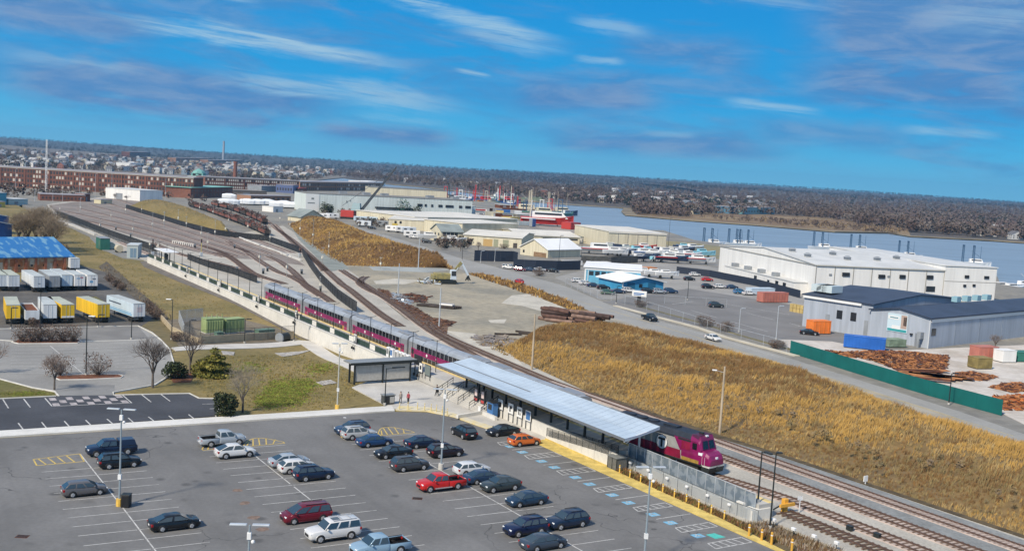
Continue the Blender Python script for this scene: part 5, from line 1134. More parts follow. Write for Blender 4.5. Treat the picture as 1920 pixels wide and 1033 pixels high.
# ================================================================== lamp posts
GREYP = flat('lamp_grey', (.30, .36, .40), .45, .3)
def lot_lamp(label, p, h, arm=1.9, ang=0., bin_=False, cams=True, mtl=None, group='tall lamp posts of the car park', base=1):
 m_ = mtl or GREYP; t = thing('lamp_post', label, 'lamp post', p, ang, group)
 if base: obj('base', MB().tube((0, 0, 0), (0, 0, .75), .33, n=12), YB if base == 2 else CONC, t)
 obj('pole', MB().tube((0, 0, .75 if base else 0), (0, 0, h), .11, .075, n=8), m_, t)
 for s in (-1, 1):
  hd = obj('lamp_head', MB().box(min(s*.2, s*arm*.55), max(s*.2, s*arm*.55), -.2, .2, h - .02, h + .1), STEEL, t, bevel=.03)
 if cams:
  obj('camera_box', MB().box(-.16, .16, -.16, .16, h - 1.1, h - .55), WHITE, t, bevel=.03); obj('camera_dome', MB().blob((.3, -.1, h - 1.25), (.16, .16, .16), 8, 4, 0), WHITE, t)
  obj('junction_box', MB().box(-.16, .16, -.2, .1, h * .28, h * .28 + .5), WHITE, t)
 if bin_: 
  b = thing('litter_bin', 'black litter bin at the foot of the tall lamp post on the left', 'litter bin', p + Vector((.75, -.15, 0)), ang)
  obj('body', MB().box(-.42, .42, -.4, .4, 0, 1.25), BLACK, b, bevel=.05); obj('lid', MB().box(-.45, .45, -.43, .43, 1.25, 1.35), DKMET, b, bevel=.03)
 return t
lot_lamp('tall lamp post with a black bin at its foot, left of the car park', Z('A', 738, 752, .03), 9.9, 2.6, 0, True, base=2)
lot_lamp('tall lamp post standing behind the red pickup', Z('C', 418, 528, .03), 9.7, 2.6, 0)
lot_lamp('lamp post on the lawn edge by the sidewalk', G(632, 768, .0), 9.7, 2.0, .3, mtl=flat('lamp_dull', (.42, .42, .38), .5), base=2)
lot_lamp('lamp post cut by the bottom edge beside the accessible bays', G(1207, 1060, .03), 9.4, 2.6, .2)
lot_lamp('lamp post rising at the bottom edge with white twin head, by the dark red minivan', G(461, 1180, .03), hgt(G(461, 1180, .03), 984), 2.7, .1)
def dark_lamp(label, p, h, ang=0., arm=.7, m=DKMET, head=None, group='dark lamp posts round the old car park', name='lamp_post'):
 t = thing(name, label, 'lamp post', p, ang, group); obj('pole', MB().tube((0, 0, 0), (0, 0, h), .10, .07, n=8), m, t); obj('base', MB().tube((0, 0, 0), (0, 0, .35), .2, n=10), CONC, t)
 obj('arm', MB().bar((0, 0, h - .1), (arm, 0, h), .08, .08), m, t); obj('lamp_head', MB().box(arm * .4, arm + .55, -.2, .2, h - .02, h + .14), head or m, t, bevel=.03); return t
for t_, x, y, yt, l, a in (('F', 640, 730, 0, 'dark lamp post on the planted island', 0), ('F', 1278, 465, 0, 'dark lamp post with a pale head beside the grass slope', math.pi), ('F', 82, 385, 0, 'dark lamp post in front of the leftmost yellow trailer', 0), ('F', 730, 372, 0, 'dark lamp post in front of the second yellow trailer', 0), ('F', 300, 400, 0, 'dark lamp post behind the brown bushes', 0), ('F', 978, 462, 0, 'dark lamp post below the white trailer with blue stripes', 0), ('G', 550, 490, 0, 'dark lamp post right of the green transformer boxes', 0), ('G', 140, 440, 0, 'dark lamp post left of the green transformer boxes', 0), ('G', 918, 478, 0, 'dark lamp post where the footpath turns at the wall', 0)):
 p = GE(*px(t_, x, y)); tops = {640: 593, 1278: 562, 82: 577, 730: 590, 300: 548, 978: 598, 550: 598, 140: 600, 918: 590}
 dark_lamp(l, p, hgt(p, tops[x]), a, head=WHITE if x in (640, 1278) else None)
p = Z('H', 365, 895, .12); dark_lamp('slim dark lamp post on the plaza beside the square litter bin', p, hgt(p, 690), .5, 2.4, group=None)
p = Z('X', 320, 670, .1); dark_lamp('tall dark lamp post without an arm at the platform end', p, hgt(p, 849), 0, .1, group=None)
p = Z('X', 155, 300, ZP); dark_lamp('tall dark platform lamp post with twin heads at the platform end', p, hgt(p, 846), TH, .9, group=None)
for i in range(26):
 u = -342 + i * 8.9
 if u > -148: break
 t = thing('platform_lamp', 'slim dark twin-headed platform lamp, %s from the far white shelter' % nth(i), 'lamp post', UV(u, 83.4, ZP), TH + math.pi / 2, 'twin-headed platform lamps')
 obj('pole', MB().tube((0, 0, 0), (0, 0, 5.4), .08, .055, n=6), DKMET, t)
 for s in (-1, 1): obj('lamp_head', MB().bar((0, 0, 5.3), (s * 1.1, 0, 5.5), .09, .07), DKMET, t)
def upole(label, t_, x, y, ytop, m=WOODP, arm=None, r=.16, z=.05, group='bare wooden poles', lamp=False):
 p = Z(t_, x, y, z); h = hgt(p, ytop); t = thing('utility_pole', label, 'utility pole', p, 0, group)
 obj('pole', MB().tube((0, 0, -.3), (0, 0, h), r, r * .7, n=8), m, t)
 if arm: obj('cross_arm', MB().box(-arm, arm, -.06, .06, h - .7, h - .55), m, t); [obj('insulator', MB().tube((q, 0, h - .55), (q, 0, h - .35), .05, n=6), DKMET, t) for q in (-arm * .8, arm * .8)]
 if lamp: obj('lamp_arm', MB().tube((0, 0, h - .9), (-1.3, 0, h - .6), .03, n=6), STEEL, t); obj('lamp_head', MB().box(-1.75, -1.1, -.13, .13, h - .68, h - .52), WHITE, t)
 return t
upole('wooden pole with a small lamp arm at the foot of the dry grass bank', 'P', 1349, 814, 687, lamp=True, r=.2, group=None)
upole('bare wooden pole at the left end of the dry grass bank', 'P', 997, 694, 589, r=.2)
upole('bare pole behind the silver pipe stack on the dirt lot', 'P', 823, 614, 540, r=.17, m=STEEL)
upole('bare pole beside the blue-white scrap heap on the dirt lot', 'P', 746, 553, 494, r=.17, m=STEEL)
upole('bare pole at the right end of the brown bank', 'P', 784, 505, 448, r=.17, m=STEEL)
# ================================================================== plants
def bare_tree(h, spread, seed, levels=5, lean=0., fork=3, base=.16, nb=3, clear=.22):
 """trunk mesh and twig mesh of a leafless tree"""
 rd = random.Random(seed); tr = MB(); tw = MB()
 def grow(p, d, ln, r, lv):
  q = p + d * ln
  (tr if lv >= levels - 1 else tw).tube(p, q, r, r * .68, n=6 if lv >= levels - 1 else 3, cap=False)
  if lv == 0: return
  n = nb + (1 if lv == levels else 0) + (rd.random() < .4)
  for i in range(n):
   a = 2 * math.pi * (i + rd.random() * .7) / n; tilt = rd.uniform(.35, .75) * spread * (1.1 if lv < levels else .8)
   s = d.orthogonal().normalized(); s = Matrix.Rotation(a, 3, d) @ s
   nd = (d * math.cos(tilt) + s * math.sin(tilt)); nd.z += .12; nd.normalize()
   st = p.lerp(q, rd.uniform(.55, 1.0)) if i else q
   grow(st, nd, ln * rd.uniform(.62, .86), r * rd.uniform(.5, .66), lv - 1)
 d0 = Vector((lean, 0, 1)).normalized(); grow(Vector((0, 0, -.1)), d0, h * clear, base, levels)
 return tr, tw
def tree(name, label, p, h, spread, seed, levels=5, base=.16, m=TWIG, group=None, cat='tree', nb=3, clear=.24, z=None):
 tr, tw = bare_tree(h, spread, seed, levels, base=base, nb=nb, clear=clear)
 mz = max(v[2] for v in tw.v); s = h / mz
 for mb in (tr, tw): mb.v = [(a * s, b * s, c * s) for a, b, c in mb.v]
 t = thing(name, label, cat, p, seed * 1.3, group); obj('trunk', tr, BARK, t); obj('crown', tw, m, t); return t
def leafy(name, label, p, rx, ry, rz, n, size, mats, seed=1, group=None, cat='bush', stem=.3, twigs=0, cone=False):
 """leaf clumps spread through an uneven crown volume"""
 rd = random.Random(seed); t = thing(name, label, cat, p, 0, group); mb = MB()
 lob = [(rd.uniform(-.45, .45), rd.uniform(-.45, .45), rd.uniform(.1, .8), rd.uniform(.45, .75)) for _ in range(7)] + [(0, 0, .45, .8)]
 k = 0
 while k < n:
  x, y, z = rd.uniform(-1, 1), rd.uniform(-1, 1), rd.uniform(0, 1)
  if cone:
   rr = (1 - z) * (.75 + .35 * math.sin(z * 26)); ok = x * x + y * y < rr * rr and x * x + y * y > rr * rr * .25
  else: ok = any((x-a)**2 + (y-b)**2 + ((z-c) * 1.5)**2 < r*r for a, b, c, r in lob)
  if not ok: continue
  k += 1; c = Vector((x * rx, y * ry, z * rz + stem * .5)); s = size * rd.uniform(.6, 1.4)
  a = Vector((rd.gauss(0, 1), rd.gauss(0, 1), rd.gauss(0, .7))).normalized() * s; b = Vector((rd.gauss(0, 1), rd.gauss(0, 1), rd.gauss(0, .7))).normalized() * s * .6
  mb.add([c - a, c + b, c + a, c - b], [(0, 1, 2, 3)], rd.randrange(len(mats)))
 obj('trunk', MB().tube((0, 0, -.1), (0, 0, rz * .6), .06 + rz * .012, .03, n=6), BARK, t); obj('crown', mb, mats, t)
 return t
tree('bare_tree', 'bare spreading tree at the driveway, right of the crossing', GE(286, 726), hgt(GE(286, 726), 622), .95, 3, 5, .2, nb=3, clear=.26)
tree('bare_tree', 'bare round tree left of the driveway, beside a brown bush', GE(102, 731), hgt(GE(102, 731), 655), 1.05, 8, 5, .15, m=mat('twigs_red', (.22, .165, .135), .95, var=.2), nb=3, clear=.27)
tree('bare_tree', 'bare dark tree beside the clipped green bush', GE(356, 700), hgt(GE(356, 700), 612), .85, 21, 5, .15, nb=3, clear=.25)
tree('bare_tree', 'pale hazy bare tree in front of the olive conifer', GE(455, 772), hgt(GE(455, 772), 680), 1.1, 33, 6, .11, m=mat('twigs_pale', (.29, .25, .19), .95, var=.2), nb=3, clear=.2)
tree('bare_tree', 'bare tree cut by the left edge at the old car park', GE(-12, 700), hgt(GE(-12, 700), 640), 1.0, 44, 5, .14, m=mat('twigs_red', (.2, .15, .12)), nb=3)
LG = [flat('leaf_dark', (.022, .035, .012), .8), flat('leaf_mid', (.045, .06, .018), .8), flat('leaf_black', (.014, .022, .010), .8)]
LY = [flat('leaf_olive', (.16, .15, .025), .8), flat('leaf_gold', (.22, .19, .035), .8), flat('leaf_moss', (.10, .105, .02), .8)]
LB = [mat('brush_dark', (.10, .075, .055), .9, var=.3), mat('brush_mid', (.15, .11, .085), .9, var=.3), mat('brush_red', (.12, .07, .05), .9, var=.3)]
leafy('clipped_bush', 'rounded dark green clipped bush by the bare dark tree', GE(329, 709), 2.1, 1.8, 2.5, 1300, .22, LG, 2)
leafy('evergreen_bush', 'dark evergreen bush at the corner of the upper lot', GE(423, 778), 2.0, 1.8, 3.0, 1400, .22, LG, 3)
leafy('conifer', 'olive yellow conifer behind the hazy bare tree', GE(402, 705, -.2), 3.6, 3.6, hgt(GE(402, 705), 645), 2600, .3, LY, 4, cat='tree', cone=True)
leafy('conifer', 'low olive shrub left of the yellow conifer', GE(380, 700), 1.8, 1.6, 2.2, 600, .28, LY, 5, cat='bush')
def brush(label, p, r, h, seed, group=None):
 t = leafy('brown_bush', label, p, r, r * .9, h, 700, .13, LB, seed, group)
 rd = random.Random(seed); mb = MB()
 for _ in range(110):
  a = rd.uniform(0, 6.28); q = rd.uniform(.2, 1.); mb.tube((0, 0, 0), (math.cos(a) * r * q * .95, math.sin(a) * r * q * .9, h * rd.uniform(.4, .8)), .012, n=3, cap=False)
 obj('stems', mb, TWIG, t); return t
for i, (x, y) in enumerate(((165, 482), (245, 484), (380, 482), (470, 482), (545, 482), (300, 478))):
 brush('leafless brown bush along the access road, %s of the row' % ('leftmost', 'second from the left', 'fourth from the left', 'fifth from the left', 'rightmost', 'third from the left')[i], GE(*px('F', x, y)), 2.0, 3.1, 60 + i, 'leafless bushes along the access road')
brush('round brown bush on the planted island left of the lamp post', GE(112, 705), 2.3, 3.2, 71); brush('round brown bush on the planted island right of the lamp post', GE(184, 704), 2.7, 3.4, 72)
for i, (x, y, yt, sp) in enumerate(((34, 460, 395, .9), (50, 468, 388, .95), (68, 466, 382, .95), (86, 468, 382, .95), (102, 472, 396, .95), (44, 452, 390, .9), (76, 456, 385, .9), (94, 478, 400, .9))):
 tree('bare_tree', 'bare tree in the thicket behind the blue sheds, ' + ('leftmost', 'third from the left', 'middle-left', 'middle-right', 'rightmost at the back', 'second from the left', 'in the very middle', 'front right')[i], GE(x, y), hgt(GE(x, y), yt), sp, 90 + i, 6, .3, m=mat('twigs_tan', (.22, .17, .115), .95, var=.25), group='bare trees of the thicket behind the blue sheds', nb=3, clear=.2)
for i, (x, y, s) in enumerate(((118, 470, 2.2), (116, 484, 1.8), (130, 492, 1.6), (205, 528, 1.6), (216, 538, 1.8), (228, 545, 1.5), (283, 590, 2.0), (292, 598, 1.8), (276, 578, 1.6), (330, 640, 1.4), (62, 612, 1.2))):
 brush('brown scrub bush below the grass slope, ' + ('at its top by the thicket', 'second from the thicket', 'third from the thicket', 'uppermost beside the back row end', 'middle beside the back row end', 'lowest beside the back row end', 'middle beside the striped trailer', 'lowest beside the striped trailer', 'highest beside the striped trailer', 'by the kerb corner below the lamp', 'before the rusty open trailer')[i], GE(x, y), s, s * 1.3, 120 + i, 'brown scrub along the grass slope')
# ================================================================== trailers
TW, TB = mat('trailer_white', (.64, .68, .71), .45, var=.16, scale=.9, stretch=(1, 1, .15), var2=.1, scale2=.4), mat('trailer_yellow', (.76, .49, .03), .45, var=.14, scale=.9, stretch=(1, 1, .15), var2=.1, scale2=.4)
TROOF = mat('trailer_roof', (.42, .45, .44), .6, var=.15, scale=.4); TROOFG = mat('trailer_roof_green', (.40, .42, .34), .6, var=.15, scale=.4); TGREY = mat('trailer_grey', (.24, .26, .28), .55, var=.12, scale=.4); TPB = mat('trailer_paleblue', (.50, .60, .68), .45, var=.08, scale=.5)
def trailer(label, corner_px, ang, L, body, roof, rear=None, w=2.55, h=2.75, zf=1.15, z=0., marks=(), side=(), open_top=False, group='parked lorry trailers'):
 """corner_px: ground pixel below the middle of the rear doors; the box runs away along ang"""
 p = GE(*corner_px); t = thing('lorry_trailer', label, 'trailer', p, ang, group)
 if open_top:
  for a in (('side_wall', 0, L, -w/2, -w/2+.08), ('side_wall', 0, L, w/2-.08, w/2), ('end_wall', 0, .1, -w/2+.08, w/2-.08), ('end_wall', L-.1, L, -w/2+.08, w/2-.08)): obj(a[0], MB().box(a[1], a[2], a[3], a[4], zf, zf + h*.8), body, t)
  obj('load', MB().box(.1, L-.1, -w/2+.08, w/2-.08, zf, zf + h*.68), RUST, t)
 else:
  for k in range(9):
   for s in (-1, 1): obj('rib', MB().box(L*(k+.5)/9 - .04, L*(k+.5)/9 + .04, min(s*(w/2+.02), s*(w/2-.01)), max(s*(w/2+.02), s*(w/2-.01)), zf + .06, zf + h - .06), body, t) if not side else None
  obj('box', MB().box(0, L, -w/2, w/2, zf, zf + h), body, t, bevel=.03); obj('roof', MB().box(.04, L-.04, -w/2+.04, w/2-.04, zf + h + .002, zf + h + .05), roof, t)
  for s in (-1, 1):
   obj('door', MB().box(-.05, -.005, min(s*.02, s*(w/2-.08)), max(s*.02, s*(w/2-.08)), zf + .08, zf + h - .12), rear or body, t)
   obj('lock_rod', MB().box(-.09, -.055, s*.35-.03, s*.35+.03, zf + .05, zf + h - .1), STEEL, t)
  obj('rear_frame', MB().box(-.055, -.004, -w/2, w/2, zf + h - .11, zf + h + .02), TGREY, t)
 obj('chassis', MB().box(.0, L-.2, -.55, .55, zf - .32, zf - .01), DKMET, t); obj('rear_bumper', MB().box(-.02, .1, -w/2+.1, w/2-.1, .45, .62), DKMET, t)
 for x in (1.1, 2.4):
  for s in (-1, 1): obj('wheel', MB().tube((x, s*(w/2-.5), .5), (x, s*(w/2-.04), .5), .5, n=14), RUBBER, t)
 for s in (-.7, .7): obj('landing_leg', MB().box(L-3.2, L-3.0, s-.08, s+.08, 0, zf - .02), DKMET, t)
 for (y0, y1, z0, z1, m) in marks: obj('print', MB().box(-.062, -.0505, y0*w/2, y1*w/2, zf + z0*h, zf + z1*h), m, t)
 for (x0, x1, z0, z1, m) in side: obj('print', MB().box(L*x0, L*x1, w/2+.002, w/2+.015, zf + z0*h, zf + z1*h), m, t)
 return t
TA = R(112)
LBLU = flat('logo_blue', (.10, .32, .55), .5); LDK = flat('logo_dark', (.05, .07, .11), .5); LRD = flat('logo_red', (.45, .05, .07), .5)
trailer('yellow trailer with a grey roof, leftmost of the front row', px('F', 98, 352), R(118), 12.5, TB, TROOFG, marks=[(-.95, -.05, .02, .06, TGREY)])
trailer('open rusty-topped trailer between the leftmost yellow and the white one', px('F', 240, 358), R(121), 11., TW, TROOF, open_top=True, h=2.3)
trailer('white trailer with a grey roof between the rusty open one and a yellow one', px('F', 372, 348), R(119), 12., TW, TROOF)
trailer('yellow trailer with a white strip below its doors, second from the left', px('F', 505, 345), R(127), 12., TB, TROOFG, marks=[(-.96, .96, .03, .16, WHITE)])
trailer('yellow trailer standing apart, nearest the white one with stripes', px('F', 770, 340), R(131), 12.5, TB, TROOFG)
trailer('white trailer with dark lettering and blue stripes on its side', px('F', 1035, 335), R(132), 14.5, TPB, TROOF, rear=WHITE, side=[(.05, .97, .08, .16, LBLU), (.08, .95, .22, .27, LBLU), (.45, .90, .62, .72, LDK)], marks=[(-.5, .4, .35, .75, mat('logo_pale', (.55, .45, .45), .6))])
for i, (x, y, L_, b, rf, l, mk) in enumerate((
  (25, 780, 12., TW, TROOFG, 'white trailer cut by the left edge in the back row', []), (122, 782, 12., TW, TROOFG, 'white trailer with a greenish roof, second in the back row', []), (345, 790, 14., TW, TROOF, 'long white trailer in the back row with a grimy roof', [(-.2, .3, .3, .4, TGREY)]),
  (480, 785, 14., TGREY, TROOF, 'grey trailer between two white ones in the back row', []), (590, 775, 14., TPB, TROOF, 'pale blue trailer next to the grey one in the back row', []), (700, 775, 11., WHITE, TROOF, 'white trailer with a small red and blue mark on its doors', [(-.6, -.1, .72, .82, LRD), (-.1, .6, .66, .74, LBLU)]), (812, 775, 13., WHITE, TROOF, 'white trailer with a scrolled blue mark, last of the back row', [(-.1, .5, .3, .5, LBLU), (-.6, .0, .6, .7, LDK)]), (660, 612, 13., TW, TROOF, 'white trailer end beside the rusty brick wall', []))):
 trailer(l, px('R', x, y), R(124 + (i % 3)), L_, b, rf, marks=mk)
# ================================================================== buildings helper
def bld(name, label, p0, p1, depth, h, wallm, roofm, cat='building', roof='flat', over=.3, rise=0., z=0., group=None, parapet=0, ridge='x', rot=None):
 """front wall from ground point p0 to p1 (seen left to right), body runs away"""
 p0 = Vector(p0); p1 = Vector(p1); d = p1 - p0; d.z = 0; L = d.length; a = math.atan2(d.y, d.x)
 t = thing(name, label, cat, (p0.x, p0.y, p0.z + z), a, group)
 obj('wall', MB().box(0, L, 0, depth, -.5, h), wallm, t)
 if roof == 'flat':
  obj('roof', MB().box(-over, L + over, -over, depth + over, h + .002, h + .3), roofm, t)
 elif roof == 'gable':
  if ridge == 'x':
   obj('roof', MB().add([(-over, -over, h - .05), (L+over, -over, h - .05), (L+over, depth/2, h + rise), (-over, depth/2, h + rise), (L+over, depth+over, h - .05), (-over, depth+over, h - .05), (-over, -over, h+.25), (L+over, -over, h+.25), (L+over, depth/2, h + rise+.3), (-over, depth/2, h + rise+.3), (L+over, depth+over, h+.25), (-over, depth+over, h+.25)], [(6,7,8,9),(9,8,10,11),(0,1,7,6),(5,11,10,4),(1,2,8,7),(2,4,10,8),(0,6,9,3),(3,9,11,5),(0,3,2,1),(3,5,4,2)]), roofm, t)
   obj('gable', MB().add([(0,0,h),(0,depth,h),(0,depth/2,h+rise)],[(0,2,1)]), wallm, t); obj('gable', MB().add([(L,0,h),(L,depth,h),(L,depth/2,h+rise)],[(0,1,2)]), wallm, t)
  else:
   obj('roof', MB().add([(-over, -over, h - .05), (-over, depth+over, h - .05), (L/2, depth+over, h + rise), (L/2, -over, h + rise), (L+over, depth+over, h - .05), (L+over, -over, h - .05), (-over, -over, h+.25), (-over, depth+over, h+.25), (L/2, depth+over, h + rise+.3), (L/2, -over, h + rise+.3), (L+over, depth+over, h+.25), (L+over, -over, h+.25)], [(6,9,8,7),(9,11,10,8),(0,3,9,6),(3,5,11,9),(0,6,7,1),(5,4,10,11),(1,7,8,2),(2,8,10,4),(0,1,2,3),(3,2,4,5)]), roofm, t)
   obj('gable', MB().add([(0,0,h),(L,0,h),(L/2,0,h+rise)],[(0,1,2)]), wallm, t); obj('gable', MB().add([(0,depth,h),(L,depth,h),(L/2,depth,h+rise)],[(0,2,1)]), wallm, t)
 t['L'] = L; t['D'] = depth; t['H'] = h
 return t
def rects(t, name, m, rows, face='f', th=.06, each=True, frame=None):
 """small boxes on a face: rows = [(s0,s1,z0,z1)] in metres; face f front, l left, r right"""
 L, D = t['L'], t['D']; mbs = MB(); out = []
 for (a, b, z0, z1) in rows:
  mb = MB() if each else mbs
  if face == 'f': mb.box(a, b, -th, .02, z0, z1)
  elif face == 'l': mb.box(-th, .02, a, b, z0, z1)
  elif face == 'r': mb.box(L - .02, L + th, a, b, z0, z1)
  elif face == 't': mb.box(a, b, z0, z1, t['H'] + .3, t['H'] + .3 + th)
  if each:
   o = obj(name, mb, m, t); out.append(o)
 if not each and mbs.v:
  o = obj(name, mbs, m, t); o['kind'] = 'stuff'
 return out
def win_rows(L, n, zs_, w, h, m0=.5):
 return [(m0 + (L - 2*m0) * (i + .5) / n - w/2, m0 + (L - 2*m0) * (i + .5) / n + w/2, z_, z_ + h) for z_ in zs_ for i in range(n)]
BLUEW = mat('shed_blue', (.03, .10, .30), .5, var=.15, scale=.3); BLUER = mat('shed_roof_blue', (.025, .15, .38), .5, col2=(.14, .30, .44), scale=.5, ramp=(.5, .6), stretch=(1.4, .35, 1), detail=3.); 
BRKR = mat('rusty_brick', (.50, .22, .10), .9, col2=(.60, .44, .28), scale=.5, ramp=(.4, .6), var2=.25, scale2=4)
p0, p1 = GE(-40, 470), GE(22, 468)
t = bld('blue_shed', 'dark blue shed with a white sloping roof, nearest the thicket', p0, p1, 14, hgt(p1, 422), BLUEW, WHITE, roof='gable', rise=1.2, ridge='y'); rects(t, 'door', TGREY, [(2, 6, 0, 4)])
p0, p1 = GE(-40, 440), GE(16, 438)
t = bld('blue_shed', 'dark blue shed with a white roof standing behind the other', p0, p1, 14, hgt(p1, 407), BLUEW, WHITE, roof='gable', rise=1.2, ridge='y'); rects(t, 'door', TGREY, [(2, 6, 0, 4)])
p0, p1 = GE(-30, 512), GE(136, 508)
h = hgt(p1, 482); t = bld('brick_workshop', 'low workshop with a rusty patched brick wall and weathered blue roof', p0, p1, 30, h, BRKR, BLUER, roof='gable', rise=4.2, over=.5)
L = t['L']
rects(t, 'brick_pier', mat('pier_brick', (.36, .13, .07), .9, var=.3, scale=2.), [(L*k/9, L*k/9 + .7, 0, h - .1) for k in range(1, 9)], th=.25)
rects(t, 'scupper', BLACK, [(L*k/7 + 2, L*k/7 + 2.6, h*.4, h*.52) for k in range(1, 7)], th=.08)
rects(t, 'patch', mat('patch_rustred', (.42, .15, .06), .9, var=.3), [(L*.28, L*.42, h*.4, h*.9), (L*.8, L*.9, h*.3, h*.8)], th=.04); rects(t, 'patch', mat('patch_pale', (.52, .44, .33), .9, var=.2), [(L*.05, L*.2, h*.2, h*.7), (L*.5, L*.6, h*.5, h*.95), (L*.68, L*.76, h*.2, h*.6)], th=.045)
TGN = mat('transformer_green', (.27, .34, .15), .6, var=.12, scale=.6); TGD = mat('transformer_teal', (.10, .18, .13), .6, var=.15, scale=.6)
def tbox(label, t_, x0, y0, x1, y1, ytop, dp, m, fins=6, group=None):
 a, b = GE(*px(t_, x0, y0)), GE(*px(t_, x1, y1)); d = b - a; L = d.length; h = hgt(a, ytop); t = thing('transformer_box', label, 'transformer', a, math.atan2(d.y, d.x), group)
 obj('tank', MB().box(0, L, 0, dp, .15, h), m, t, bevel=.04); obj('plinth', MB().box(-.2, L+.2, -.2, dp+.2, 0, .15), CONC, t); obj('lid', MB().box(-.08, L+.08, -.08, dp+.08, h, h+.1), m, t)
 for i in range(fins): obj('fin', MB().box(L*(i+.3)/fins, L*(i+.7)/fins, -.1, -.002, .3, h - .3), m, t)
 return t
t = tbox('tall green transformer with radiator fins and bushings on top', 'G', 262, 422, 392, 425, 599, 2.6, TGN, 7)
L_ = 0
for k in range(4): obj('bushing', MB().tube((.6 + k * 1.1, 1.3, t.location.z * 0 + 3.0), (.6 + k * 1.1, 1.3, 3.9), .12, .06, n=8), TGN, t)
tbox('low green switchgear box right of the finned transformer', 'G', 412, 420, 548, 415, 600, 2.4, TGN, 5)
tbox('small teal cabinet in front of the finned transformer', 'G', 345, 452, 395, 452, 624, 1.2, TGD, 2)
tbox('low teal box pair in the compound beside the wall', 'G', 655, 448, 775, 440, 620, 1.6, TGD, 4)
cw_ = thing('compound_wall', 'low tan block wall round the transformer compound', 'wall', (0, 0, 0))
TAN = mat('tan_block', (.40, .33, .22), .9, var=.12, scale=.6)
cp = [GE(302, 600), GE(322, 622), GE(362, 640), GE(375, 645)]; cq = [GE(375, 645), GE(450, 640), GE(515, 636), GE(550, 634)]
for l, hh_ in ((cp, 1.1), (cq, 1.5)):
 for a, b in zip(l[:-1], l[1:]): obj('wall_panel', MB().bar(a + Vector((0, 0, hh_/2)), b + Vector((0, 0, hh_/2)), .25, hh_), TAN, cw_)
fence('chain_link_fence', 'dark chain-link fence on the low tan wall of the transformer compound', [GE(345, 634), GE(375, 645), GE(450, 640), GE(552, 634)], 2.6, 3., CHAIN, DKMET)
fence('chain_link_fence', 'chain-link fence left of the green transformers', [GE(345, 634), GE(335, 605), GE(380, 600)], 2.6, 3., meshmat('chain_link_silver', (.45, .47, .47), .35, .1), STEEL)
r_ = thing('round_culvert', 'dark arched pipe mouth beside the tan wall', 'pipe', GE(524, 640)); obj('pipe', MB().tube((0, 0, .7), (1.2, 2.0, .7), .9, n=14), DKMET, r_); obj('collar', MB().tube((-.1, -.16, .7), (.05, .1, .7), 1.05, n=14), TGREY, r_)
TEAL = mat('generator_teal', (.03, .14, .11), .5, var=.1, scale=.5)
p = GE(*px('R', 905, 408)); t = thing('generator_shed', 'dark teal generator shed at the end of the track-side compound', 'shed', p, TH); obj('case', MB().box(-4, 4, -1.6, 1.6, 0, 4.0), TEAL, t, bevel=.05); obj('roof', MB().box(-4.1, 4.1, -1.7, 1.7, 4.0, 4.15), TGREY, t); obj('door', MB().box(1, 3, -1.64, -1.602, .3, 3.2), TGD, t)
p = GE(*px('R', 975, 412)); t = thing('storage_tank', 'pale green tank in front of the teal generator shed', 'tank', p, TH); obj('tank', MB().tube((-1.6, 0, 1.4), (1.6, 0, 1.4), 1.2, n=16), flat('tank_pale', (.35, .42, .35), .5), t); [obj('saddle', MB().box(s-.15, s+.15, -1, 1, 0, .9), DKMET, t) for s in (-1, 1)]
p = GE(*px('R', 1045, 438)); t = thing('storage_tank', 'cream tank beside the pale blue cabin', 'tank', p, TH); obj('tank', MB().tube((-1.6, 0, 1.4), (1.6, 0, 1.4), 1.2, n=16), flat('tank_cream', (.5, .45, .33), .5), t); [obj('saddle', MB().box(s-.15, s+.15, -1, 1, 0, .9), DKMET, t) for s in (-1, 1)]
a, b = GE(*px('R', 1115, 488)), GE(*px('R', 1212, 492)); t = bld('signal_cabin', 'pale grey-blue equipment cabin with ribbed doors', a, b, 8, 4.2, flat('cabin_grey', (.40, .45, .45), .5), flat('cabin_roof', (.5, .53, .53), .5), cat='cabin', over=.15); rects(t, 'door', flat('cabin_blue', (.16, .24, .32), .5), [(t['L']*.3, t['L']*.55, .3, 3.3), (t['L']*.6, t['L']*.85, .3, 3.3)])
fence('chain_link_fence', 'dark fence along the track side above the grass slope', [GE(*px('R', x, y)) for x, y in ((480, 110), (830, 260), (1000, 330), (1380, 470))], 3.0, 9., CHAIN_D, DKMET)
strip('kerb', [GE(*px('R', x, y), .1) for x, y in ((480, 155), (650, 210), (840, 290))], 1.0, .8, CONC)
fol('gravel_apron', [px('R', *q) for q in ((790, 310), (870, 285), (1000, 330), (1380, 470), (1380, 520), (1220, 505), (1080, 490), (940, 430), (900, 420))], mat('compound_gravel', (.20, .20, .19), .9, var=.2, scale=.4), .05)
# ================================================================== yard furniture
YPOLE = flat('yard_pole', (.36, .36, .34), .5, .2); YBOX = flat('yard_box', (.66, .63, .54), .5)
YP = [('R',525,100,0),('R',707,75,5),('R',975,160,60),('R',1105,100,20),('R',1168,300,150),('R',1245,95,20),('R',1340,270,90),('R',1445,220,90),('R',1568,188,90),('R',880,250,140),('R',1318,425,310),('R',1390,430,320),
      ('S',290,290,160),('S',405,262,145),('S',700,400,230),('S',785,345,240),('S',965,340,200),('S',1143,445,265),('S',810,290,150),('S',685,225,80),('S',577,180,60),('S',1060,605,430),('S',1280,690,510),('S',470,300,200),('S',590,380,280),('S',640,470,330),
      ('S',1387,350,230),('S',1490,440,230),('S',1617,530,330),('S',1570,590,450),('S',1305,300,220),('J',1090,110,60),('J',600,290,190),('J',620,60,0),('S',922,180,60),('S',1225,250,170)]
YP.sort(key=lambda q: px(q[0], q[1], q[2])[0])
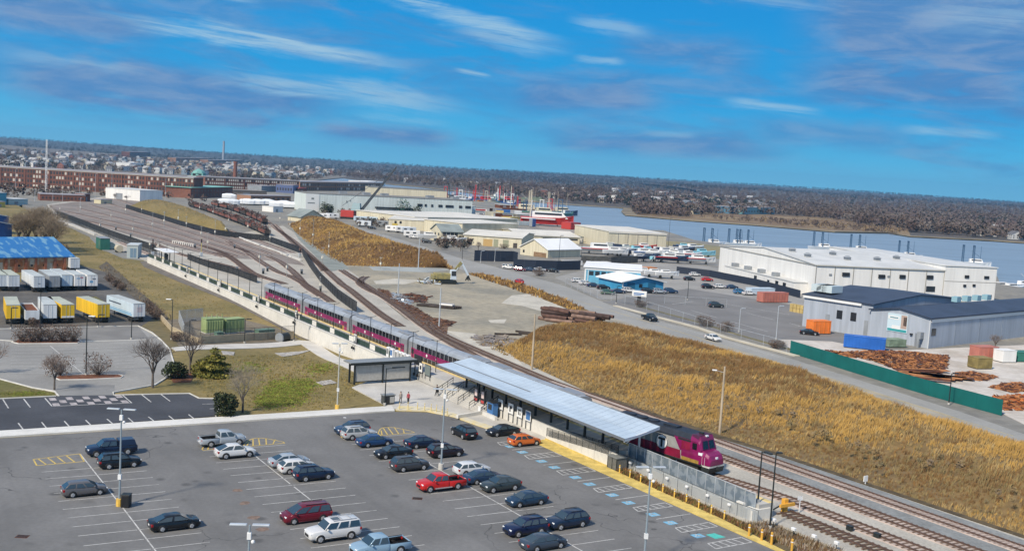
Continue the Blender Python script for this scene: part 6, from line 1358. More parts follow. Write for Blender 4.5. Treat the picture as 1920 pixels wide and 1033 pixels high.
for i, (t_, x, y, yt) in enumerate(YP):
 p = Z(t_, x, y, .25); h = min(14, max(4., hgt(p, px(t_, x, yt)[1]))); t = thing('yard_light_pole', 'slim yard pole with a pale box, %s counting from the left' % nth(i), 'yard pole', p, TH + i, 'slim yard poles')
 obj('pole', MB().tube((0, 0, 0), (0, 0, h), .09, .06, n=6), YPOLE, t); obj('box', MB().box(-.28, .28, -.2, .2, h*.42, h*.42 + .8), YBOX, t); obj('lamp_head', MB().box(-.5, .5, -.14, .14, h - .05, h + .12), YPOLE, t)
def signal(label, t_, x, y, yt, m=DKMET, n=2):
 p = Z(t_, x, y, .25); h = hgt(p, px(t_, x, yt)[1]); t = thing('railway_signal', label, 'railway signal', p, TH)
 obj('mast', MB().tube((0, 0, 0), (0, 0, h), .1, n=8), m, t); obj('cabinet', MB().box(-.5, .5, -.4, .4, 0, 1.4), STEEL, t)
 for k in range(n): hd = obj('signal_head', MB().box(-.35, .35, -.12, .12, h - 1.5 - 1.7*k, h - .2 - 1.7*k), BLACK, t); obj('lens', MB().tube((0, -.15, h - .6 - 1.7*k), (0, -.121, h - .6 - 1.7*k), .14, n=10), flat('signal_red', (.3, .02, .02), .3), hd)
signal('two-headed black railway signal above the white shelter roof', 'R', 1343, 470, 320)
signal('yellow and grey signal mast where the yard tracks join', 'S', 590, 520, 375, flat('mast_yellow', (.5, .42, .12), .5), 1)
signal('red and white signal mast by the black fence start', 'J', 440, 10, -60, flat('mast_red', (.42, .12, .10), .5), 1)
for i, (t_, x, y) in enumerate((('S', 880, 640), ('S', 1090, 660), ('S', 1125, 640), ('S', 1400, 660), ('J', 145, 140), ('J', 455, 145), ('J', 605, 285), ('R', 1020, 240), ('S', 540, 450), ('S', 860, 455), ('R', 1150, 300))):
 t = thing('switch_stand', 'small dark switch stand in the yard, ' + ('left of the pale ballast wedge', 'in the middle of the pale ballast wedge', 'right of the middle one', 'right tip of the pale wedge', 'left one of two near the train rear', 'second near the train rear', 'beside the black fence end', 'alone amid the fan of tracks', 'by the ladder-like barrier', 'right of the ladder-like barrier', 'above the grey-blue cabin')[i], 'switch stand', Z(t_, x, y, .25), TH, 'small switch stands'); obj('stand', MB().box(-.3, .3, -.25, .25, 0, .9), DKMET, t, bevel=.04); obj('target', MB().box(-.05, .05, -.4, .4, .9, 1.5), TGREY, t)
BLKF = meshmat('black_fence', (.012, .013, .014), .8, .1)
fence('black_fence', 'tall black screen fence running from the yard to beside the train', pxs([(567, 478), (580, 500), (600, 528), (632, 560), (648, 572), (668, 586)], .22), 2.6, 5., BLKF, BLACK, r=.06)
fence('black_fence', 'long black fence along the foot of the green ridge by the yard', pxs([(236, 391), (290, 408), (340, 424), (400, 440), (440, 446), (500, 452), (560, 474)], .22), 2.4, 9., BLKF, BLACK, r=.06)
fence('black_fence', 'black fence beside the through track left of the train', [Z('S', x, y, .22) for x, y in ((480, 545), (650, 610), (850, 665), (1040, 735))], 2.0, 5., BLKF, BLACK, r=.05)
fence('black_fence', 'black fence along the near edge of the yard from the thicket to the shelter', [Z('R', x, y, .22) for x, y in ((500, 115), (640, 160), (850, 245), (1000, 300), (1200, 370), (1370, 430))], 2.2, 8., BLKF, BLACK, r=.06)
t = thing('bridge_parapet', 'low white concrete parapet at the yard throat', 'parapet', Z('S', 1020, 440, .25)); a, b = Z('S', 900, 375, .25), Z('S', 1400, 560, .25); o_ = Vector(t.location)
for i in range(8): obj('parapet_block', MB().bar(a.lerp(b, i/8) - o_ + Vector((0,0,.35)), a.lerp(b, (i+.94)/8) - o_ + Vector((0,0,.35)), .5, .7), CONC_W, t)
t = thing('track_barrier', 'pale ladder-like barrier row beside the yellow signal mast', 'barrier', Z('S', 440, 430, .25)); a, b = Z('S', 360, 415, .25), Z('S', 540, 445, .25); o_ = Vector(t.location)
for i in range(12): obj('barrier_post', MB().bar(a.lerp(b, i/11) - o_, a.lerp(b, i/11) - o_ + Vector((0,0,1.2)), .35, .35), CONC_W, t)
obj('barrier_rail', MB().bar(a - o_ + Vector((0,0,1.1)), b - o_ + Vector((0,0,1.1)), .2, .2), CONC_W, t)
SCRAPM = [mat('scrap_red', (.165, .065, .048), .9, var=.35, scale=1.), mat('scrap_dark', (.05, .04, .035), .9, var=.35, scale=1.), mat('scrap_grey', (.20, .18, .17), .8, var=.3, scale=1.)]
def scrap(mb, x0, x1, y0, y1, z0, n, s, hz=1., rd=random):
 for _ in range(n):
  c = Vector((rd.uniform(x0, x1), rd.uniform(y0, y1), z0 + rd.uniform(0, hz))); a = Vector((rd.gauss(0, 1), rd.gauss(0, 1), rd.gauss(0, .4))).normalized() * s * rd.uniform(.5, 1.5); mb.bar(c - a, c + a, s * rd.uniform(.1, .7), s * rd.uniform(.1, .4), rd.randrange(3))
def wagon(label, p, ang, L=13., tank=False, grp='rusty scrap wagons'):
 t = thing('scrap_wagon', label, 'railway wagon', p, ang, grp)
 obj('underframe', MB().box(-L/2, L/2, -1.4, 1.4, .8, 1.1), DKMET, t)
 for s in (-1, 1): obj('side_wall', MB().box(-L/2, L/2, min(s*1.4, s*1.5), max(s*1.4, s*1.5), 1.1, 2.5), SCRAPM[0] if random.random() < .6 else SCRAPM[1], t)
 for s in (-1, 1): obj('end_wall', MB().box(s*L/2-.06, s*L/2+.06, -1.4, 1.4, 1.1, 2.6), SCRAPM[1], t); bogie(t, s * (L/2 - 2.2))
 mb = MB(); scrap(mb, -L/2+.4, L/2-.4, -1.2, 1.2, 2.0, 60, .9, 1.9); o = obj('scrap_load', mb, SCRAPM, t); o['kind'] = 'stuff'
FA, FB = [Z('S', x, y, .3) for x, y in ((1130, 355), (960, 275), (800, 215), (640, 155), (500, 115))], [Z('S', x, y, .3) for x, y in ((1110, 260), (980, 200), (830, 145), (680, 110))]
for nm, l, n in (('front', FA, 12), ('rear', FB, 8)):
 L_ = resample(l, n)
 for i in range(n):
  a, b = L_[i], L_[i+1]; wagon('rusty scrap wagon, %s from the near end of the %s line' % (nth(i), nm), (a + b) / 2, math.atan2(b.y-a.y, b.x-a.x), min(18, (b-a).length * .96), grp='rusty scrap wagons in the %s line' % nm)
def heap(name, label, pts, n, s, hz, mats, cat='heap', z=.22, group=None, keep=True):
 sp = scatter_poly(pts, n, z); mb = MB()
 cx_ = sum(p.x for p in pts) / len(pts); cy_ = sum(p.y for p in pts) / len(pts); rmax = max(math.hypot(p.x - cx_, p.y - cy_) for p in pts)
 for x, y, zz, k in sp:
  r = 1 - math.hypot(x - cx_, y - cy_) / rmax; c = Vector((x, y, z + hz * max(0, r) * random.random())); a = Vector((random.gauss(0, 1), random.gauss(0, 1), random.gauss(0, .22))).normalized() * s * random.uniform(.5, 1.5)
  a.z *= .6; mb.bar(c - a * random.uniform(.2, 1.), c + a, s * random.uniform(.1, 1.1), s * random.uniform(.05, .2), random.randrange(len(mats)))
 o = obj(name, mb, mats); o['kind'] = 'stuff'; return o
RS = [RUST, mat('rust_dark', (.09, .04, .025), .9, var=.3), mat('rust_bright', (.36, .15, .05), .9, var=.3)]
RSD = [RS[1], mat('brush_rust', (.15, .07, .035), .9, var=.35), mat('brush_soil', (.10, .06, .04), .9, var=.3)]
sheet('rust_soil', [Z('V', x, y, .24) for x, y in ((265, 325), (345, 335), (490, 440), (570, 470), (700, 555), (870, 572), (800, 612), (790, 675), (735, 685), (600, 595), (470, 480), (330, 390))], mat('rust_soil', (.20, .115, .065), .95, col2=(.12, .07, .045), scale=.3, bump=.4, var2=.3), z=.245, skirt=.05)
heap('scrap_heap', None, [Z('V', x, y, .2) for x, y in ((270, 325), (340, 340), (480, 440), (560, 470), (700, 560), (790, 670), (740, 680), (600, 590), (480, 480), (340, 390))], 700, .7, .22, RSD, None)
heap('scrap_heap', None, [Z('V', x, y, .2) for x, y in ((620, 540), (750, 550), (860, 575), (800, 610), (700, 590))], 200, .6, .2, RSD, None)
heap('scrap_heap', None, [Z('V', x, y, .2) for x, y in ((450, 370), (540, 360), (660, 390), (640, 430), (520, 430))], 160, .9, .4, [RS[1], SCRAPM[1], DIRT_R], None)
heap('scrap_heap', None, [Z('V', x, y, .2) for x, y in ((370, 350), (450, 370), (530, 430), (490, 445), (400, 420))], 130, .8, .5, [flat('scrap_blue', (.42, .48, .54), .5, .3), SCRAPM[2], TGREY], None)
heap('timber_litter', None, [Z('V', x, y, .2) for x, y in ((1000, 690), (1180, 680), (1340, 720), (1280, 745), (1080, 760))], 120, 1.2, .3, [mat('old_timber', (.2, .17, .14), .9, var=.3), SCRAPM[2]], None)
t = thing('pipe_stack', 'stack of dark and silver pipes behind the bare pole on the dirt lot', 'pipe stack', Z('V', 770, 470, .2), -.25)
for i in range(5):
 obj('pipe', MB().tube((-7 + i * .3, -1 + i * .55, .35), (3 + i * .3, -.8 + i * .55, .35), .34, n=8), SCRAPM[1], t)
for i in range(3): obj('pipe', MB().tube((-1, -.8 + i * .7, .95), (2.5, -.8 + i * .7, .95), .3, n=8), flat('pipe_silver', (.40, .40, .40), .5, .3), t)
t = thing('log_pile', 'stack of dark brown logs between the dirt lot and the grass bank', 'log pile', Z('V', 1770, 590, .2), -.55)
LOGM = [mat('log_brown', (.10, .055, .042), .9, var=.35, scale=1.), mat('log_dark', (.055, .035, .03), .9, var=.35), mat('log_pale', (.20, .13, .10), .9, var=.3)]
for r in range(4):
 for c in range(2):
  for k in range(6 - r):
   x0 = -9 + c * 8 + random.uniform(-2, 2); y = -2.6 + k * 1.0 + r * .5; obj('log', MB().tube((x0, y, .45 + r * .8), (x0 + random.uniform(6.5, 9), y + random.uniform(-.9, .9), .45 + r * .8 + random.uniform(-.15, .25)), random.uniform(.38, .5), n=7), random.choice(LOGM), t)
for i, (x, y) in enumerate(((1400, 660), (1430, 672), (1250, 672))):
 t = thing('fallen_timber', 'dark timber at the left end of the grass bank, %s of three' % ('left', 'middle', 'lone farther left one')[i], 'timber', Z('V', x, y, .25), .3 * i - .4, 'dark timbers by the grass bank'); obj('beam', MB().box(-3, 3, -.2, .2, 0, .4), SCRAPM[1], t)
p = Z('V', 775, 285, .2); t = thing('scrap_handler', 'yellow-green tracked scrap handler with a folded boom and pale cab on the dirt lot', 'excavator', p, .35)
YG = mat('machine_yellow', (.36, .30, .11), .7, col2=(.18, .17, .09), scale=.6); PLB = flat('machine_pale', (.55, .62, .68), .5)
for s in (-1.9, 1.9):
 obj('crawler', MB().xprism([(-3.4, .55), (-2.9, 1.25), (2.9, 1.25), (3.4, .55), (2.9, 0), (-2.9, 0)], s - .45, s + .45), DKMET, t)
obj('chassis', MB().box(-1.6, 1.6, -1.5, 1.5, .5, 1.3), DKMET, t); obj('body', MB().box(-3.4, 2.2, -1.7, 1.7, 1.35, 3.2), YG, t, bevel=.15); cb_ = obj('cab', MB().frus((1.2, 3.2, -1.9, -.3), (1.4, 2.9, -1.8, -.4), 1.4, 4.4), PLB, t, bevel=.05); obj('window', MB().box(1.5, 2.95, -1.96, -1.86, 2.6, 4.0), WGLASS, cb_)
obj('boom', MB().bar((2.0, .5, 2.4), (5.2, .5, 6.6), .6, .9), YG, t); obj('stick', MB().bar((5.2, .5, 6.6), (7.6, .5, 2.6), .45, .6), PLB, t)
for k in range(4): a = k * 1.57; obj('grapple_tine', MB().bar((7.6, .5, 2.6), (7.6 + .8*math.cos(a), .5 + .8*math.sin(a), 1.0), .2, .3), DKMET, t)
obj('ram', MB().tube((2.2, 0, 2.0), (4.2, .1, 5.0), .14, n=8), STEEL, t); obj('counterweight', MB().box(-4.2, -3.41, -1.6, 1.6, 1.4, 2.8), YG, t, bevel=.1)
mb = MB(); scrap(mb, -8, -1, -5, 3, 0, 90, .9, .9); o = obj('scrap_litter', mb, [PLB, YG, SCRAPM[2]]); o.location = p; o['kind'] = 'stuff'
# ================================================================== harbour-side buildings
def corner_bld(name, label, t_, pc, pr, pl, top, wallm, roofm, cat='building', roof='flat', rise=0., over=.3, ridge='x', z=0., dmax=999):
 """near corner pc, right end pr, left/back end pl (zoomed pixels); top = pixel row of the eave above pc"""
 c = Z(t_, *pc) if len(pc) == 2 else Z(*pc); r = Z(t_, *pr) if len(pr) == 2 else Z(*pr); l = Z(t_, *pl) if len(pl) == 2 else Z(*pl)
 d = r - c; e = l - c; hf = (math.atan2(e.y, e.x) - math.atan2(d.y, d.x) - math.pi / 2) / 2; d = Matrix.Rotation(hf, 3, 'Z') @ d; r = c + d; dep = min(dmax, max(6., e.length)); h = hgt(c, px(t_, 0, top)[1])
 return bld(name, label, c, r, dep, h, wallm, roofm, cat, roof, over, rise, z, ridge=ridge)
BLUW = mat('blue_wall', (.045, .26, .46), .5, var=.12, scale=.3); WROOF = mat('white_roof', (.74, .75, .75), .75, var=.06, scale=.1); CREAM = mat('cream_wall', (.60, .55, .41), .7, var=.1, scale=.9, stretch=(1, 1, .07), var2=.07, scale2=.25); CREAMR = mat('cream_roof', (.64, .61, .54), .6, var=.1, scale=.1)
OFFW = mat('offwhite_wall', (.74, .735, .71), .6, var=.05, scale=.9, stretch=(1, 1, .07), var2=.07, scale2=.25); OFFR = mat('offwhite_roof', (.60, .60, .575), .5, var=.1, scale=.12, var2=.07, scale2=1.); GRYW = mat('grey_wall', (.36, .40, .46), .5, var=.1, scale=.9, stretch=(1, 1, .07), var2=.07, scale2=.25); NAVR = mat('navy_roof', (.035, .048, .08), .5, var=.22, scale=.15, var2=.15, scale2=1.2)
SEAM = flat('panel_seam', (.30, .29, .26), .7); TRIMW = flat('trim_white', (.68, .69, .68), .5); GRNW = mat('pale_green_wall', (.60, .655, .63), .6, var=.1, scale=.9, stretch=(1, 1, .07), var2=.07, scale2=.25)
t = corner_bld('blue_workshop', 'low bright blue building with a white gabled roof, in front of the taller blue block', 'U', (457, 372), (812, 378), (235, 328), 297, BLUW, WROOF, roof='gable', rise=1.6, ridge='y', over=.8)
L = t['L']; rects(t, 'corner_trim', TRIMW, [(-.02, .35, 0, t['H'] - .1)], th=.05)
rects(t, 'door', flat('blue_door', (.02, .12, .22), .5), [(L*.12, L*.3, 0, 2.8), (L*.62, L*.8, 0, 2.8)]); rects(t, 'window', WGLASS, [(L*.4, L*.48, 1.2, 2.4)])
t = corner_bld('blue_workshop', 'taller blue block with pale parapet behind the low blue building', 'U', (150, 305), (600, 340), (140, 255), 175, mat('blue_wall_pale', (.12, .36, .52), .5, var=.1), WROOF, over=.5)
L = t['L']; rects(t, 'window_band', WGLASS, [(L*(.08 + .11*k), L*(.16 + .11*k), t['H'] - 2.6, t['H'] - 1.2) for k in range(8)]); rects(t, 'fascia', TRIMW, [(0, L, t['H'] - .8, t['H'] - .02)], th=.1); rects(t, 'pilaster', TRIMW, [(-.02, .5, 0, t['H'] - .9), (L*.06, L*.07, 0, t['H'] - .9)], th=.12)
t = corner_bld('white_warehouse', 'big off-white warehouse with a row of roof vents and panel seams', 'P', (1526, 555), (1754, 561), (1371, 510), 497, OFFW, OFFR, roof='gable', rise=2.6, ridge='x', over=.35)
ra = t.rotation_euler.z; EX, EY = Vector((math.cos(ra), math.sin(ra), 0)), Vector((-math.sin(ra), math.cos(ra), 0)); WH = t.location.copy()
L, D, H = t['L'], t['D'], t['H']
rects(t, 'panel_seam', SEAM, [(L*k/7 - .12, L*k/7 + .12, 0, H - .1) for k in range(0, 8)], th=.12)
rects(t, 'wall_vent', SIGND, [(L*.20, L*.255, H*.68, H*.80), (L*.48, L*.53, H*.66, H*.78), (L*.645, L*.69, H*.68, H*.8), (L*.86, L*.91, H*.7, H*.82)], th=.35); rects(t, 'wall_vent', TGREY, [(L*.1, L*.12, H*.68, H*.74), (L*.55, L*.57, H*.7, H*.76)], th=.2)
rects(t, 'window', WGLASS, [(L*.865, L*.935, H*.28, H*.46)], th=.15); rects(t, 'door', TGREY, [(L*.87, L*.90, 0, H*.2)], th=.1)
rects(t, 'eave_gutter', SEAM, [(0, L, H - .3, H - .02)], th=.38); rects(t, 'rake_trim', SEAM, [(0, D, H - .35, H - .02)], 'l', th=.2)
for k, (fx, fy) in enumerate(((.12, .22), (.13, .38), (.40, .18), (.41, .32), (.66, .2), (.9, .28))):
 vz = H + 2.6 * min(1, fy * 2) + .2; v_ = obj('roof_vent', MB().box(L*fx - .9, L*fx + .9, D*fy - .9, D*fy + .9, vz - .3, vz + .9).frus((L*fx - 1.2, L*fx + 1.2, D*fy - 1.2, D*fy + 1.2), (L*fx - .4, L*fx + .4, D*fy - .4, D*fy + .4), vz + .9, vz + 1.5), TGREY, t)
c0 = WH + EX * (L + .05) - EY * .3; t2 = bld('white_warehouse', 'taller flat-topped white wing at the right end of the big warehouse', c0, c0 + EX * 20.5, D, H + 1.6, OFFW, OFFR, over=.3)
L2, H2 = t2['L'], t2['H']; rects(t2, 'wall_vent', SIGND, [(L2*.38, L2*.46, H2*.68, H2*.76), (L2*.76, L2*.85, H2*.68, H2*.76), (L2*.37, L2*.42, H2*.42, H2*.49), (L2*.55, L2*.60, H2*.44, H2*.51)], th=.3); rects(t2, 'window', SIGND, [(L2*.84, L2*.94, H2*.10, H2*.22)], th=.15); rects(t2, 'wall_seam', SEAM, [(0, L2, H2*.56, H2*.575)], th=.05)
c0 = WH + EY * 5 - EX * 5.05; t3 = bld('white_annex', 'low white annex with rooftop units in front of the big warehouse', c0, c0 + EX * 5, D * .72, 3.8, OFFW, OFFR, over=.2)
L3, D3, H3 = t3['L'], t3['D'], t3['H']
for k in range(4): y = D3 * (.3 + .2 * k); obj('roof_unit', MB().box(L3*.2, L3*.2 + 2.4, y, y + 2.2, H3 + .302, H3 + 1.7), TGREY, t3, bevel=.1)
rects(t3, 'window', WGLASS, [(D3*.1, D3*.14, 1.2, 3), (D3*.2, D3*.24, 1.2, 3), (D3*.32, D3*.35, 0, 2.6), (D3*.5, D3*.54, 1.2, 3)], 'l')
t = corner_bld('grey_plant', 'pale grey-blue plant with a dark navy roof and a picture sign on its gable', 'T', (1105, 492), (3300, 478), (640, 432), 287, GRYW, NAVR, roof='gable', rise=1.3, ridge='x', over=.5)
L, D, H = t['L'], t['D'], t['H']
rects(t, 'eave_band', TRIMW, [(.3, L, H - .9, H - .15)], th=.25); rects(t, 'wall_seam', flat('seam_blue', (.25, .29, .34), .6), [(L*k/9, L*k/9 + .15, 0, H - 1) for k in range(1, 9)], th=.05)
rects(t, 'window', WGLASS, [(1.0, 3.0, H*.42, H*.66)], th=.08); rects(t, 'corner_trim', TRIMW, [(-.15, .2, 0, H - .2)], th=.08)
sg = obj('sign_board', MB().box(-.16, -.02, D*.36, D*.70, H*.38, H*1.0), flat('sign_pale', (.5, .62, .68), .5), t)
for (a, b, z0, z1, m) in ((.37, .69, .40, .48, flat('sign_teal', (.03, .28, .30), .5)), (.37, .47, .52, .98, flat('sign_skin', (.40, .30, .25), .5)), (.375, .43, .62, .92, SIGND), (.50, .69, .80, .92, TRIMW), (.52, .66, .84, .88, flat('sign_cyan', (.1, .42, .55), .5)), (.48, .62, .48, .60, TRIMW)): obj('print', MB().box(-.19, -.165, D*a, D*b, H*z0, H*z1), m, sg)
for y, z0 in ((D*.28, H*.36), ): obj('wall_lamp', MB().box(-.5, -.01, y - .3, y + .3, z0, z0 + .4), SIGND, t)
rects(t, 'door', flat('door_grey', (.2, .22, .25), .5), [(D*.16, D*.22, 0, 3.2)], 'l', th=.1); obj('duct', MB().box(-1.6, -.02, D*.08, D*.14, H*.3, H*.52).box(-1.6, -1.0, D*.1, D*.13, 0, H*.3), TGREY, t)
for k in range(4): obj('roof_unit', MB().box(L*(.28 + .05*k), L*(.28 + .05*k) + 2.2, D*.62, D*.72, H + 1.6, H + 3.0), flat('unit_teal', (.25, .42, .48), .5), t)
ra = t.rotation_euler.z; ex, ey = Vector((math.cos(ra), math.sin(ra), 0)), Vector((-math.sin(ra), math.cos(ra), 0)); c0 = t.location + ey * (D + .05) + ex * .8
t = bld('grey_plant_wing', 'lower grey wing with small dark windows left of the picture sign', c0, c0 + ex * 44, max(20, .6 * (Z('T', 300, 262) - c0).dot(ey)), hgt(c0, px('T', 0, 190)[1]), GRYW, NAVR, roof='gable', rise=1.7, over=.5, ridge='y')
D, H = t['D'], t['H']; rects(t, 'window', SIGND, [(D*.22, D*.30, H*.42, H*.68), (D*.42, D*.50, H*.42, H*.68)], 'l', th=.1); rects(t, 'door', TGREY, [(D*.60, D*.66, 0, H*.5), (D*.05, D*.10, 0, H*.5)], 'l', th=.1)
rects(t, 'eave_band', TRIMW, [(D*.15, D, H - .7, H - .1)], 'l', th=.6)
for k in range(3): obj('roof_unit', MB().box(3, 8, D*(.70 + .08*k), D*(.70 + .08*k) + 3, H + 1.0, H + 2.8), flat('unit_pale', (.5, .58, .6), .5), t)
t = thing('fish_box_stack', 'row of tan plastic bins stacked under the grey plant', 'bin stack', Z('T', 240, 250), math.atan2((Z('T', 330, 250) - Z('T', 140, 215)).y, (Z('T', 330, 250) - Z('T', 140, 215)).x))
TANB = mat('tan_plastic', (.48, .36, .14), .6, var=.12)
for k in range(7):
 for z_ in range(2): obj('bin', MB().box(-4.5 + k*1.3, -4.5 + k*1.3 + 1.1, -.6, .6, z_*1.2, z_*1.2 + 1.12), TANB, t)
GRR = mat('grey_roof', (.22, .25, .24), .7, var=.15, scale=.2)
t = corner_bld('cream_house', 'two-storey cream office with a grey roof and a round gable window', 'M', (1312, 615), (1500, 622), (1200, 590), 525, CREAM, GRR, roof='gable', rise=3.2, ridge='x', over=.5); L, D, H = t['L'], t['D'], t['H']
rects(t, 'window', WGLASS, win_rows(L, 5, (H*.62,), 1.6, 1.8)[:4] + [(L*.3, L*.42, H*.15, H*.38), (L*.75, L*.85, 0, H*.3)]); rects(t, 'window', WGLASS, [(D*.2, D*.32, H*.6, H*.85), (D*.5, D*.62, H*.6, H*.85), (D*.5, D*.7, H*.2, H*.45)], 'l')
t = corner_bld('cream_warehouse', 'long cream shed with loading doors right of the cream office', 'M', (1505, 632), ('N', 640, 725), (1480, 540), 548, CREAM, CREAMR, roof='gable', rise=1.5, over=.5, dmax=40); L, D, H = t['L'], t['D'], t['H']
rects(t, 'door', flat('door_dark', (.06, .05, .045), .6), [(L*.06, L*.14, 0, H*.62), (L*.86, L*.93, 0, H*.5)]); rects(t, 'door', flat('door_tan', (.45, .30, .12), .6), [(L*.34, L*.5, 0, H*.7)]); rects(t, 'door', flat('door_green', (.28, .29, .20), .6), [(L*.52, L*.6, 0, H*.75), (L*.68, L*.78, 0, H*.75)])
t = corner_bld('cream_warehouse', 'long cream shed with a pale roof behind, level with the red boat', 'N', (640, 650), (1178, 668), (600, 600), 592, CREAM, CREAMR, roof='gable', rise=1.6, over=.5, dmax=60); L, D, H = t['L'], t['D'], t['H']
rects(t, 'window', SIGND, [(L*x, L*x + 5, H*.5, H*.75) for x in (.4, .5, .6, .82)] )
t = corner_bld('cream_warehouse', 'cream gabled shed with a bright white roof beside the boat yard', 'N', (918, 806), (1285, 806), (625, 775), 735, CREAM, WROOF, roof='gable', rise=4., over=.6, dmax=60); L, D, H = t['L'], t['D'], t['H']
rects(t, 'door', mat('door_brown', (.22, .14, .08), .8, var=.2), [(D*.05, D*.5, 0, H*.6)], 'l', th=.1); rects(t, 'window', SIGND, [(D*.84, D*.9, H*.35, H*.7)], 'l', th=.1)
t = corner_bld('cream_hall', 'big plain cream hall with a flat roof behind the boat yard', 'N', (1470, 722), ('O', 435, 645), (1262, 652), 562, CREAM, CREAMR, over=.3, dmax=90); L, D, H = t['L'], t['D'], t['H']
rects(t, 'panel_seam', SEAM, [(L*k/6, L*k/6 + .3, 0, H) for k in range(1, 6)], th=.1); rects(t, 'parapet_cap', CREAMR, [(0, L, H - .6, H - .02)], th=.35)
t = corner_bld('cream_warehouse', 'cream block with a yellow-framed door at the left end of the cream row', 'M', (860, 500), (1165, 520), (835, 455), 415, CREAM, CREAMR, over=.3, dmax=60); L, D, H = t['L'], t['D'], t['H']
rects(t, 'door', flat('door_yellow', (.5, .38, .08), .5), [(L*.1, L*.25, 0, H*.6)]); rects(t, 'window', SIGND, [(L*.16, L*.22, H*.6, H*.85), (L*.3, L*.36, H*.6, H*.85)])
bld('cream_warehouse', 'low long cream roof range stretching towards the red boat', Z('M', 1080, 490), Z('M', 1960, 500), 60, 6., CREAM, CREAMR, over=.4)
bld('cream_warehouse', 'second cream roof range in front of the first, right of the office', Z('M', 1490, 560), Z('N', 640, 600), 30, 6.5, CREAM, CREAMR, over=.4)
t = corner_bld('green_plant', 'long pale green plant with strip windows behind the crawler crane', 'M', (150, 352), (1470, 392), (120, 330), 195, GRNW, mat('tar_roof', (.20, .19, .17), .8, var=.2, scale=.1), over=.2, dmax=120); L, D, H = t['L'], t['D'], t['H']
rects(t, 'window', WGLASS, [(L*x, L*x1, H*.56, H*.70) for x, x1 in ((.655, .685), (.70, .712), (.74, .752), (.785, .81), (.83, .88), (.915, .935), (.955, .99))], th=.3); rects(t, 'dock_canopy', SIGND, [(L*.40, L*.62, H*.36, H*.44)], th=3.); rects(t, 'dock_door', TRIMW, [(L*.40, L*.45, 0, H*.3), (L*.48, L*.6, 0, H*.3)], th=.3)
rects(t, 'wall_end_panel', TRIMW, [(0, L*.075, H*.02, H - .1)], th=.2); rects(t, 'print', flat('logo_grey', (.2, .22, .22), .6), [(L*.03, L*.045, H*.68, H*.78), (L*.01, L*.05, H*.46, H*.52), (L*.23, L*.235, H*.6, H*.7), (L*.25, L*.255, H*.68, H*.74)], th=.25)
for k, x in enumerate((.21, .35, .46, .74, .9)): obj('roof_unit', MB().box(L*x, L*x + 5, 8, 13, H + .302, H + 2.2), TGREY, t)
bld('green_plant_annex', 'lower pale green annex at the right end of the green plant', Z('M', 1470, 398), Z('M', 1605, 402), 30, 8, GRNW, OFFR, over=.2)
bld('long_shed', 'long flat tarred shed behind the pale green plant', Z('M', 700, 215), Z('M', 1360, 250), 60, 9, CREAM, mat('tar_roof2', (.16, .155, .14), .8), over=.2)
t = corner_bld('cream_house', 'small cream cottage with a grey roof at the top of the brown bank', 'M', (110, 440), (292, 440), (20, 425), 402, CREAM, GRR, roof='gable', rise=4.2, ridge='y', over=.6); 
# ================================================================== boats, crane, quay clutter
BOATN = 0
def boat(label, p, ang, L, hull, house=WHITE, masts=1, stand=False, gallows=0, mastm=None, group=None, hz=None, stripe=None, house_f=.5):
 t = thing('fishing_boat' if masts or gallows else 'motor_boat', label, 'boat', p, ang, group); w = L * .13; fb = L * .10 if hz is None else hz; z0 = (1.2 if stand else -.8)
 secs = []
 for f, ww, zz in ((-.5, .78, 0), (-.3, .95, 0), (0, 1., .02), (.25, .88, .12), (.40, .55, .3), (.5, .06, .5)): secs.append([(f*L, -w*ww*.55, z0), (f*L, -w*ww, z0 + fb*(1+zz)), (f*L, w*ww, z0 + fb*(1+zz)), (f*L, w*ww*.55, z0)])
 obj('hull', MB().loft(secs), hull, t); zd = z0 + fb
 if stripe: obj('hull_stripe', MB().box(-L*.49, L*.15, -w*1.03, w*1.03, zd - fb*.25, zd - fb*.1), stripe, t)
 hx = L * (.12 if masts else -.02); hl = L * house_f * .5; hh = L * .11 if masts else L * .10
 h_ = obj('wheelhouse', MB().frus((hx - hl, hx + hl*.6, -w*.62, w*.62), (hx - hl, hx + hl*.35, -w*.55, w*.55), zd - .1, zd + hh), house, t); obj('window', MB().box(hx - hl*.8, hx + hl*.32, -w*.66, w*.66, zd + hh*.55, zd + hh*.82), WGLASS, h_)
 mm = mastm or DKMET
 for k in range(masts): x = L * (.18 - .36 * k); obj('mast', MB().tube((x, 0, zd), (x, 0, zd + L*.5), .16, .08, n=6), mm, t); obj('boom', MB().bar((x, 0, zd + L*.16), (x - L*.26, 0, zd + L*.34), .16, .16), mm, t)
 for k in range(gallows):
  x = L * (-.32 + .3 * k)
  for s in (-1, 1): obj('gallows_leg', MB().bar((x, s*w*.8, zd), (x, s*w*.7, zd + L*.5), .5, .5), mm, t)
  obj('gallows_beam', MB().bar((x, -w*.9, zd + L*.5), (x, w*.9, zd + L*.5), .5, .5), mm, t)
 if stand:
  for x in (-.3, .2): obj('boat_stand', MB().bar((L*x, -w, 0), (L*x, -w*.6, z0 + .2), .15, .15).bar((L*x, w, 0), (L*x, w*.6, z0 + .2), .15, .15).box(L*x - .2, L*x + .2, -.2, .2, 0, z0 + .02), DKMET, t)
 return t
HB_, HR_, HW_, HG_, HN_ = flat('hull_blue', (.03, .12, .36), .4), flat('hull_red', (.50, .03, .025), .4), flat('hull_white', (.68, .70, .71), .35), flat('hull_green', (.08, .22, .17), .4), flat('hull_navy', (.03, .05, .10), .4)
HO_ = flat('hull_orange', (.5, .18, .04), .5); HC_ = flat('hull_cyan', (.25, .55, .66), .4); MB_ = flat('mast_blue', (.05, .10, .17), .5)
def onwater(t_, x, y, z=-1.6): return Z(t_, x, y, z)
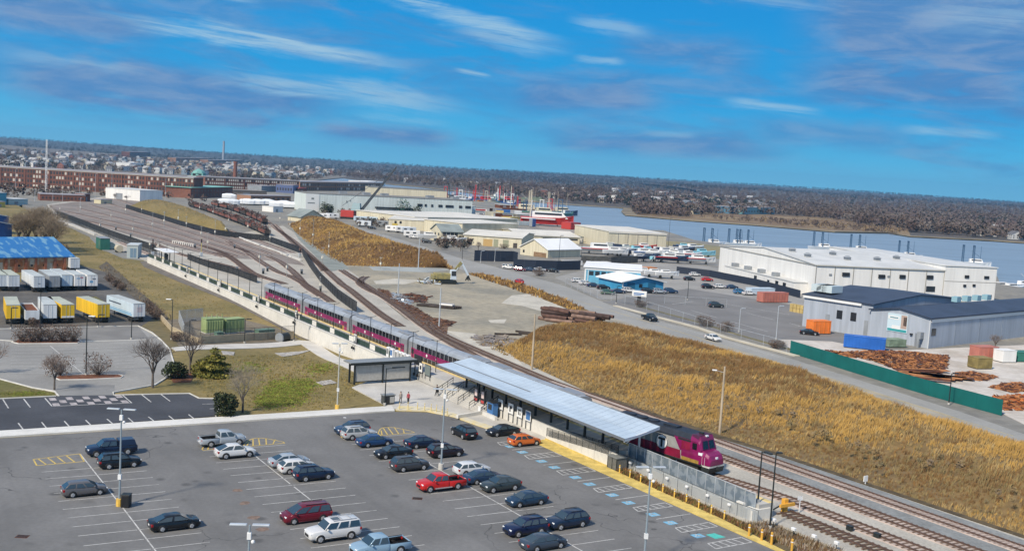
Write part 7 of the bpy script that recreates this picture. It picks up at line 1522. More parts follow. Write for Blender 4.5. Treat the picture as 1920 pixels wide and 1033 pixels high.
for i, (t_, x, y, a, L, hu, ho, m, g, l) in enumerate((
 ('N', 90, 285, .3, 34, HB_, WHITE, 2, 1, 'blue fishing boat at the left of the distant quay'), ('N', 215, 275, 1.1, 26, HN_, WHITE, 2, 0, 'dark fishing boat between the blue and the red-masted boats'), ('N', 330, 285, .2, 32, HB_, HR_, 2, 1, 'blue fishing boat with red upper works on the distant quay'),
 ('N', 440, 250, .9, 26, HG_, WHITE, 1, 1, 'green fishing boat on the distant quay behind the blue one'), ('N', 550, 285, .1, 32, HN_, HR_, 2, 1, 'dark-hulled fishing boat with bright red gear on the distant quay'), ('N', 60, 235, .7, 26, HN_, WHITE, 2, 0, 'small dark fishing boat farthest left on the distant quay'),
 ('N', 860, 410, .1, 36, HG_, CREAM, 2, 1, 'rusty cream fishing boat moored behind the red boat, left'), ('N', 1030, 400, .15, 34, HN_, CREAM, 2, 1, 'cream-decked fishing boat moored behind the red boat, right'),
 ('N', 700, 385, 0., 40, RUST, CREAM, 1, 1, 'brown rusty barge-like boat at the quay left of the cream boats'))):
 boat(l, onwater(t_, x, y), a, L, hu, ho, m, False, g, mastm=HR_ if 'red' in l and 'red boat' not in l else (flat('mast_cream', (.5, .45, .35), .5) if 'cream' in l else None))
boat('bright red boat hauled out on the quay, largest red thing by the water', Z('N', 910, 510, .1), .02, 36, HR_, WHITE, 1, True, 1, mastm=flat('mast_cream', (.5, .45, .35), .5), hz=4.4, house_f=.9, stripe=flat('stripe_white', (.7, .7, .7), .5))
def block(name, label, cat, t_, x0, x1, yb, yt, dp, m, ang=None, lid=None, group=None, z=.1, ribs=0):
 a, b = Z(t_, x0, yb, z), Z(t_, x1, yb, z); L = (b - a).length; h = hgt(a, px(t_, 0, yt)[1]); t = thing(name, label, cat, a, math.atan2((b-a).y, (b-a).x) if ang is None else ang, group)
 obj('shell', MB().box(0, L, 0, dp, .12, h), m, t, bevel=.04); obj('lid', MB().box(-.05, L+.05, -.05, dp+.05, h, h + .12), lid or m, t); obj('skid', MB().box(.1, L-.1, .1, dp-.1, 0, .119), DKMET, t)
 for k in range(ribs): obj('rib', MB().box(L*(k+.5)/ribs - .08, L*(k+.5)/ribs + .08, -.1, -.002, .15, h - .05), m, t)
 return t
CRED = flat('box_red', (.42, .045, .035), .5); CSAL = mat('box_salmon', (.44, .16, .12), .6, var=.12, scale=.4); CORG = mat('box_orange', (.75, .20, .035), .5, var=.1); CBLU = mat('box_blue', (.02, .12, .45), .45, var=.12, scale=.3); CYL_ = flat('box_yellow', (.55, .42, .12), .5)
block('shipping_container', 'red container at the right of the red boat', 'container', 'N', 1130, 1222, 545, 482, 8, CRED, ribs=6); block('shipping_container', 'small dark red container left of the yellow one on the quay', 'container', 'N', 458, 520, 485, 432, 8, CRED, ribs=4); block('shipping_container', 'pale yellow container on the quay left of the red boat', 'container', 'N', 572, 660, 482, 432, 8, CYL_, ribs=4)
p = Z('M', 515, 412, .1); t = thing('crawler_crane', 'red crawler crane with a long dark lattice boom in front of the green plant', 'crane', p, -.1); h = hgt(p, px('M', 0, 340)[1]); bt = Vector(G(711, 309, 0)) - p
sc_ = p.length / FPX
obj('house', MB().box(-4.2, 4.2, -3, 3, h*.2, h), CRED, t, bevel=.2)
for s in (-2.4, 2.4): obj('crawler', MB().box(-4.6, 4.6, s-.7, s+.7, 0, h*.19), DKMET, t, bevel=.3)
obj('cab', MB().frus((2, 8, -2.5, 2), (3, 7.5, -2, 1.5), h*1.02, h*1.9), flat('crane_cab', (.28, .38, .40), .5), t)
hb = hgt(p, 309); tip = Vector((29, 0, hb)); ft = Vector((7, 0, h*.8)); d_ = (tip - ft)
for a, b in ((-1, 1), (1, 1), (-1, -1), (1, -1)): obj('boom_chord', MB().bar(ft + Vector((0, a*1.2, b*.9)), tip + Vector((0, a*.4, b*.3)), .45, .45), flat('crane_boom', (.05, .06, .07), .6), t)
for k in range(14):
 q0, q1 = ft + d_ * (k/14), ft + d_ * ((k+1)/14); s = 1 if k % 2 else -1; obj('boom_brace', MB().bar(q0 + Vector((0, s*1.1*(1-k/20), -.8)), q1 + Vector((0, -s*1.1*(1-k/20), .8)), .28, .28), MATS['crane_boom'], t)
obj('stay', MB().bar((-4, 0, h*1.5), tip, .2, .2), MATS['crane_boom'], t)
n_ = 0
for t_, x, y, a, L, hu, st, l in (('N', 1430, 770, .1, 22, HW_, HR_, 'white motor cruiser on stands with a maroon stripe, before the cream hall'), ('O', 300, 700, .3, 13, HW_, HB_, 'white boat with a blue canopy, left in the boat yard row'), ('O', 380, 705, .1, 12, HW_, None, 'plain white boat second in the boat yard row'), ('O', 470, 690, .5, 13, HW_, HN_, 'white boat with a dark stripe, third in the boat yard row'), ('O', 300, 650, .2, 12, HR_, None, 'red-hulled boat against the cream hall'), ('O', 205, 615, .2, 12, HN_, None, 'navy boat with a white cabin against the cream hall'), ('O', 510, 745, .1, 15, HN_, HR_, 'dark boat with a red bottom in front of the boat yard row'), ('O', 620, 670, .6, 13, HN_, None, 'navy-topped boat beside the cyan tarpaulin boat'), ('O', 690, 655, .5, 13, HW_, None, 'white boat behind the cyan tarpaulin boat'), ('O', 770, 700, .2, 12, HC_, None, 'boat under a cyan tarpaulin at the right of the boat yard'), ('O', 660, 715, .3, 12, HW_, HR_, 'white boat with a red bottom left of the cyan one'), ('O', 740, 755, .1, 14, HW_, HR_, 'long white boat with a red bottom nearest the road side'), ('O', 60, 690, .2, 12, HW_, None, 'white dinghy-like boat at the left of the boat yard'), ('O', 130, 690, .2, 11, HN_, None, 'dark boat beside the white one at the left of the boat yard'), ('M', 1225, 600, .2, 13, HW_, None, 'white boat on a trailer in front of the cream office'), ('M', 1420, 630, .1, 12, HW_, None, 'small white boat on the ground right of the cream office')):
 boat(l, Z(t_, x, y, .1), a, L, hu, WHITE if hu is not HC_ else HC_, 0, True, 0, stripe=st, hz=1.6)
for i, (x, y) in enumerate(((640, 250), (730, 262), (820, 270))): boat('white boat hull behind the blue buildings, %s from the orange skip' % ('first', 'second', 'third')[i], Z('U', x, y, .1), .2, 9, HW_, WHITE, 0, True, 0, hz=1.2)
for i, (t_, x, y, L, g) in enumerate((('O', 840, 590, 17, 2), ('O', 1040, 595, 17, 2), ('O', 1130, 600, 17, 2), ('Q', 180, 540, 18, 2), ('Q', 480, 560, 18, 2), ('Q', 870, 610, 17, 2), ('Q', 1400, 670, 19, 2))):
 boat('white fishing boat with dark blue gantries moored behind the white warehouse, %s from the left' % ('first', 'second', 'third', 'fourth', 'fifth', 'sixth', 'last')[i], onwater(t_, x, y), .1 - .05 * i, L, HW_, WHITE, 1, False, g, mastm=MB_, group='boats with gantries behind the white warehouse')
for i, (x, y) in enumerate(((1640, 850), (1720, 860), (1790, 840))): boat('white boat at the right edge beyond the warehouse, %s of three' % ('left', 'middle', 'right')[i], onwater('Q', x, y, -1.8), .4, 14, HW_, WHITE, 1 if i == 2 else 0, False, 0, mastm=WHITE)
WRAP = mat('shrink_wrap', (.68, .71, .74), .4, var=.06)
for i, (x, y) in enumerate(((745, 660), (830, 662), (915, 662), (1000, 680), (1060, 675), (1120, 690), (1180, 685), (1240, 700), (1290, 690), (590, 610), (560, 660), (610, 662))):
 p = Z('L', x, y, .1); t = thing('wrapped_boat', 'boat under white shrink wrap, %s from the left' % nth((3, 4, 5, 6, 7, 8, 9, 10, 11, 1, 0, 2)[i]), 'boat', p, .1 + .1 * (i % 3), 'boats under white shrink wrap'); s = .95
 obj('wrap', MB().loft([[(x_*s, -w_*s, .8), (x_*s, -w_*s, 3.0), (x_*s, 0, z_), (x_*s, w_*s, 3.0), (x_*s, w_*s, .8)] for x_, w_, z_ in ((-5.5, 1.5, 3.9), (-2, 1.9, 4.5), (2, 1.8, 4.6), (5, .9, 3.9), (6.2, .1, 3.4))]), WRAP, t); obj('cradle', MB().box(-5, 4, -1.4, 1.4, 0, .8), DKMET, t)
# ================================================================== yard boxes and piles on the right
block('skip', 'bright orange skip standing on legs by the grey plant', 'skip', 'T', 310, 432, 392, 305, 3, CORG, ribs=4)
block('shipping_container', 'long blue container with white marks in front of the grey plant', 'container', 'T', 520, 745, 482, 402, 3, CBLU, ang=-.36, ribs=12); block('water_tank', 'white square tank behind the blue container', 'tank', 'T', 700, 768, 385, 302, 3, WHITE)
block('shipping_container', 'salmon red container at the end of the dark screen fence', 'container', 'U', 1592, 1798, 462, 385, 3, CSAL, ribs=9); block('shipping_container', 'faded red block beside the bare bush at the scrap yard edge', 'container', 'T', 1455, 1592, 565, 485, 3, CSAL, ribs=5)
block('skip', 'green skip at the right edge of the scrap yard', 'skip', 'T', 1728, 1830, 585, 522, 3, flat('box_green', (.03, .16, .12), .5)); block('skip', 'olive rusty bin on the pale scrap yard ground', 'skip', 'T', 1445, 1550, 635, 562, 3, mat('bin_olive', (.22, .17, .06), .8, var=.3))
block('skip', 'orange skip behind the taller blue block', 'skip', 'U', 622, 740, 222, 182, 4, mat('skip_orange', (.55, .20, .05), .6)); block('machine_shed', 'white machine with grey grilles beside the green skip', 'machine', 'T', 1622, 1715, 590, 510, 3, OFFW)
block('caravan', 'long white trailer left of the tall blue block', 'trailer', 'N', 1082, 1240, 878, 836, 3, OFFW); block('caravan', 'second white trailer, right behind the taller blue block', 'trailer', 'N', 1342, 1505, 880, 846, 3, OFFW)
block('green_crate_stack', 'green and brown stacked crates right of the blue container', 'crate stack', 'T', 835, 955, 485, 435, 3, mat('crate_green', (.18, .24, .17), .8, var=.3)); block('box_trailer', 'pale grey box trailer behind the white van by the dark screen fence', 'trailer', 'U', 1500, 1690, 400, 350, 3, TPB)
SCR = [RS[2], RS[1], RS[2], RUST]
for i, (pts, n, s, hz, l) in enumerate(((((490, 525), (740, 515), (900, 510), (1240, 540), (1240, 640), (1100, 705), (950, 665), (740, 585)), 2200, .6, .9, 'large brown heap of scrap iron in the fenced scrap yard'), (((1290, 665), (1420, 655), (1590, 690), (1500, 715), (1320, 710)), 520, .6, .5, 'rust-coloured scrap heap in the middle of the pale yard'), (((1530, 760), (1740, 725), (1850, 760), (1700, 800)), 460, .6, .5, 'rusty plate heap near the right edge'), (((1540, 830), (1771, 815), (1900, 830), (1900, 920), (1640, 920)), 600, .65, .6, 'orange rusty scrap heap behind the end of the green screen fence'), (((340, 510), (480, 515), (640, 545), (560, 560), (420, 540)), 110, 1., .6, 'thin line of scrap along the start of the green screen fence'))):
 heap('scrap_heap', l, [Z('T', x, y, .06) for x, y in pts], n, s, hz, SCR if i != 3 else [RS[2], mat('rust_orange', (.40, .12, .03), .9, var=.25), RUST], 'scrap heap', z=.1)
for i in range(9):
 x, y = random.uniform(1000, 1240), random.uniform(640, 700); t = thing('steel_plate', 'long rusty steel plate lying across the brown scrap heap', 'steel plate', Z('T', x, y, .5), random.uniform(-.5, .3), 'rusty plates on the scrap heap'); obj('plate', MB().box(-5, 5, -.9, .9, 0, .12), random.choice(SCR), t)
DSC = flat('dark_screen', (.018, .026, .045), .7); TEALS = mat('teal_screen', (.004, .115, .105), .6, var=.1, scale=.3)
def screen(name, label, pts, h, m, step=5.):
 t = thing(name, label, 'screen fence')
 for a, b in zip(pts[:-1], pts[1:]):
  n = max(1, round((b - a).length / step))
  for i in range(n):
   p, q = a.lerp(b, i/n), a.lerp(b, (i+1)/n); obj('screen_panel', MB().bar(p + Vector((0,0,h/2)) + (q-p)*.003, q + Vector((0,0,h/2)) - (q-p)*.003, .05, h), m, t); obj('post', MB().tube((p.x + .08, p.y + .12, 0), (p.x + .08, p.y + .12, h - .05), .05, n=6), DKMET, t)
 return t
screen('screen_fence', 'long green screen fence along the road by the scrap yard', pxs([(1481, 661), (1600, 698), (1740, 741), (1878, 779)], .05), 2.7, TEALS)
screen('screen_fence', 'dark navy screen fence from the blue buildings to the white annex', pxs([(1268, 512), (1330, 519), (1420, 537), (1500, 559)], .05), 2.6, DSC)
screen('screen_fence', 'dark screen fence in front of the cream gabled shed', [Z('N', x, y, .05) for x, y in ((240, 832), (600, 840), (640, 850))], 4.2, DSC); screen('screen_fence', 'black screen fence behind the row of parked cars by the road', [Z('N', x, y, .05) for x, y in ((600, 905), (800, 915), (1000, 920), (1220, 915))], 3.6, DSC)
screen('screen_fence', 'dark pile fence along the front of the boat yard', [Z('N', x, y, .05) for x, y in ((1230, 850), (1500, 860), (1750, 850))], 3., mat('fence_dark_grey', (.08, .08, .075), .8, var=.3))
fence('chain_link_fence', 'chain-link fence round the car park by the road', pxs([(1060, 535), (1120, 560), (1172, 569), (1280, 603), (1350, 626), (1475, 660)], .05), 2.4, 7., CHAIN, STEEL); fence('chain_link_fence', 'chain-link fence between the two parts of the car park', [Z('U', x, y, .05) for x, y in ((480, 480), (800, 470), (1300, 500))], 2.4, 7., CHAIN, STEEL)
p = Z('O', 1560, 960, .1); t = thing('flagpole', 'flagpole with a stars and stripes flag before the white warehouse', 'flag', p); h = hgt(p, px('O', 0, 828)[1]); obj('pole', MB().tube((0, 0, 0), (0, 0, h + .4), .09, n=6), WHITE, t)
fw, fh = 7.0, 3.6
for k in range(7): obj('stripe', MB().add([(.1, .0, h - fh*(k+1)/7), (fw, 1.2, h - fh*(k+1)/7 - 1.2), (fw, 1.2, h - fh*k/7 - 1.2), (.1, 0, h - fh*k/7)], [(0,1,2,3)]), SIGNR if k % 2 == 0 else WHITE, t)
obj('canton', MB().add([(.1, -.04, h - fh*.55), (fw*.42, .46, h - fh*.55 - .5), (fw*.42, .46, h - .5), (.1, -.04, h)], [(0,1,2,3)]), flat('flag_blue', (.03, .06, .22), .6), t); t.rotation_euler = (0, 0, .2)
p = Z('U', 592, 480, .1); t = thing('pylon_sign', 'white sign board on a dark post at the car park entrance', 'sign', p, -.3); h = hgt(p, px('U', 0, 368)[1]); obj('post', MB().box(-.5, .5, -.3, .3, 0, h*.62), SIGND, t); b_ = obj('board', MB().box(-2.1, 2.1, -.25, .25, h*.6, h), SIGNW, t, bevel=.03); obj('print', MB().box(-1.6, 1.4, -.28, -.252, h*.78, h*.86).box(-1.6, .6, -.28, -.252, h*.68, h*.74), SIGNB, b_)
for i, (t_, x, y, yt, l) in enumerate((('U', 985, 440, 270, 'dark lamp post behind the blue building car row'), ('U', 1700, 760, 490, 'dark lamp post in the middle of the car park with a pale base'), ('U', 410, 470, 330, 'dark post at the corner where the road passes the blue building'), ('T', 1250, 880, 665, 'thin dark pole at the green screen fence'), ('U', 1400, 700, 510, 'pale pole behind the roadside walk'), ('N', 130, 830, 660, 'dark post left of the dark screen fence'), ('N', 1020, 870, 600, 'thin dark pole before the cream gabled shed'), ('N', 1225, 870, 660, 'thin dark pole at the corner of the white-roofed shed'), ('N', 300, 850, 740, 'pale post in front of the dark screen fence'), ('N', 430, 840, 720, 'pale post right of it before the dark screen fence'), ('O', 485, 630, 385, 'tall dark pole at the edge of the cream hall'))):
 p = Z(t_, x, y, .1); h = hgt(p, px(t_, 0, yt)[1]); dark_lamp(l, p, h, .3, .8, STEEL if 'pale' in l else DKMET, group='poles of the harbour side')
def far_car(kind, col, label, t_, x, y, a, group='cars of the harbour side', z=.12):
 return place(kind, col, label, 'car' if kind != 'pickup' else 'pickup truck', None, 0, 0, ang=a, at=Z(t_, x, y, z), group=group, z=z)
RDA = math.atan2(*(lambda d: (d.y, d.x))(G(1343, 632) - G(1060, 550)))
far_car('pickup', BLK, 'black pickup driving on the harbour road', 'U', 680, 605, RDA); far_car('sedan', WHT, 'white saloon driving on the harbour road near the grass bank', 'U', 1190, 765, RDA); far_car('hatch', RED, 'red hatchback driving on the harbour road beyond the dirt lot', 'V', 1332, 285, RDA + math.pi)
CARL = [('hatch', WHT, 'U', 100, 298), ('sedan', WHT, 'U', 165, 318), ('sedan', STEELB, 'U', 225, 335), ('hatch', BLK, 'U', 305, 352), ('sedan', STEELB, 'U', 425, 385), ('suv', WHT, 'U', 512, 380), ('hatch', ('green', (.05, .14, .07)), 'U', 340, 395), ('suv', BLK, 'U', 665, 385), ('suv', SILV, 'U', 755, 388), ('suv', ('blue_dk', (.03, .07, .15)), 'U', 850, 385), ('hatch', PALEB, 'U', 600, 400), ('suv', BLK, 'U', 1150, 348), ('hatch', WHT, 'U', 1245, 345), ('sedan', STEELB, 'U', 1340, 348), ('hatch', WHT, 'U', 1480, 400), ('suv', ('blue_v', (.06, .22, .42)), 'U', 1410, 390), ('suv', DKGR, 'U', 1215, 500), ('sedan', BLK, 'T', 285, 395), ('minivan', WHT, 'N', 560, 905), ('hatch', MAROON, 'N', 665, 925), ('sedan', STEELB, 'N', 755, 925), ('sedan', SILV, 'N', 850, 925), ('sedan', BLK, 'N', 965, 935), ('hatch', BLK, 'O', 655, 885), ('hatch', RED, 'O', 800, 890), ('hatch', WHT, 'O', 700, 850), ('suv', WHT, 'M', 1080, 580), ('suv', BLK, 'M', 1190, 620), ('minivan', WHT, 'M', 960, 520), ('sedan', BLK, 'M', 720, 500)]
NMW = ['white hatchback first in the row before the blue buildings', 'white saloon second in the row before the blue buildings', 'dark blue saloon third in the row before the blue buildings', 'black hatchback fourth in the row before the blue buildings', 'dark blue saloon nearest the corner of the low blue building', 'white crossover at the pale corner of the low blue building', 'green hatchback at the fence before the low blue building', 'black crossover before the right wall of the low blue building', 'silver crossover between the black and the dark blue one', 'dark blue crossover at the right end of the low blue building', 'pale blue hatchback under the white sign board', 'black crossover on the pale apron before the navy screen fence', 'white hatchback between two dark cars on the pale apron', 'dark blue saloon right of it on the pale apron', 'white hatchback left of the salmon container', 'blue crossover beside the white hatchback by the salmon container', 'dark green-grey crossover alone in the middle of the car park', 'black saloon beside the orange skip on legs', 'white van at the left end of the roadside row by the black screen', 'maroon hatchback next to the white van', 'dark blue saloon third in the roadside row', 'silver saloon fourth in the roadside row', 'black saloon at the right end of the roadside row', 'black hatchback before the white boats by the navy screen', 'red hatchback before the navy screen fence', 'white hatchback behind it at the navy screen fence', 'white crossover in front of the yellow-framed door', 'black crossover by the cream office', 'white van under the yellow-framed door', 'black saloon beside the trees of the green plant']
for (k, c, t_, x, y), l in zip(CARL, NMW): far_car(k, c, l, t_, x, y, RDA + (1.4 if t_ in 'UO' else .9))
for i, (t_, x, y, h) in enumerate((('M', 320, 360, 7), ('M', 420, 355, 9), ('M', 980, 385, 12), ('M', 350, 365, 6), ('M', 590, 395, 6), ('M', 1100, 390, 7), ('M', 1370, 395, 8))):
 leafy('evergreen_tree' , 'dark green tree before the green plant, ' + ('leftmost low one', 'third from the left', 'bluish one under the strip windows', 'second from the left', 'fourth, below the dock canopy', 'right of the bluish one', 'rightmost')[i], Z(t_, x, y, .1), h * .55, h * .5, h, 420, .55, LG if i != 2 else [flat('leaf_teal', (.03, .10, .07), .8), LG[1]], 200 + i, 'green trees before the green plant', cat='tree')
HT = mat('twigs_grey', (.17, .14, .125), .95, var=.2)
for i, (t_, x, y, yt) in enumerate((('M', 1340, 650, 530), ('M', 1480, 690, 600), ('M', 1630, 680, 600), ('M', 410, 352, 280), ('M', 1500, 395, 320), ('T', 1570, 500, 385), ('Q', 1340, 945, 860), ('Q', 1420, 945, 870), ('Q', 1090, 935, 870), ('Q', 570, 870, 800), ('K', 1060, 670, 600), ('K', 1170, 690, 610), ('K', 500, 660, 540), ('K', 620, 640, 540), ('K', 720, 640, 550), ('N', 840, 960, 900), ('U', 1080, 650, 620), ('U', 1300, 700, 660))):
 p = Z(t_, x, y, .1); tree('bare_tree', 'small leafless tree, ' + ('before the cream office', 'right of the cream office', 'by the tan door of the long cream shed', 'at the left end of the green plant', 'at the right end of the green plant', 'beside the faded red block in the scrap yard', 'before the white wing, left', 'before the white wing, right', 'before the white warehouse, right of its big window', 'before the white warehouse, middle', 'at the head of the yard, left', 'at the head of the yard, right', 'below the brick mill, left', 'below the brick mill, middle', 'below the brick mill, right', 'at the roadside row of cars', 'on the verge left of the car park lamp', 'on the verge right of the car park entrance')[i], p, max(3., hgt(p, px(t_, 0, yt)[1])), .95, 300 + i, 5, .12, m=HT, group='small leafless trees of the harbour side')
for i, (t_, x, y, r) in enumerate((('U', 610, 500, 2.2), ('U', 1110, 640, 2.6), ('U', 1150, 655, 2.), ('U', 1290, 695, 2.6), ('U', 1720, 830, 2.2), ('N', 840, 970, 2.5), ('N', 520, 720, 2.5), ('T', 60, 490, 2.0))): brush('low brown shrub, ' + ('under the white sign board', 'left of a pair on the car park verge', 'right of a pair on the car park verge', 'on the verge before the middle of the car park', 'on the verge near the green screen fence', 'at the roadside row of cars', 'left of the dark screen fence', 'at the start of the green screen fence')[i], Z(t_, x, y, .08), r, r * .8, 400 + i, 'low brown shrubs of the verge')
# ================================================================== the town, mills and far shore
BRICK = mat('mill_brick', (.20, .088, .062), .9, var=.2, scale=.05, var2=.15, scale2=.5); BRICK2 = mat('mill_brick_tan', (.30, .17, .11), .9, var=.15, scale=.05); MROOF = mat('mill_roof', (.33, .31, .32), .7, var=.1, scale=.05); WPALE = flat('mill_window_pale', (.50, .46, .40), .4); WDARK = flat('mill_window_dark', (.05, .045, .045), .3); STONE = flat('mill_sill', (.42, .38, .33), .8)
def mill(label, p0, p1, depth, h, floors, nwin, wall=BRICK, pale=.45):
 t = bld('brick_mill', label, p0, p1, depth, h, wall, MROOF, over=.5); L, H = t['L'], t['H']; fh = H / (floors + .25); wd = L / nwin
 A, B = [], []
 for f in range(floors):
  for k in range(nwin):
   x = (k + .5) * wd; r = (x - wd*.31, x + wd*.31, fh*(f + .25), fh*(f + .84)); (A if random.random() < pale else B).append(r)
 rects(t, 'window', WPALE, A, each=False, th=.12); rects(t, 'window', WDARK, B, each=False, th=.1)
 rects(t, 'cornice', STONE, [(0, L, H - .7, H - .02)], th=.35); rects(t, 'string_course', wall, [(0, L, fh*f + .05, fh*f + .4) for f in range(1, floors)], th=.2)
 n = max(2, nwin // 8)
 rects(t, 'brick_pier', wall, [(L*k/n, L*k/n + .9, 0, H - .75) for k in range(1, n)], th=.45)
 return t
t = mill('very long four-storey red brick mill across the left of the town', G(-90, 344), G(362, 371), 26, 15.5, 4, 84, pale=.28)
t = mill('long three-storey brick mill with pale windows right of the green tower', G(384, 353), G(560, 360), 26, 11.5, 3, 46, pale=.75); t = mill('far end of the long mill, browner, towards the river', G(562, 358), G(716, 358), 26, 10.0, 2, 44, BRICK2, .2)
t = bld('teal_roof_mill', 'low brick building with a teal green roof below the green tower', G(357, 372), G(436, 369), 20, 8, BRICK, flat('roof_teal', (.20, .42, .36), .6), over=1.); rects(t, 'window', WDARK, win_rows(t['L'], 14, (1.5, 4.8), 1.8, 1.8), each=False)
t = thing('green_tower', 'small tower with a green dome between the two mills', 'tower', G(372, 350)); th_ = hgt(G(372, 350), 322); GC = flat('copper_green', (.16, .36, .32), .6); obj('shaft', MB().box(-9, 9, -9, 9, 0, th_*.7), flat('tower_stone', (.40, .46, .44), .7), t); obj('belfry', MB().box(-6, 6, -6, 6, th_*.7, th_*.9), GC, t); obj('dome', MB().loft([[(r*math.cos(a*.785), r*math.sin(a*.785), z_) for a in range(8)] for r, z_ in ((7, th_*.9), (6, th_*1.02), (3, th_*1.12), (.5, th_*1.2))]), GC, t)
for s in (-3, 3): obj('louvre', MB().box(s-1.5, s+1.5, -6.2, -5.9, th_*.73, th_*.87), DKMET, t)
def chimney(label, p, top, r, m, bands=True):
 h = hgt(p, top); t = thing('chimney', label, 'chimney', p); obj('stack', MB().tube((0, 0, 0), (0, 0, h), r, r*.72, n=14), m, t); obj('crown', MB().tube((0, 0, h - r*.8), (0, 0, h), r*.9, r*.9, n=14), m, t); obj('plinth', MB().box(-r*1.4, r*1.4, -r*1.4, r*1.4, 0, h*.08), m, t)
chimney('red brick mill chimney right of the green tower', G(440, 350), 303, 2.6, BRICK); chimney('tall pale chimney far behind the mills, against the sky', G(418.5, 305), 265, 5.0, flat('chimney_pale', (.30, .32, .36), .8))
p = G(86, 362); t = thing('radio_mast', 'tall white lattice mast in front of the long mill', 'mast', p); h = hgt(p, 262)
for k in range(3): a = k * 2.094; obj('mast_leg', MB().tube((.7*math.cos(a), .7*math.sin(a), 0), (.45*math.cos(a), .45*math.sin(a), h), .14, n=5), WHITE, t)
obj('mast_brace', (lambda mb: [mb.bar((.6*math.cos(k*2.094), .6*math.sin(k*2.094), h*k/20), (.6*math.cos(k*2.094+2.094), .6*math.sin(k*2.094+2.094), h*(k+1)/20), .12, .12) for k in range(20)] and mb)(MB()), WHITE, t)
mast_l = p
for i, (x, y, yt) in enumerate(((29, 356, 317), (149, 372, 325), (178, 378, 326), (209, 372, 322), (310, 374, 330), (150, 398, 372), (65, 378, 355), (99, 378, 358), (117, 378, 357))):
 p = G(x, y); h = hgt(p, yt); dark_lamp('thin pale pole before the long brick mill, ' + ('leftmost tall one', 'third tall one from the left', 'fourth tall one', 'fifth tall one', 'rightmost', 'low one by the yard head', 'short one left of the radio mast', 'short one right of the radio mast', 'second short one right of the mast')[i], p, h, .3 * i, .9, STEEL, group='thin pale poles before the brick mill')
def shed(name, label, x0, x1, yb, yt, dp, w, r=None, roof='flat', rise=0, cat='shed', z=0., nw=0):
 a, b = G(x0, yb[0] if isinstance(yb, tuple) else yb), G(x1, yb[1] if isinstance(yb, tuple) else yb); t = bld(name, label, a, b, dp, max(2.5, hgt(a, yt)), w, r or MROOF, cat, roof, .2, rise)
 if nw: rects(t, 'window', WDARK, win_rows(t['L'], nw, (t['H']*.3,), t['L']/nw*.45, t['H']*.35), each=False)
 else: rects(t, 'door', TGREY, [(t['L']*.3, t['L']*.5, 0, t['H']*.6)])
 return t
shed('white_shed', 'white flat-roofed shed at the head of the yard', 198, 262, (372, 378), 352, 20, OFFW, OFFR); shed('green_shed', 'small green shed on top of the green ridge', 275, 300, 378, 362, 12, flat('shed_green', (.03, .20, .12), .6), flat('shed_green2', (.05, .26, .16), .6)); shed('sign_hut', 'small cream hut at the head of the yard tracks', 189, 210, 383, 375, 6, flat('hut_cream', (.55, .5, .34), .6))
shed('rust_hut', 'tall rust-brown hut beside the yard head', 158, 169, 378, 364, 8, BRICK); shed('white_shed', 'pale teal shed at the left of the yard head', 16, 52, 384, 374, 10, flat('shed_teal', (.36, .46, .46), .6), OFFR); shed('blue_hut', 'small teal-blue building at the left edge above the blue sheds', -12, 12, 384, 362, 10, flat('hut_teal', (.08, .30, .42), .6), OFFR); shed('tan_shed', 'small yellow hut at the left edge by the thicket', -5, 10, 389, 379, 5, flat('hut_yellow', (.5, .42, .1), .6))
shed('brick_row', 'low dark red brick row behind the yard head', 75, 160, (376, 379), 364, 14, BRICK, MROOF, nw=12); shed('white_shed', 'teal-white kiosk at the foot of the radio mast', 77, 96, 352, 336, 10, flat('kiosk_teal', (.35, .5, .48), .6), OFFR); shed('blue_block', 'blue-windowed office block between the mill and the green plant', 517, 549, (361, 363), 346, 20, flat('office_blue', (.10, .13, .25), .5), MROOF, nw=6); shed('dark_shed', 'dark shed left of the blue-windowed office', 490, 518, 360, 349, 16, TGREY)
shed('brown_yard', 'long low brown shed behind the scrap wagons', 436, 500, (366, 368), 357, 20, mat('shed_brown', (.22, .17, .13), .8), mat('shed_brown_roof', (.25, .22, .19), .8)); shed('tan_shed', 'low tan shed with a yellow door right of the brown one', 470, 545, (377, 378), 367, 16, BRICK2, MROOF, nw=8); shed('white_shed', 'flat white roofed range behind the blue-windowed office', 545, 600, (357, 358), 348, 30, OFFW, OFFR)
shed('white_tank_hall', 'white domed hall by the river behind the far mill end', 690, 722, 352, 341, 30, OFFW, WROOF); shed('white_shed', 'small white shed right of the scrap wagons', 512, 530, 398, 388, 10, OFFW, OFFR); shed('red_shed', 'small red-roofed shed behind the blue-windowed office', 560, 575, 363, 353, 12, BRICK, CRED)
# ---- far ground: west shore hill, far ridges, east bank
FOR = mat('forest_floor', (.105, .085, .075), .95, col2=(.075, .07, .06), scale=.02, bump=.3, bscale=.2)
def ridge(name, x0, x1, y0, y1, H, m, nx=40, ny=14, seed=0., base=-2.6, front=.25):
 """broad low hill on a grid"""
 mb = MB()
 for i in range(nx + 1):
  for j in range(ny + 1):
   fx, fy = i / nx, j / ny; x = x0 + (x1 - x0) * fx; y = y0 + (y1 - y0) * fy
   z = base + H(fx) * ss(fy, 0, front + .35) * (.9 + .2 * mn.noise(Vector((x * .0006, y * .0006, seed)))) ; mb.v.append((x, y, z))
 for i in range(nx):
  for j in range(ny): k = i*(ny+1)+j; mb.f.append((k, k+ny+1, k+ny+2, k+1)); mb.m.append(0)
 o = obj(name, mb, m, smooth=True); o['kind'] = 'structure'; return mb.v, nx, ny
east = [(-30, 337), (330, 333), (560, 331), (640, 333), (716, 344), (800, 352), (880, 362), (1008, 380), (1084, 386), (1183, 391), (1178, 398), (1184, 404), (1302, 414), (1419, 422), (1560, 434), (1662, 436), (1707, 443), (1848, 450), (1920, 455), (2300, 482)]
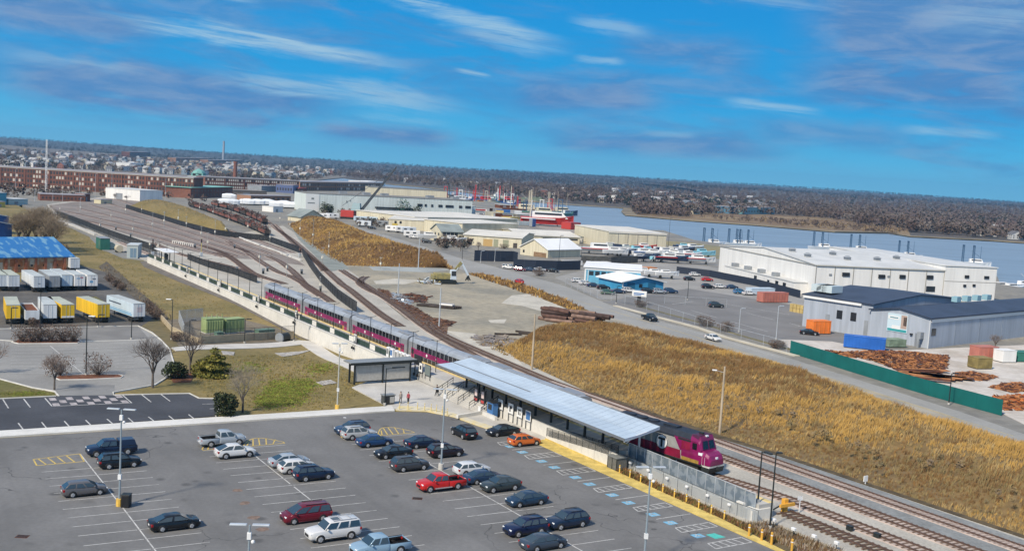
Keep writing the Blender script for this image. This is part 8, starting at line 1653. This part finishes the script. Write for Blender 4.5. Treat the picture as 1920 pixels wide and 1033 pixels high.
def zg(l, z): return [G(a, b, z) for a, b in l]
bank = zg([(1183, 391), (1178, 398), (1184, 404), (1302, 414), (1419, 422), (1560, 434), (1662, 436), (1707, 443), (1848, 450), (1920, 455), (2300, 482)], -1.4) + [Vector((3200, 1200, 0)), Vector((9000, 3000, 0)), Vector((9000, 11000, 0)), Vector((-9000, 11000, 0)), Vector((-9000, 6000, 0))] + zg([(620, 331), (716, 343), (800, 350), (880, 358), (1008, 376), (1084, 382)], -1.4)
sheet('east_bank', bank, FOR, z=-1.4, skirt=1.4)
MUD = mat('shore_mud', (.20, .165, .11), .9, var=.25, scale=.03)
strip('shore', zg([(1180, 392), (1177, 398), (1184, 404), (1302, 414), (1419, 422), (1560, 434), (1662, 436), (1707, 443), (1848, 450), (1920, 455), (2300, 482)], -1.5), 14, .5, MUD); strip('shore', zg([(700, 343), (800, 352), (880, 361), (1008, 379), (1084, 385), (1183, 391)], -1.5), 14, .5, MUD)
sheet('marsh', zg([(1184, 403), (1230, 396), (1420, 401), (1560, 408), (1700, 425), (1707, 441), (1662, 435), (1560, 433), (1419, 421), (1302, 413)], -1.2), mat('marsh_grass', (.17, .11, .06), .95, col2=(.26, .19, .10), scale=.02, ramp=(.45, .65)), z=-1.2, skirt=.3)
sheet('field', zg([(962, 371), (1015, 369), (1020, 376), (975, 380)], -1.3), mat('far_field', (.13, .16, .09), .95), z=-1.25, skirt=.2)
west = [Vector((-9000, 860, 0)), Vector((-420, 900, 0))] + zg([(360, 352), (560, 342), (640, 334), (660, 330), (560, 327), (470, 322)], -1.5) + [Vector((-2500, 9000, 0)), Vector((-9000, 9000, 0))]
sheet('town_ground', west, mat('town_soil', (.15, .125, .10), .95, col2=(.19, .18, .16), scale=.01), z=-1.0, skirt=1.6)
HV = []
HILLM = mat('hill_wood', (.055, .065, .07), .95, col2=(.085, .08, .075), scale=.006, bump=.4, bscale=.05)
HV.append(ridge('hill', -9000, 800, 3600, 9500, lambda f: 78 - 52 * ss(f, .2, 1.0), HILLM, seed=1.)); HV.append(ridge('hill', -200, 9500, 4200, 10500, lambda f: 34 + 8 * math.sin(f * 9), HILLM, seed=2.)); HV.append(ridge('hill', 600, 9500, 2100, 6000, lambda f: 12 + 5 * math.sin(f * 14 + 1), FOR, seed=6.))
HV.append(ridge('hill', -4500, -480, 1250, 3900, lambda f: 26 * (1 - ss(f, .55, 1.0)), mat('town_hill', (.13, .11, .095), .95, col2=(.18, .165, .15), scale=.01), seed=4.))
def hill_z(x, y):
 z = -1.2
 for V, nx, ny in HV:
  x0, y0 = V[0][0], V[0][1]; x1, y1 = V[-1][0], V[-1][1]; fx, fy = (x - x0) / (x1 - x0), (y - y0) / (y1 - y0)
  if 0 <= fx <= 1 and 0 <= fy <= 1:
   i, j = min(nx - 1, int(fx * nx)), min(ny - 1, int(fy * ny)); a, b = fx * nx - i, fy * ny - j; q = lambda u_, v_: V[u_ * (ny + 1) + v_][2]
   z = max(z, q(i, j) * (1-a) * (1-b) + q(i+1, j) * a * (1-b) + q(i, j+1) * (1-a) * b + q(i+1, j+1) * a * b)
 return z
def GH(px_, py_):
 z = 0.
 for _ in range(25):
  p = G(px_, py_, z); z = .5 * z + .5 * hill_z(p.x, p.y)
 return p
# ---- forests: crowns of small twig-coloured facets, tens of thousands, each forest one mass
def forest(name, spots, mats, nf=26, pick=None):
 n = len(spots); S = np.array(spots, dtype=float)
 cnt = n * nf; c = np.repeat(S, nf, 0); r = rng.normal(size=(cnt, 3)); r /= np.linalg.norm(r, axis=1)[:, None]; r *= rng.uniform(.25, 1., (cnt, 1)) ** .5
 h = c[:, 3]; C = np.stack([c[:, 0] + r[:, 0] * h * .42, c[:, 1] + r[:, 1] * h * .42, c[:, 2] + h * .58 + r[:, 2] * h * .42], 1)
 a = rng.normal(size=(cnt, 3)); a /= np.linalg.norm(a, axis=1)[:, None]; b = rng.normal(size=(cnt, 3)); b /= np.linalg.norm(b, axis=1)[:, None]
 s = (h * rng.uniform(.09, .2, cnt))[:, None]; V = np.empty((cnt * 3, 3)); V[0::3] = C + a * s; V[1::3] = C + b * s; V[2::3] = C - (a + b) * s * .6
 me = bpy.data.meshes.new(name); me.vertices.add(cnt * 3); me.vertices.foreach_set('co', V.ravel()); me.loops.add(cnt * 3); me.loops.foreach_set('vertex_index', np.arange(cnt * 3, dtype=np.int32)); me.polygons.add(cnt); me.polygons.foreach_set('loop_start', np.arange(0, cnt * 3, 3, dtype=np.int32))
 for m in mats: me.materials.append(m)
 mi = np.repeat(rng.integers(0, len(mats), n), nf) if pick is None else np.repeat(np.array([pick(*q) for q in spots]), nf)
 me.polygons.foreach_set('material_index', mi.astype(np.int32)); me.update(calc_edges=True); me.validate()
 o = bpy.data.objects.new(name, me); COL.objects.link(o); o['kind'] = 'stuff'; return o
fw_ = lambda n, c: mat(n, c, .95, var=0., soft=.9)
WD = [fw_('wood_mauve', (.115, .085, .080)), fw_('wood_brown', (.105, .076, .060)), fw_('wood_grey', (.14, .118, .104)), fw_('wood_pine', (.022, .030, .025)), fw_('wood_rust', (.078, .050, .038))]
def wood_spots(l, n, hmin, hmax, clear=()):
 """trees spread over a photo region, so that density follows what is seen; l = polygon in photo px"""
 xs = [p[0] for p in l]; ys = [p[1] for p in l]; out = []; tries = 0
 def inside(x, y):
  c = False; j = len(l) - 1
  for i in range(len(l)):
   if (l[i][1] > y) != (l[j][1] > y) and x < (l[j][0] - l[i][0]) * (y - l[i][1]) / (l[j][1] - l[i][1]) + l[i][0]: c = not c
   j = i
  return c
 while len(out) < n and tries < n * 30:
  tries += 1; x, y = random.uniform(min(xs), max(xs)), random.uniform(min(ys), max(ys))
  if not inside(x, y): continue
  p = GH(x, y)
  if p.y < 300 or p.y > 15000: continue
  out.append((p.x, p.y, p.z - .5, random.uniform(hmin, hmax)))
 return out
def hz_(x): return 320 + .06 * (x - 960)
def pickw(x, y, z, h):
 f = mn.noise(Vector((x * .004, y * .0015, 3.))) + random.gauss(0, .25); return 3 if f > .5 else (0 if f > .1 else (2 if f > -.15 else (1 if f > -.5 else 4)))
top = [(x, hz_(x) + 7) for x in range(700, 2001, 100)]
forest('far_forest', wood_spots([(620, 329), (720, 341), (860, 355), (1008, 374), (1084, 381), (1183, 388), (1200, 398), (1300, 404), (1420, 402), (1560, 412), (1707, 436), (1848, 446), (1960, 452)] + [(x, y) for x, y in reversed(top)], 6500, 8, 13), WD, 46, pickw)
forest('far_forest', wood_spots([(1183, 391), (1290, 397), (1290, 408), (1190, 402)], 260, 7, 11), [WD[1], WD[4], WD[0]], 30)
forest('far_forest', wood_spots([(1290, 408), (1420, 410), (1560, 420), (1700, 434), (1690, 440), (1560, 431), (1420, 418)], 240, 3, 6), [WD[4], WD[1], flat('wood_straw', (.24, .17, .09), .95)], 26)
sk = []
for V, nx, ny in HV[:2]:
 x0, y0 = V[0][0], V[0][1]; x1, y1 = V[-1][0], V[-1][1]
 for _ in range(5200):
  x, y = random.uniform(max(x0, -5200), min(x1, 5200)), y0 + (y1 - y0) * random.random() ** 1.3 * .75
  if abs(x) < y * .56 + 200: sk.append((x, y, hill_z(x, y) - 1, random.uniform(9, 17)))
forest('bank_brush', BRS, [mat('brush_straw', (.22, .16, .08), .95, var=0., soft=.5), mat('brush_olive', (.17, .14, .075), .95, var=0., soft=.5), mat('brush_dun', (.19, .145, .095), .95, var=0., soft=.5)], 60)
forest('ridge_forest', sk, [fw_('ridge_a', (.034, .036, .038)), fw_('ridge_b', (.046, .042, .042)), fw_('ridge_pine', (.020, .028, .026))], 18)
forest('town_trees', wood_spots([(-20, 276), (150, 284), (400, 300), (620, 312), (650, 326), (560, 338), (400, 322), (380, 330), (0, 314)], 1900, 6, 11), [WD[0], WD[1], WD[3], WD[2]], 30)
forest('town_trees', wood_spots([(-20, 344), (60, 350), (200, 352), (330, 372), (420, 384), (300, 380), (180, 372), (60, 378), (-20, 372)], 120, 4, 8), [WD[1], WD[2], WD[4]], 40)
# ---- houses
HWALL = [flat('house_white', (.52, .53, .53), .7), flat('house_grey', (.36, .38, .40), .7), flat('house_cream', (.50, .46, .36), .7), flat('house_blue', (.24, .31, .38), .7), flat('house_tan', (.36, .30, .23), .7), flat('house_red', (.25, .11, .09), .7)]
HROOF = [flat('roof_grey', (.12, .12, .13), .8), flat('roof_brown', (.15, .11, .09), .8), flat('roof_slate', (.19, .20, .22), .8), flat('roof_pale', (.40, .40, .40), .7)]
def house_mesh(w, d, h, r, chim):
 mb = MB(); mb.add([(-w/2,-d/2,-1),(w/2,-d/2,-1),(w/2,d/2,-1),(-w/2,d/2,-1),(-w/2,-d/2,h),(w/2,-d/2,h),(w/2,d/2,h),(-w/2,d/2,h),(0,-d/2,h+r),(0,d/2,h+r)], [(0,1,5,8,4),(1,2,6,5),(2,3,7,9,6),(3,0,4,7)], 0)
 e = .4; mb.add([(-w/2-e,-d/2-e,h-.3),(0,-d/2-e,h+r+.15),(0,d/2+e,h+r+.15),(-w/2-e,d/2+e,h-.3),(w/2+e,-d/2-e,h-.3),(w/2+e,d/2+e,h-.3)], [(0,1,2,3),(1,4,5,2)], 1)
 for i in range(2):
  for k in range(3):
   z_ = 1.0 + i * (h - 1.2) / 2; x = -w/2 + w*(k + .5)/3; mb.box(x - .5, x + .5, -d/2 - .06, -d/2 + .02, z_, z_ + 1.3, 2)
   y = -d/2 + d*(k + .5)/3; mb.box(-w/2 - .06, -w/2 + .02, y - .5, y + .5, z_, z_ + 1.3, 2)
 if chim: mb.box(-.4, .4, d*.15, d*.15 + .8, h, h + r + 1.2, 3)
 return mb.mesh('house')
HM = [house_mesh(9, 12, 6.5, 3.2, 1), house_mesh(10, 14, 8.5, 2.6, 1), house_mesh(12, 9, 5, 3, 0), house_mesh(8, 10, 9.5, 1.2, 0), house_mesh(20, 12, 7, 1.2, 0)]
for hm in HM:
 for m in (HWALL[0], HROOF[0], WDARK, BRICK): hm.materials.append(m)
def houses(l, n, label, group, seed):
 rd = random.Random(seed); sp = wood_spots(l, n, 1, 1)
 for x, y, z, _ in sp:
  o = link('house', rd.choice(HM), [], None, (x, y, z + .4), rd.choice((0., .2, 1.3, 1.57, .9)) + rd.uniform(-.1, .1)); o.material_slots[0].link = 'OBJECT'; o.material_slots[0].material = rd.choices(HWALL, (6, 3, 3, 2, 2, 1))[0]; o.material_slots[1].link = 'OBJECT'; o.material_slots[1].material = rd.choice(HROOF); tag(o, label, 'house', group)
houses([(-10, 283), (150, 290), (400, 306), (620, 316), (640, 326), (560, 336), (400, 322), (380, 330), (0, 313)], 260, 'small gabled house among bare trees in the town behind the mills', 'houses of the town behind the mills', 5)
forest('town_trees', wood_spots([(370, 316), (620, 316), (650, 330), (560, 342), (400, 336)], 500, 6, 10), [WD[0], WD[1], WD[3], WD[2]], 30)
houses([(400, 312), (620, 318), (640, 330), (540, 338), (400, 328)], 40, 'small pale building among trees between the mills and the river', 'small buildings between the mills and the river', 15)
houses([(985, 352), (1250, 366), (1460, 378), (1480, 392), (1300, 398), (1190, 384), (1040, 374), (990, 366)], 62, 'pale gabled house among bare trees on the far river bank', 'houses on the far river bank', 6)
houses([(1805, 432), (1920, 436), (1920, 450), (1850, 446)], 8, 'house at the shore by the right edge of the far bank', 'shore houses at the right edge', 7)
houses([(640, 322), (760, 332), (960, 350), (900, 356), (720, 340)], 12, 'small house in the wood beyond the distant river bend', 'houses beyond the river bend', 8)
for i, (x0, x1, yb, yt, m, l) in enumerate(((1368, 1395, 401, 388, flat('hall_blue', (.06, .16, .25), .6), 'dark blue hall on the far river bank'), (1396, 1452, 402, 389, flat('hall_teal', (.16, .36, .42), .6), 'long teal-blue hall on the far river bank'), (1090, 1143, 373, 366, OFFW, 'long white building near the far shore'), (1168, 1200, 377, 368, OFFW, 'second white building right of the long one near the far shore'), (1300, 1345, 395, 389, OFFW, 'row of white sheds left of the blue halls'), (244, 270, 318, 306, OFFW, 'big white block among the town houses'), (302, 342, 322, 316, OFFW, 'low white roof among the town houses behind the mill'), (346, 366, 324, 316, OFFW, 'second low white roof among the town houses'), (243, 282, 296, 285, BRICK, 'long brick building high in the town'), (330, 400, 304, 296, BRICK2, 'long tan brick block behind the town houses'), (390, 455, 308, 300, BRICK2, 'wide tan factory at the foot of the tall pale chimney'), (465, 600, (322, 330), 316, BRICK2, 'long low brick factory towards the river'), (480, 560, (330, 334), 326, OFFW, 'low white industrial roofs before the river'), (62, 82, 314, 305, OFFW, 'pale gabled hall among the town houses at the left'), (20, 62, 312, 302, OFFW, 'long pale flat-roofed block at the left of the town'), (1300, 1312, 402, 396, CREAM, 'small cream shed on the spit'))):
 yb0, yb1 = yb if isinstance(yb, tuple) else (yb, yb); a, b = GH(x0, yb0), GH(x1, yb1); h = max(4, hgt(a, yt)); t = bld('far_building', l, a, b, 24, h, m, MROOF if m is not OFFW else OFFR, over=.3); L = t['L']; rects(t, 'window', WDARK, win_rows(L, max(4, int(L / 9)), (h*.3,) if h < 9 else (h*.18, h*.58), 3.2, h*.22), each=False)
# ================================================================== people on the plaza
SKIN = flat('skin', (.45, .28, .2), .6); HAIR = flat('hair_dark', (.03, .02, .015), .7)
def person(label, p, rz, jacket, trousers, pose='stand', hair=HAIR, bag=False, group=None):
 S = 1.0; J = {}
 step = .22 if pose == 'walk' else .04
 V = [('pel', (0, 0, .95), .15), ('wst', (0, 0, 1.12), .14), ('chs', (.01, 0, 1.34), .165), ('nck', (.02, 0, 1.50), .065), ('hd0', (.035, 0, 1.58), .085), ('hd1', (.035, 0, 1.68), .105), ('hd2', (.03, 0, 1.76), .075)]
 E_ = [(0, 1), (1, 2), (2, 3), (3, 4), (4, 5), (5, 6)]
 def chain(root, pts):
  prev = root
  for co, r in pts: V.append(('', co, r)); E_.append((prev, len(V) - 1)); prev = len(V) - 1
 for s in (-1, 1):
  f = step * s
  chain(0, [((0, s*.095, .90), .115), ((f*.55 + .02, s*.10, .52), .075), ((f - (.06 if f < 0 else 0), s*.10, .10), .048), ((f + .07, s*.11, .045), .042), ((f + .17, s*.115, .035), .03)])
  fa = -f * .8 + (.12 if bag and s > 0 else 0)
  chain(2, [((.0, s*.19, 1.42), .07), ((fa*.4 - .03, s*.25, 1.16), .05), ((fa + .08, s*.25, .93), .038), ((fa + .11, s*.25, .85), .034)])
  h0 = len(V) - 1
  for k in range(4): V.append(('', (fa + .10 + .018*k, s*(.262 - .006*k), .765 + .006*abs(k - 1)), .010)); E_.append((h0, len(V) - 1))
  V.append(('', (fa + .15, s*.225, .82), .011)); E_.append((h0, len(V) - 1))
 me = bpy.data.meshes.new('person'); me.from_pydata([v[1] for v in V], E_, []); o = bpy.data.objects.new('person', me); COL.objects.link(o)
 sk = o.modifiers.new('skin', 'SKIN'); 
 for i, v in enumerate(V): me.skin_vertices[0].data[i].radius = (v[2], v[2])
 me.skin_vertices[0].data[0].use_root = True
 sb = o.modifiers.new('sub', 'SUBSURF'); sb.levels = sb.render_levels = 1
 dg = bpy.context.evaluated_depsgraph_get(); m2 = bpy.data.meshes.new_from_object(o.evaluated_get(dg)); bpy.data.objects.remove(o)
 for m in (jacket, trousers, SKIN, BLACK): m2.materials.append(m)
 for f in m2.polygons:
  c = f.center; f.use_smooth = True
  f.material_index = 3 if c.z < .085 else (2 if c.z > 1.50 or (abs(c.y) > .2 and c.z < .885) else (1 if c.z < .93 and abs(c.y) < .2 else 0))
 b = bpy.data.objects.new('person', m2); COL.objects.link(b); b.location = p; b.rotation_euler = (0, 0, rz); tag(b, label, 'person', group)
 obj('hair', MB().blob((.015, 0, 1.735), (.115, .108, .095), 10, 5, .04), hair, b, smooth=True)
 for s in (-1, 1): obj('eye', MB().blob((.128, s*.036, 1.685), (.012, .014, .01), 6, 3, 0), BLACK, b); obj('ear', MB().blob((.03, s*.108, 1.67), (.02, .012, .03), 6, 3, 0), SKIN, b)
 obj('nose', MB().frus((.12, .145, -.015, .015), (.12, .13, -.008, .008), 1.645, 1.69), SKIN, b); obj('mouth', MB().box(.118, .128, -.025, .025, 1.615, 1.625), SIGNR, b)
 if bag:
  g_ = thing('shoulder_bag', 'dark bag carried by the person in dark clothes walking on the plaza', 'bag', (p[0] + .1, p[1] + .28, p[2] + .55), rz); obj('bag', MB().box(-.2, .2, -.08, .08, 0, .34), BLACK, g_, bevel=.03); obj('strap', MB().bar((-.15, 0, .34), (0, -.05, .62), .03, .02).bar((.15, 0, .34), (0, -.05, .62), .03, .02), BLACK, g_)
 return b
JG, JR, JD, JB = flat('jacket_tan', (.34, .30, .26), .8), flat('jacket_red', (.30, .045, .06), .8), flat('jacket_dark', (.03, .03, .035), .8), flat('jacket_blue', (.05, .07, .12), .8); TD, TG_ = flat('trousers_black', (.015, .015, .017), .8), flat('trousers_grey', (.11, .105, .10), .8)
person('person in a tan jacket and grey trousers, left of the one in red', Z('H', 497, 878, .13), -1.2, JG, TG_, 'walk'); person('person in a dark red jacket and black trousers on the plaza', Z('H', 562, 882, .13), -2.0, JR, TD)
person('person in dark clothes with a bag walking below the steps', Z('H', 803, 818, .13), 2.6, JD, TD, 'walk', bag=True)
u1 = uv_of(Z('H', 1098, 730, ZP))[0]; person('person in black standing at the platform edge above the steps, left', UV(-141, 83.3, ZP), .5, JD, TD); person('person in dark blue standing at the platform edge above the steps, right', UV(-138.6, 83.1, ZP), 2.2, JB, TD)
# ================================================================== air
hz = obj('haze', MB().box(-9600, 9600, -600, 11300, -4.5, 175), [], None); hz['kind'] = 'stuff'
hm = bpy.data.materials.new('air'); hm.use_nodes = True; nt = hm.node_tree; nt.nodes.clear()
pv = nt.nodes.new('ShaderNodeVolumePrincipled'); pv.inputs['Color'].default_value = (.30, .66, 1., 1); pv.inputs['Density'].default_value = 7e-05; pv.inputs['Anisotropy'].default_value = .2
ho = nt.nodes.new('ShaderNodeOutputMaterial'); nt.links.new(pv.outputs[0], ho.inputs['Volume']); hz.data.materials.append(hm)
# ================================================================== crowded boats and clutter of the harbour
rq = random.Random(5)
HULLS = [HW_, HW_, HW_, HN_, HB_, HR_, HC_, HG_]
for i, (x, y) in enumerate(((235, 668), (275, 690), (330, 668), (410, 672), (440, 705), (500, 712), (545, 700), (585, 690), (590, 730), (400, 735), (340, 735), (560, 655), (620, 640), (150, 650), (90, 655), (700, 735), (30, 640), (255, 735))):
 boat('small boat ashore in the crowd of the boat yard', Z('O', x, y, .1), rq.uniform(-.3, .9), rq.uniform(8, 12), rq.choice(HULLS), rq.choice((WHITE, WHITE, HN_, HC_)), 0, True, 0, hz=1.3, group='crowded small boats of the boat yard')
MC = [flat('mast_rust', (.22, .10, .06), .6), MATS['mast_cream'], MB_, WHITE, HR_]
for i, (x, y) in enumerate(((20, 262), (130, 255), (160, 300), (260, 262), (290, 298), (380, 265), (400, 300), (480, 285), (510, 262), (600, 270), (620, 295), (570, 310), (700, 350), (780, 375), (830, 395), (900, 395), (960, 405), (1080, 410), (990, 390), (750, 395), (640, 340), (680, 372))):
 boat('working boat in the crowd moored along the distant quay' if x < 640 else 'working boat in the crowd moored behind the red boat', onwater('N', x, y), rq.uniform(-.2, 1.2), rq.uniform(17, 26), rq.choice((HN_, HB_, HG_, RUST, HB_)), rq.choice((WHITE, MATS['mast_cream'], HO_)), 2, False, 1, mastm=rq.choice(MC), group='working boats of the distant quay' if x < 640 else 'working boats behind the red boat')
BXM = [CRED, TGREY, OFFW, flat('box_blue2', (.05, .14, .35), .5), RUST, TANB, GRNW, CREAM]
for i in range(26):
 x, y = rq.uniform(250, 790), 0; y = 395 + (x - 250) * .15 + rq.uniform(-25, 45); p = Z('N', x, y, .1); L_, h_ = rq.choice((6, 12)), 2.6 * rq.choice((1, 1, 2)); t = thing('shipping_container', 'container or store box among the clutter of the quay', 'container', p, rq.uniform(-.3, 1.2), 'boxes cluttering the quay')
 obj('shell', MB().box(-L_/2, L_/2, -1.25, 1.25, 0, h_), rq.choice(BXM), t, bevel=.05); obj('door', MB().box(-L_/2 - .05, -L_/2 - .003, -1.1, 1.1, .1, h_ - .1), TGREY, t)
for i, (x0, x1, yb, yt, m, l) in enumerate(((255, 420, 415, 385, OFFW, 'low white quay shed right of the green plant'), (430, 600, 430, 402, GRNW, 'pale green quay shed by the small red container'), (640, 780, 440, 412, MATS['tar_roof'], 'dark quay shed left of the red boat'), (1195, 1255, 590, 540, MATS['tar_roof'], 'dark shed between the red container and the cream hall'), (480, 620, 345, 318, RUST, 'rusty ice-house shed on the distant quay'), (1180, 1440, 665, 650, OFFW, 'low white roof before the big cream hall'))):
 t = bld('quay_shed', l, Z('N', x0, yb, .1), Z('N', x1, yb + 6, .1), 12, max(3, hgt(Z('N', x0, yb, .1), px('N', 0, yt)[1])), m, rq.choice((OFFR, GRR)), over=.3); rects(t, 'door', TGREY, [(t['L']*.2, t['L']*.4, 0, t['H']*.7)])
for i, (x, y, m) in enumerate(((620, 440, TPB), (700, 442, TPB), (770, 446, TPB), (650, 480, TW), (900, 525, WHITE), (980, 532, WHITE), (1030, 538, TW), (380, 412, WHITE), (300, 414, WHITE), (820, 480, TGREY), (1060, 570, WHITE))):
 p = Z('M', x, y, .1); t = thing('box_trailer', 'pale box trailer or van parked by the crane and the yellow-framed door', 'trailer', p, rq.uniform(-.2, .6), 'pale trailers by the crane'); obj('body', MB().box(-4, 4, -1.25, 1.25, .7, 3.3), m, t, bevel=.12); obj('window', MB().box(-3, -1.4, -1.28, -1.24, 1.9, 2.6).box(.4, 2, -1.28, -1.24, 1.9, 2.6), WGLASS, t); obj('wheel', MB().tube((-2.4, -1.2, .4), (-2.4, 1.2, .4), .4, n=8), RUBBER, t); obj('wheel', MB().tube((2.4, -1.2, .4), (2.4, 1.2, .4), .4, n=8), RUBBER, t)
forest('yard_scrub', [(*Z('M', x, y, 0)[:2], 0, rq.uniform(2, 4.5)) for x, y in [(rq.uniform(590, 860), rq.uniform(455, 485)) for _ in range(50)] + [(rq.uniform(1000, 1600), rq.uniform(372, 400)) for _ in range(60)] + [(rq.uniform(1280, 1560), rq.uniform(620, 680)) for _ in range(50)] + [(rq.uniform(300, 700), rq.uniform(352, 372)) for _ in range(40)]], [WD[1], WD[3], WD[4], fw_('scrub_grey2', (.15, .125, .10))], 44)
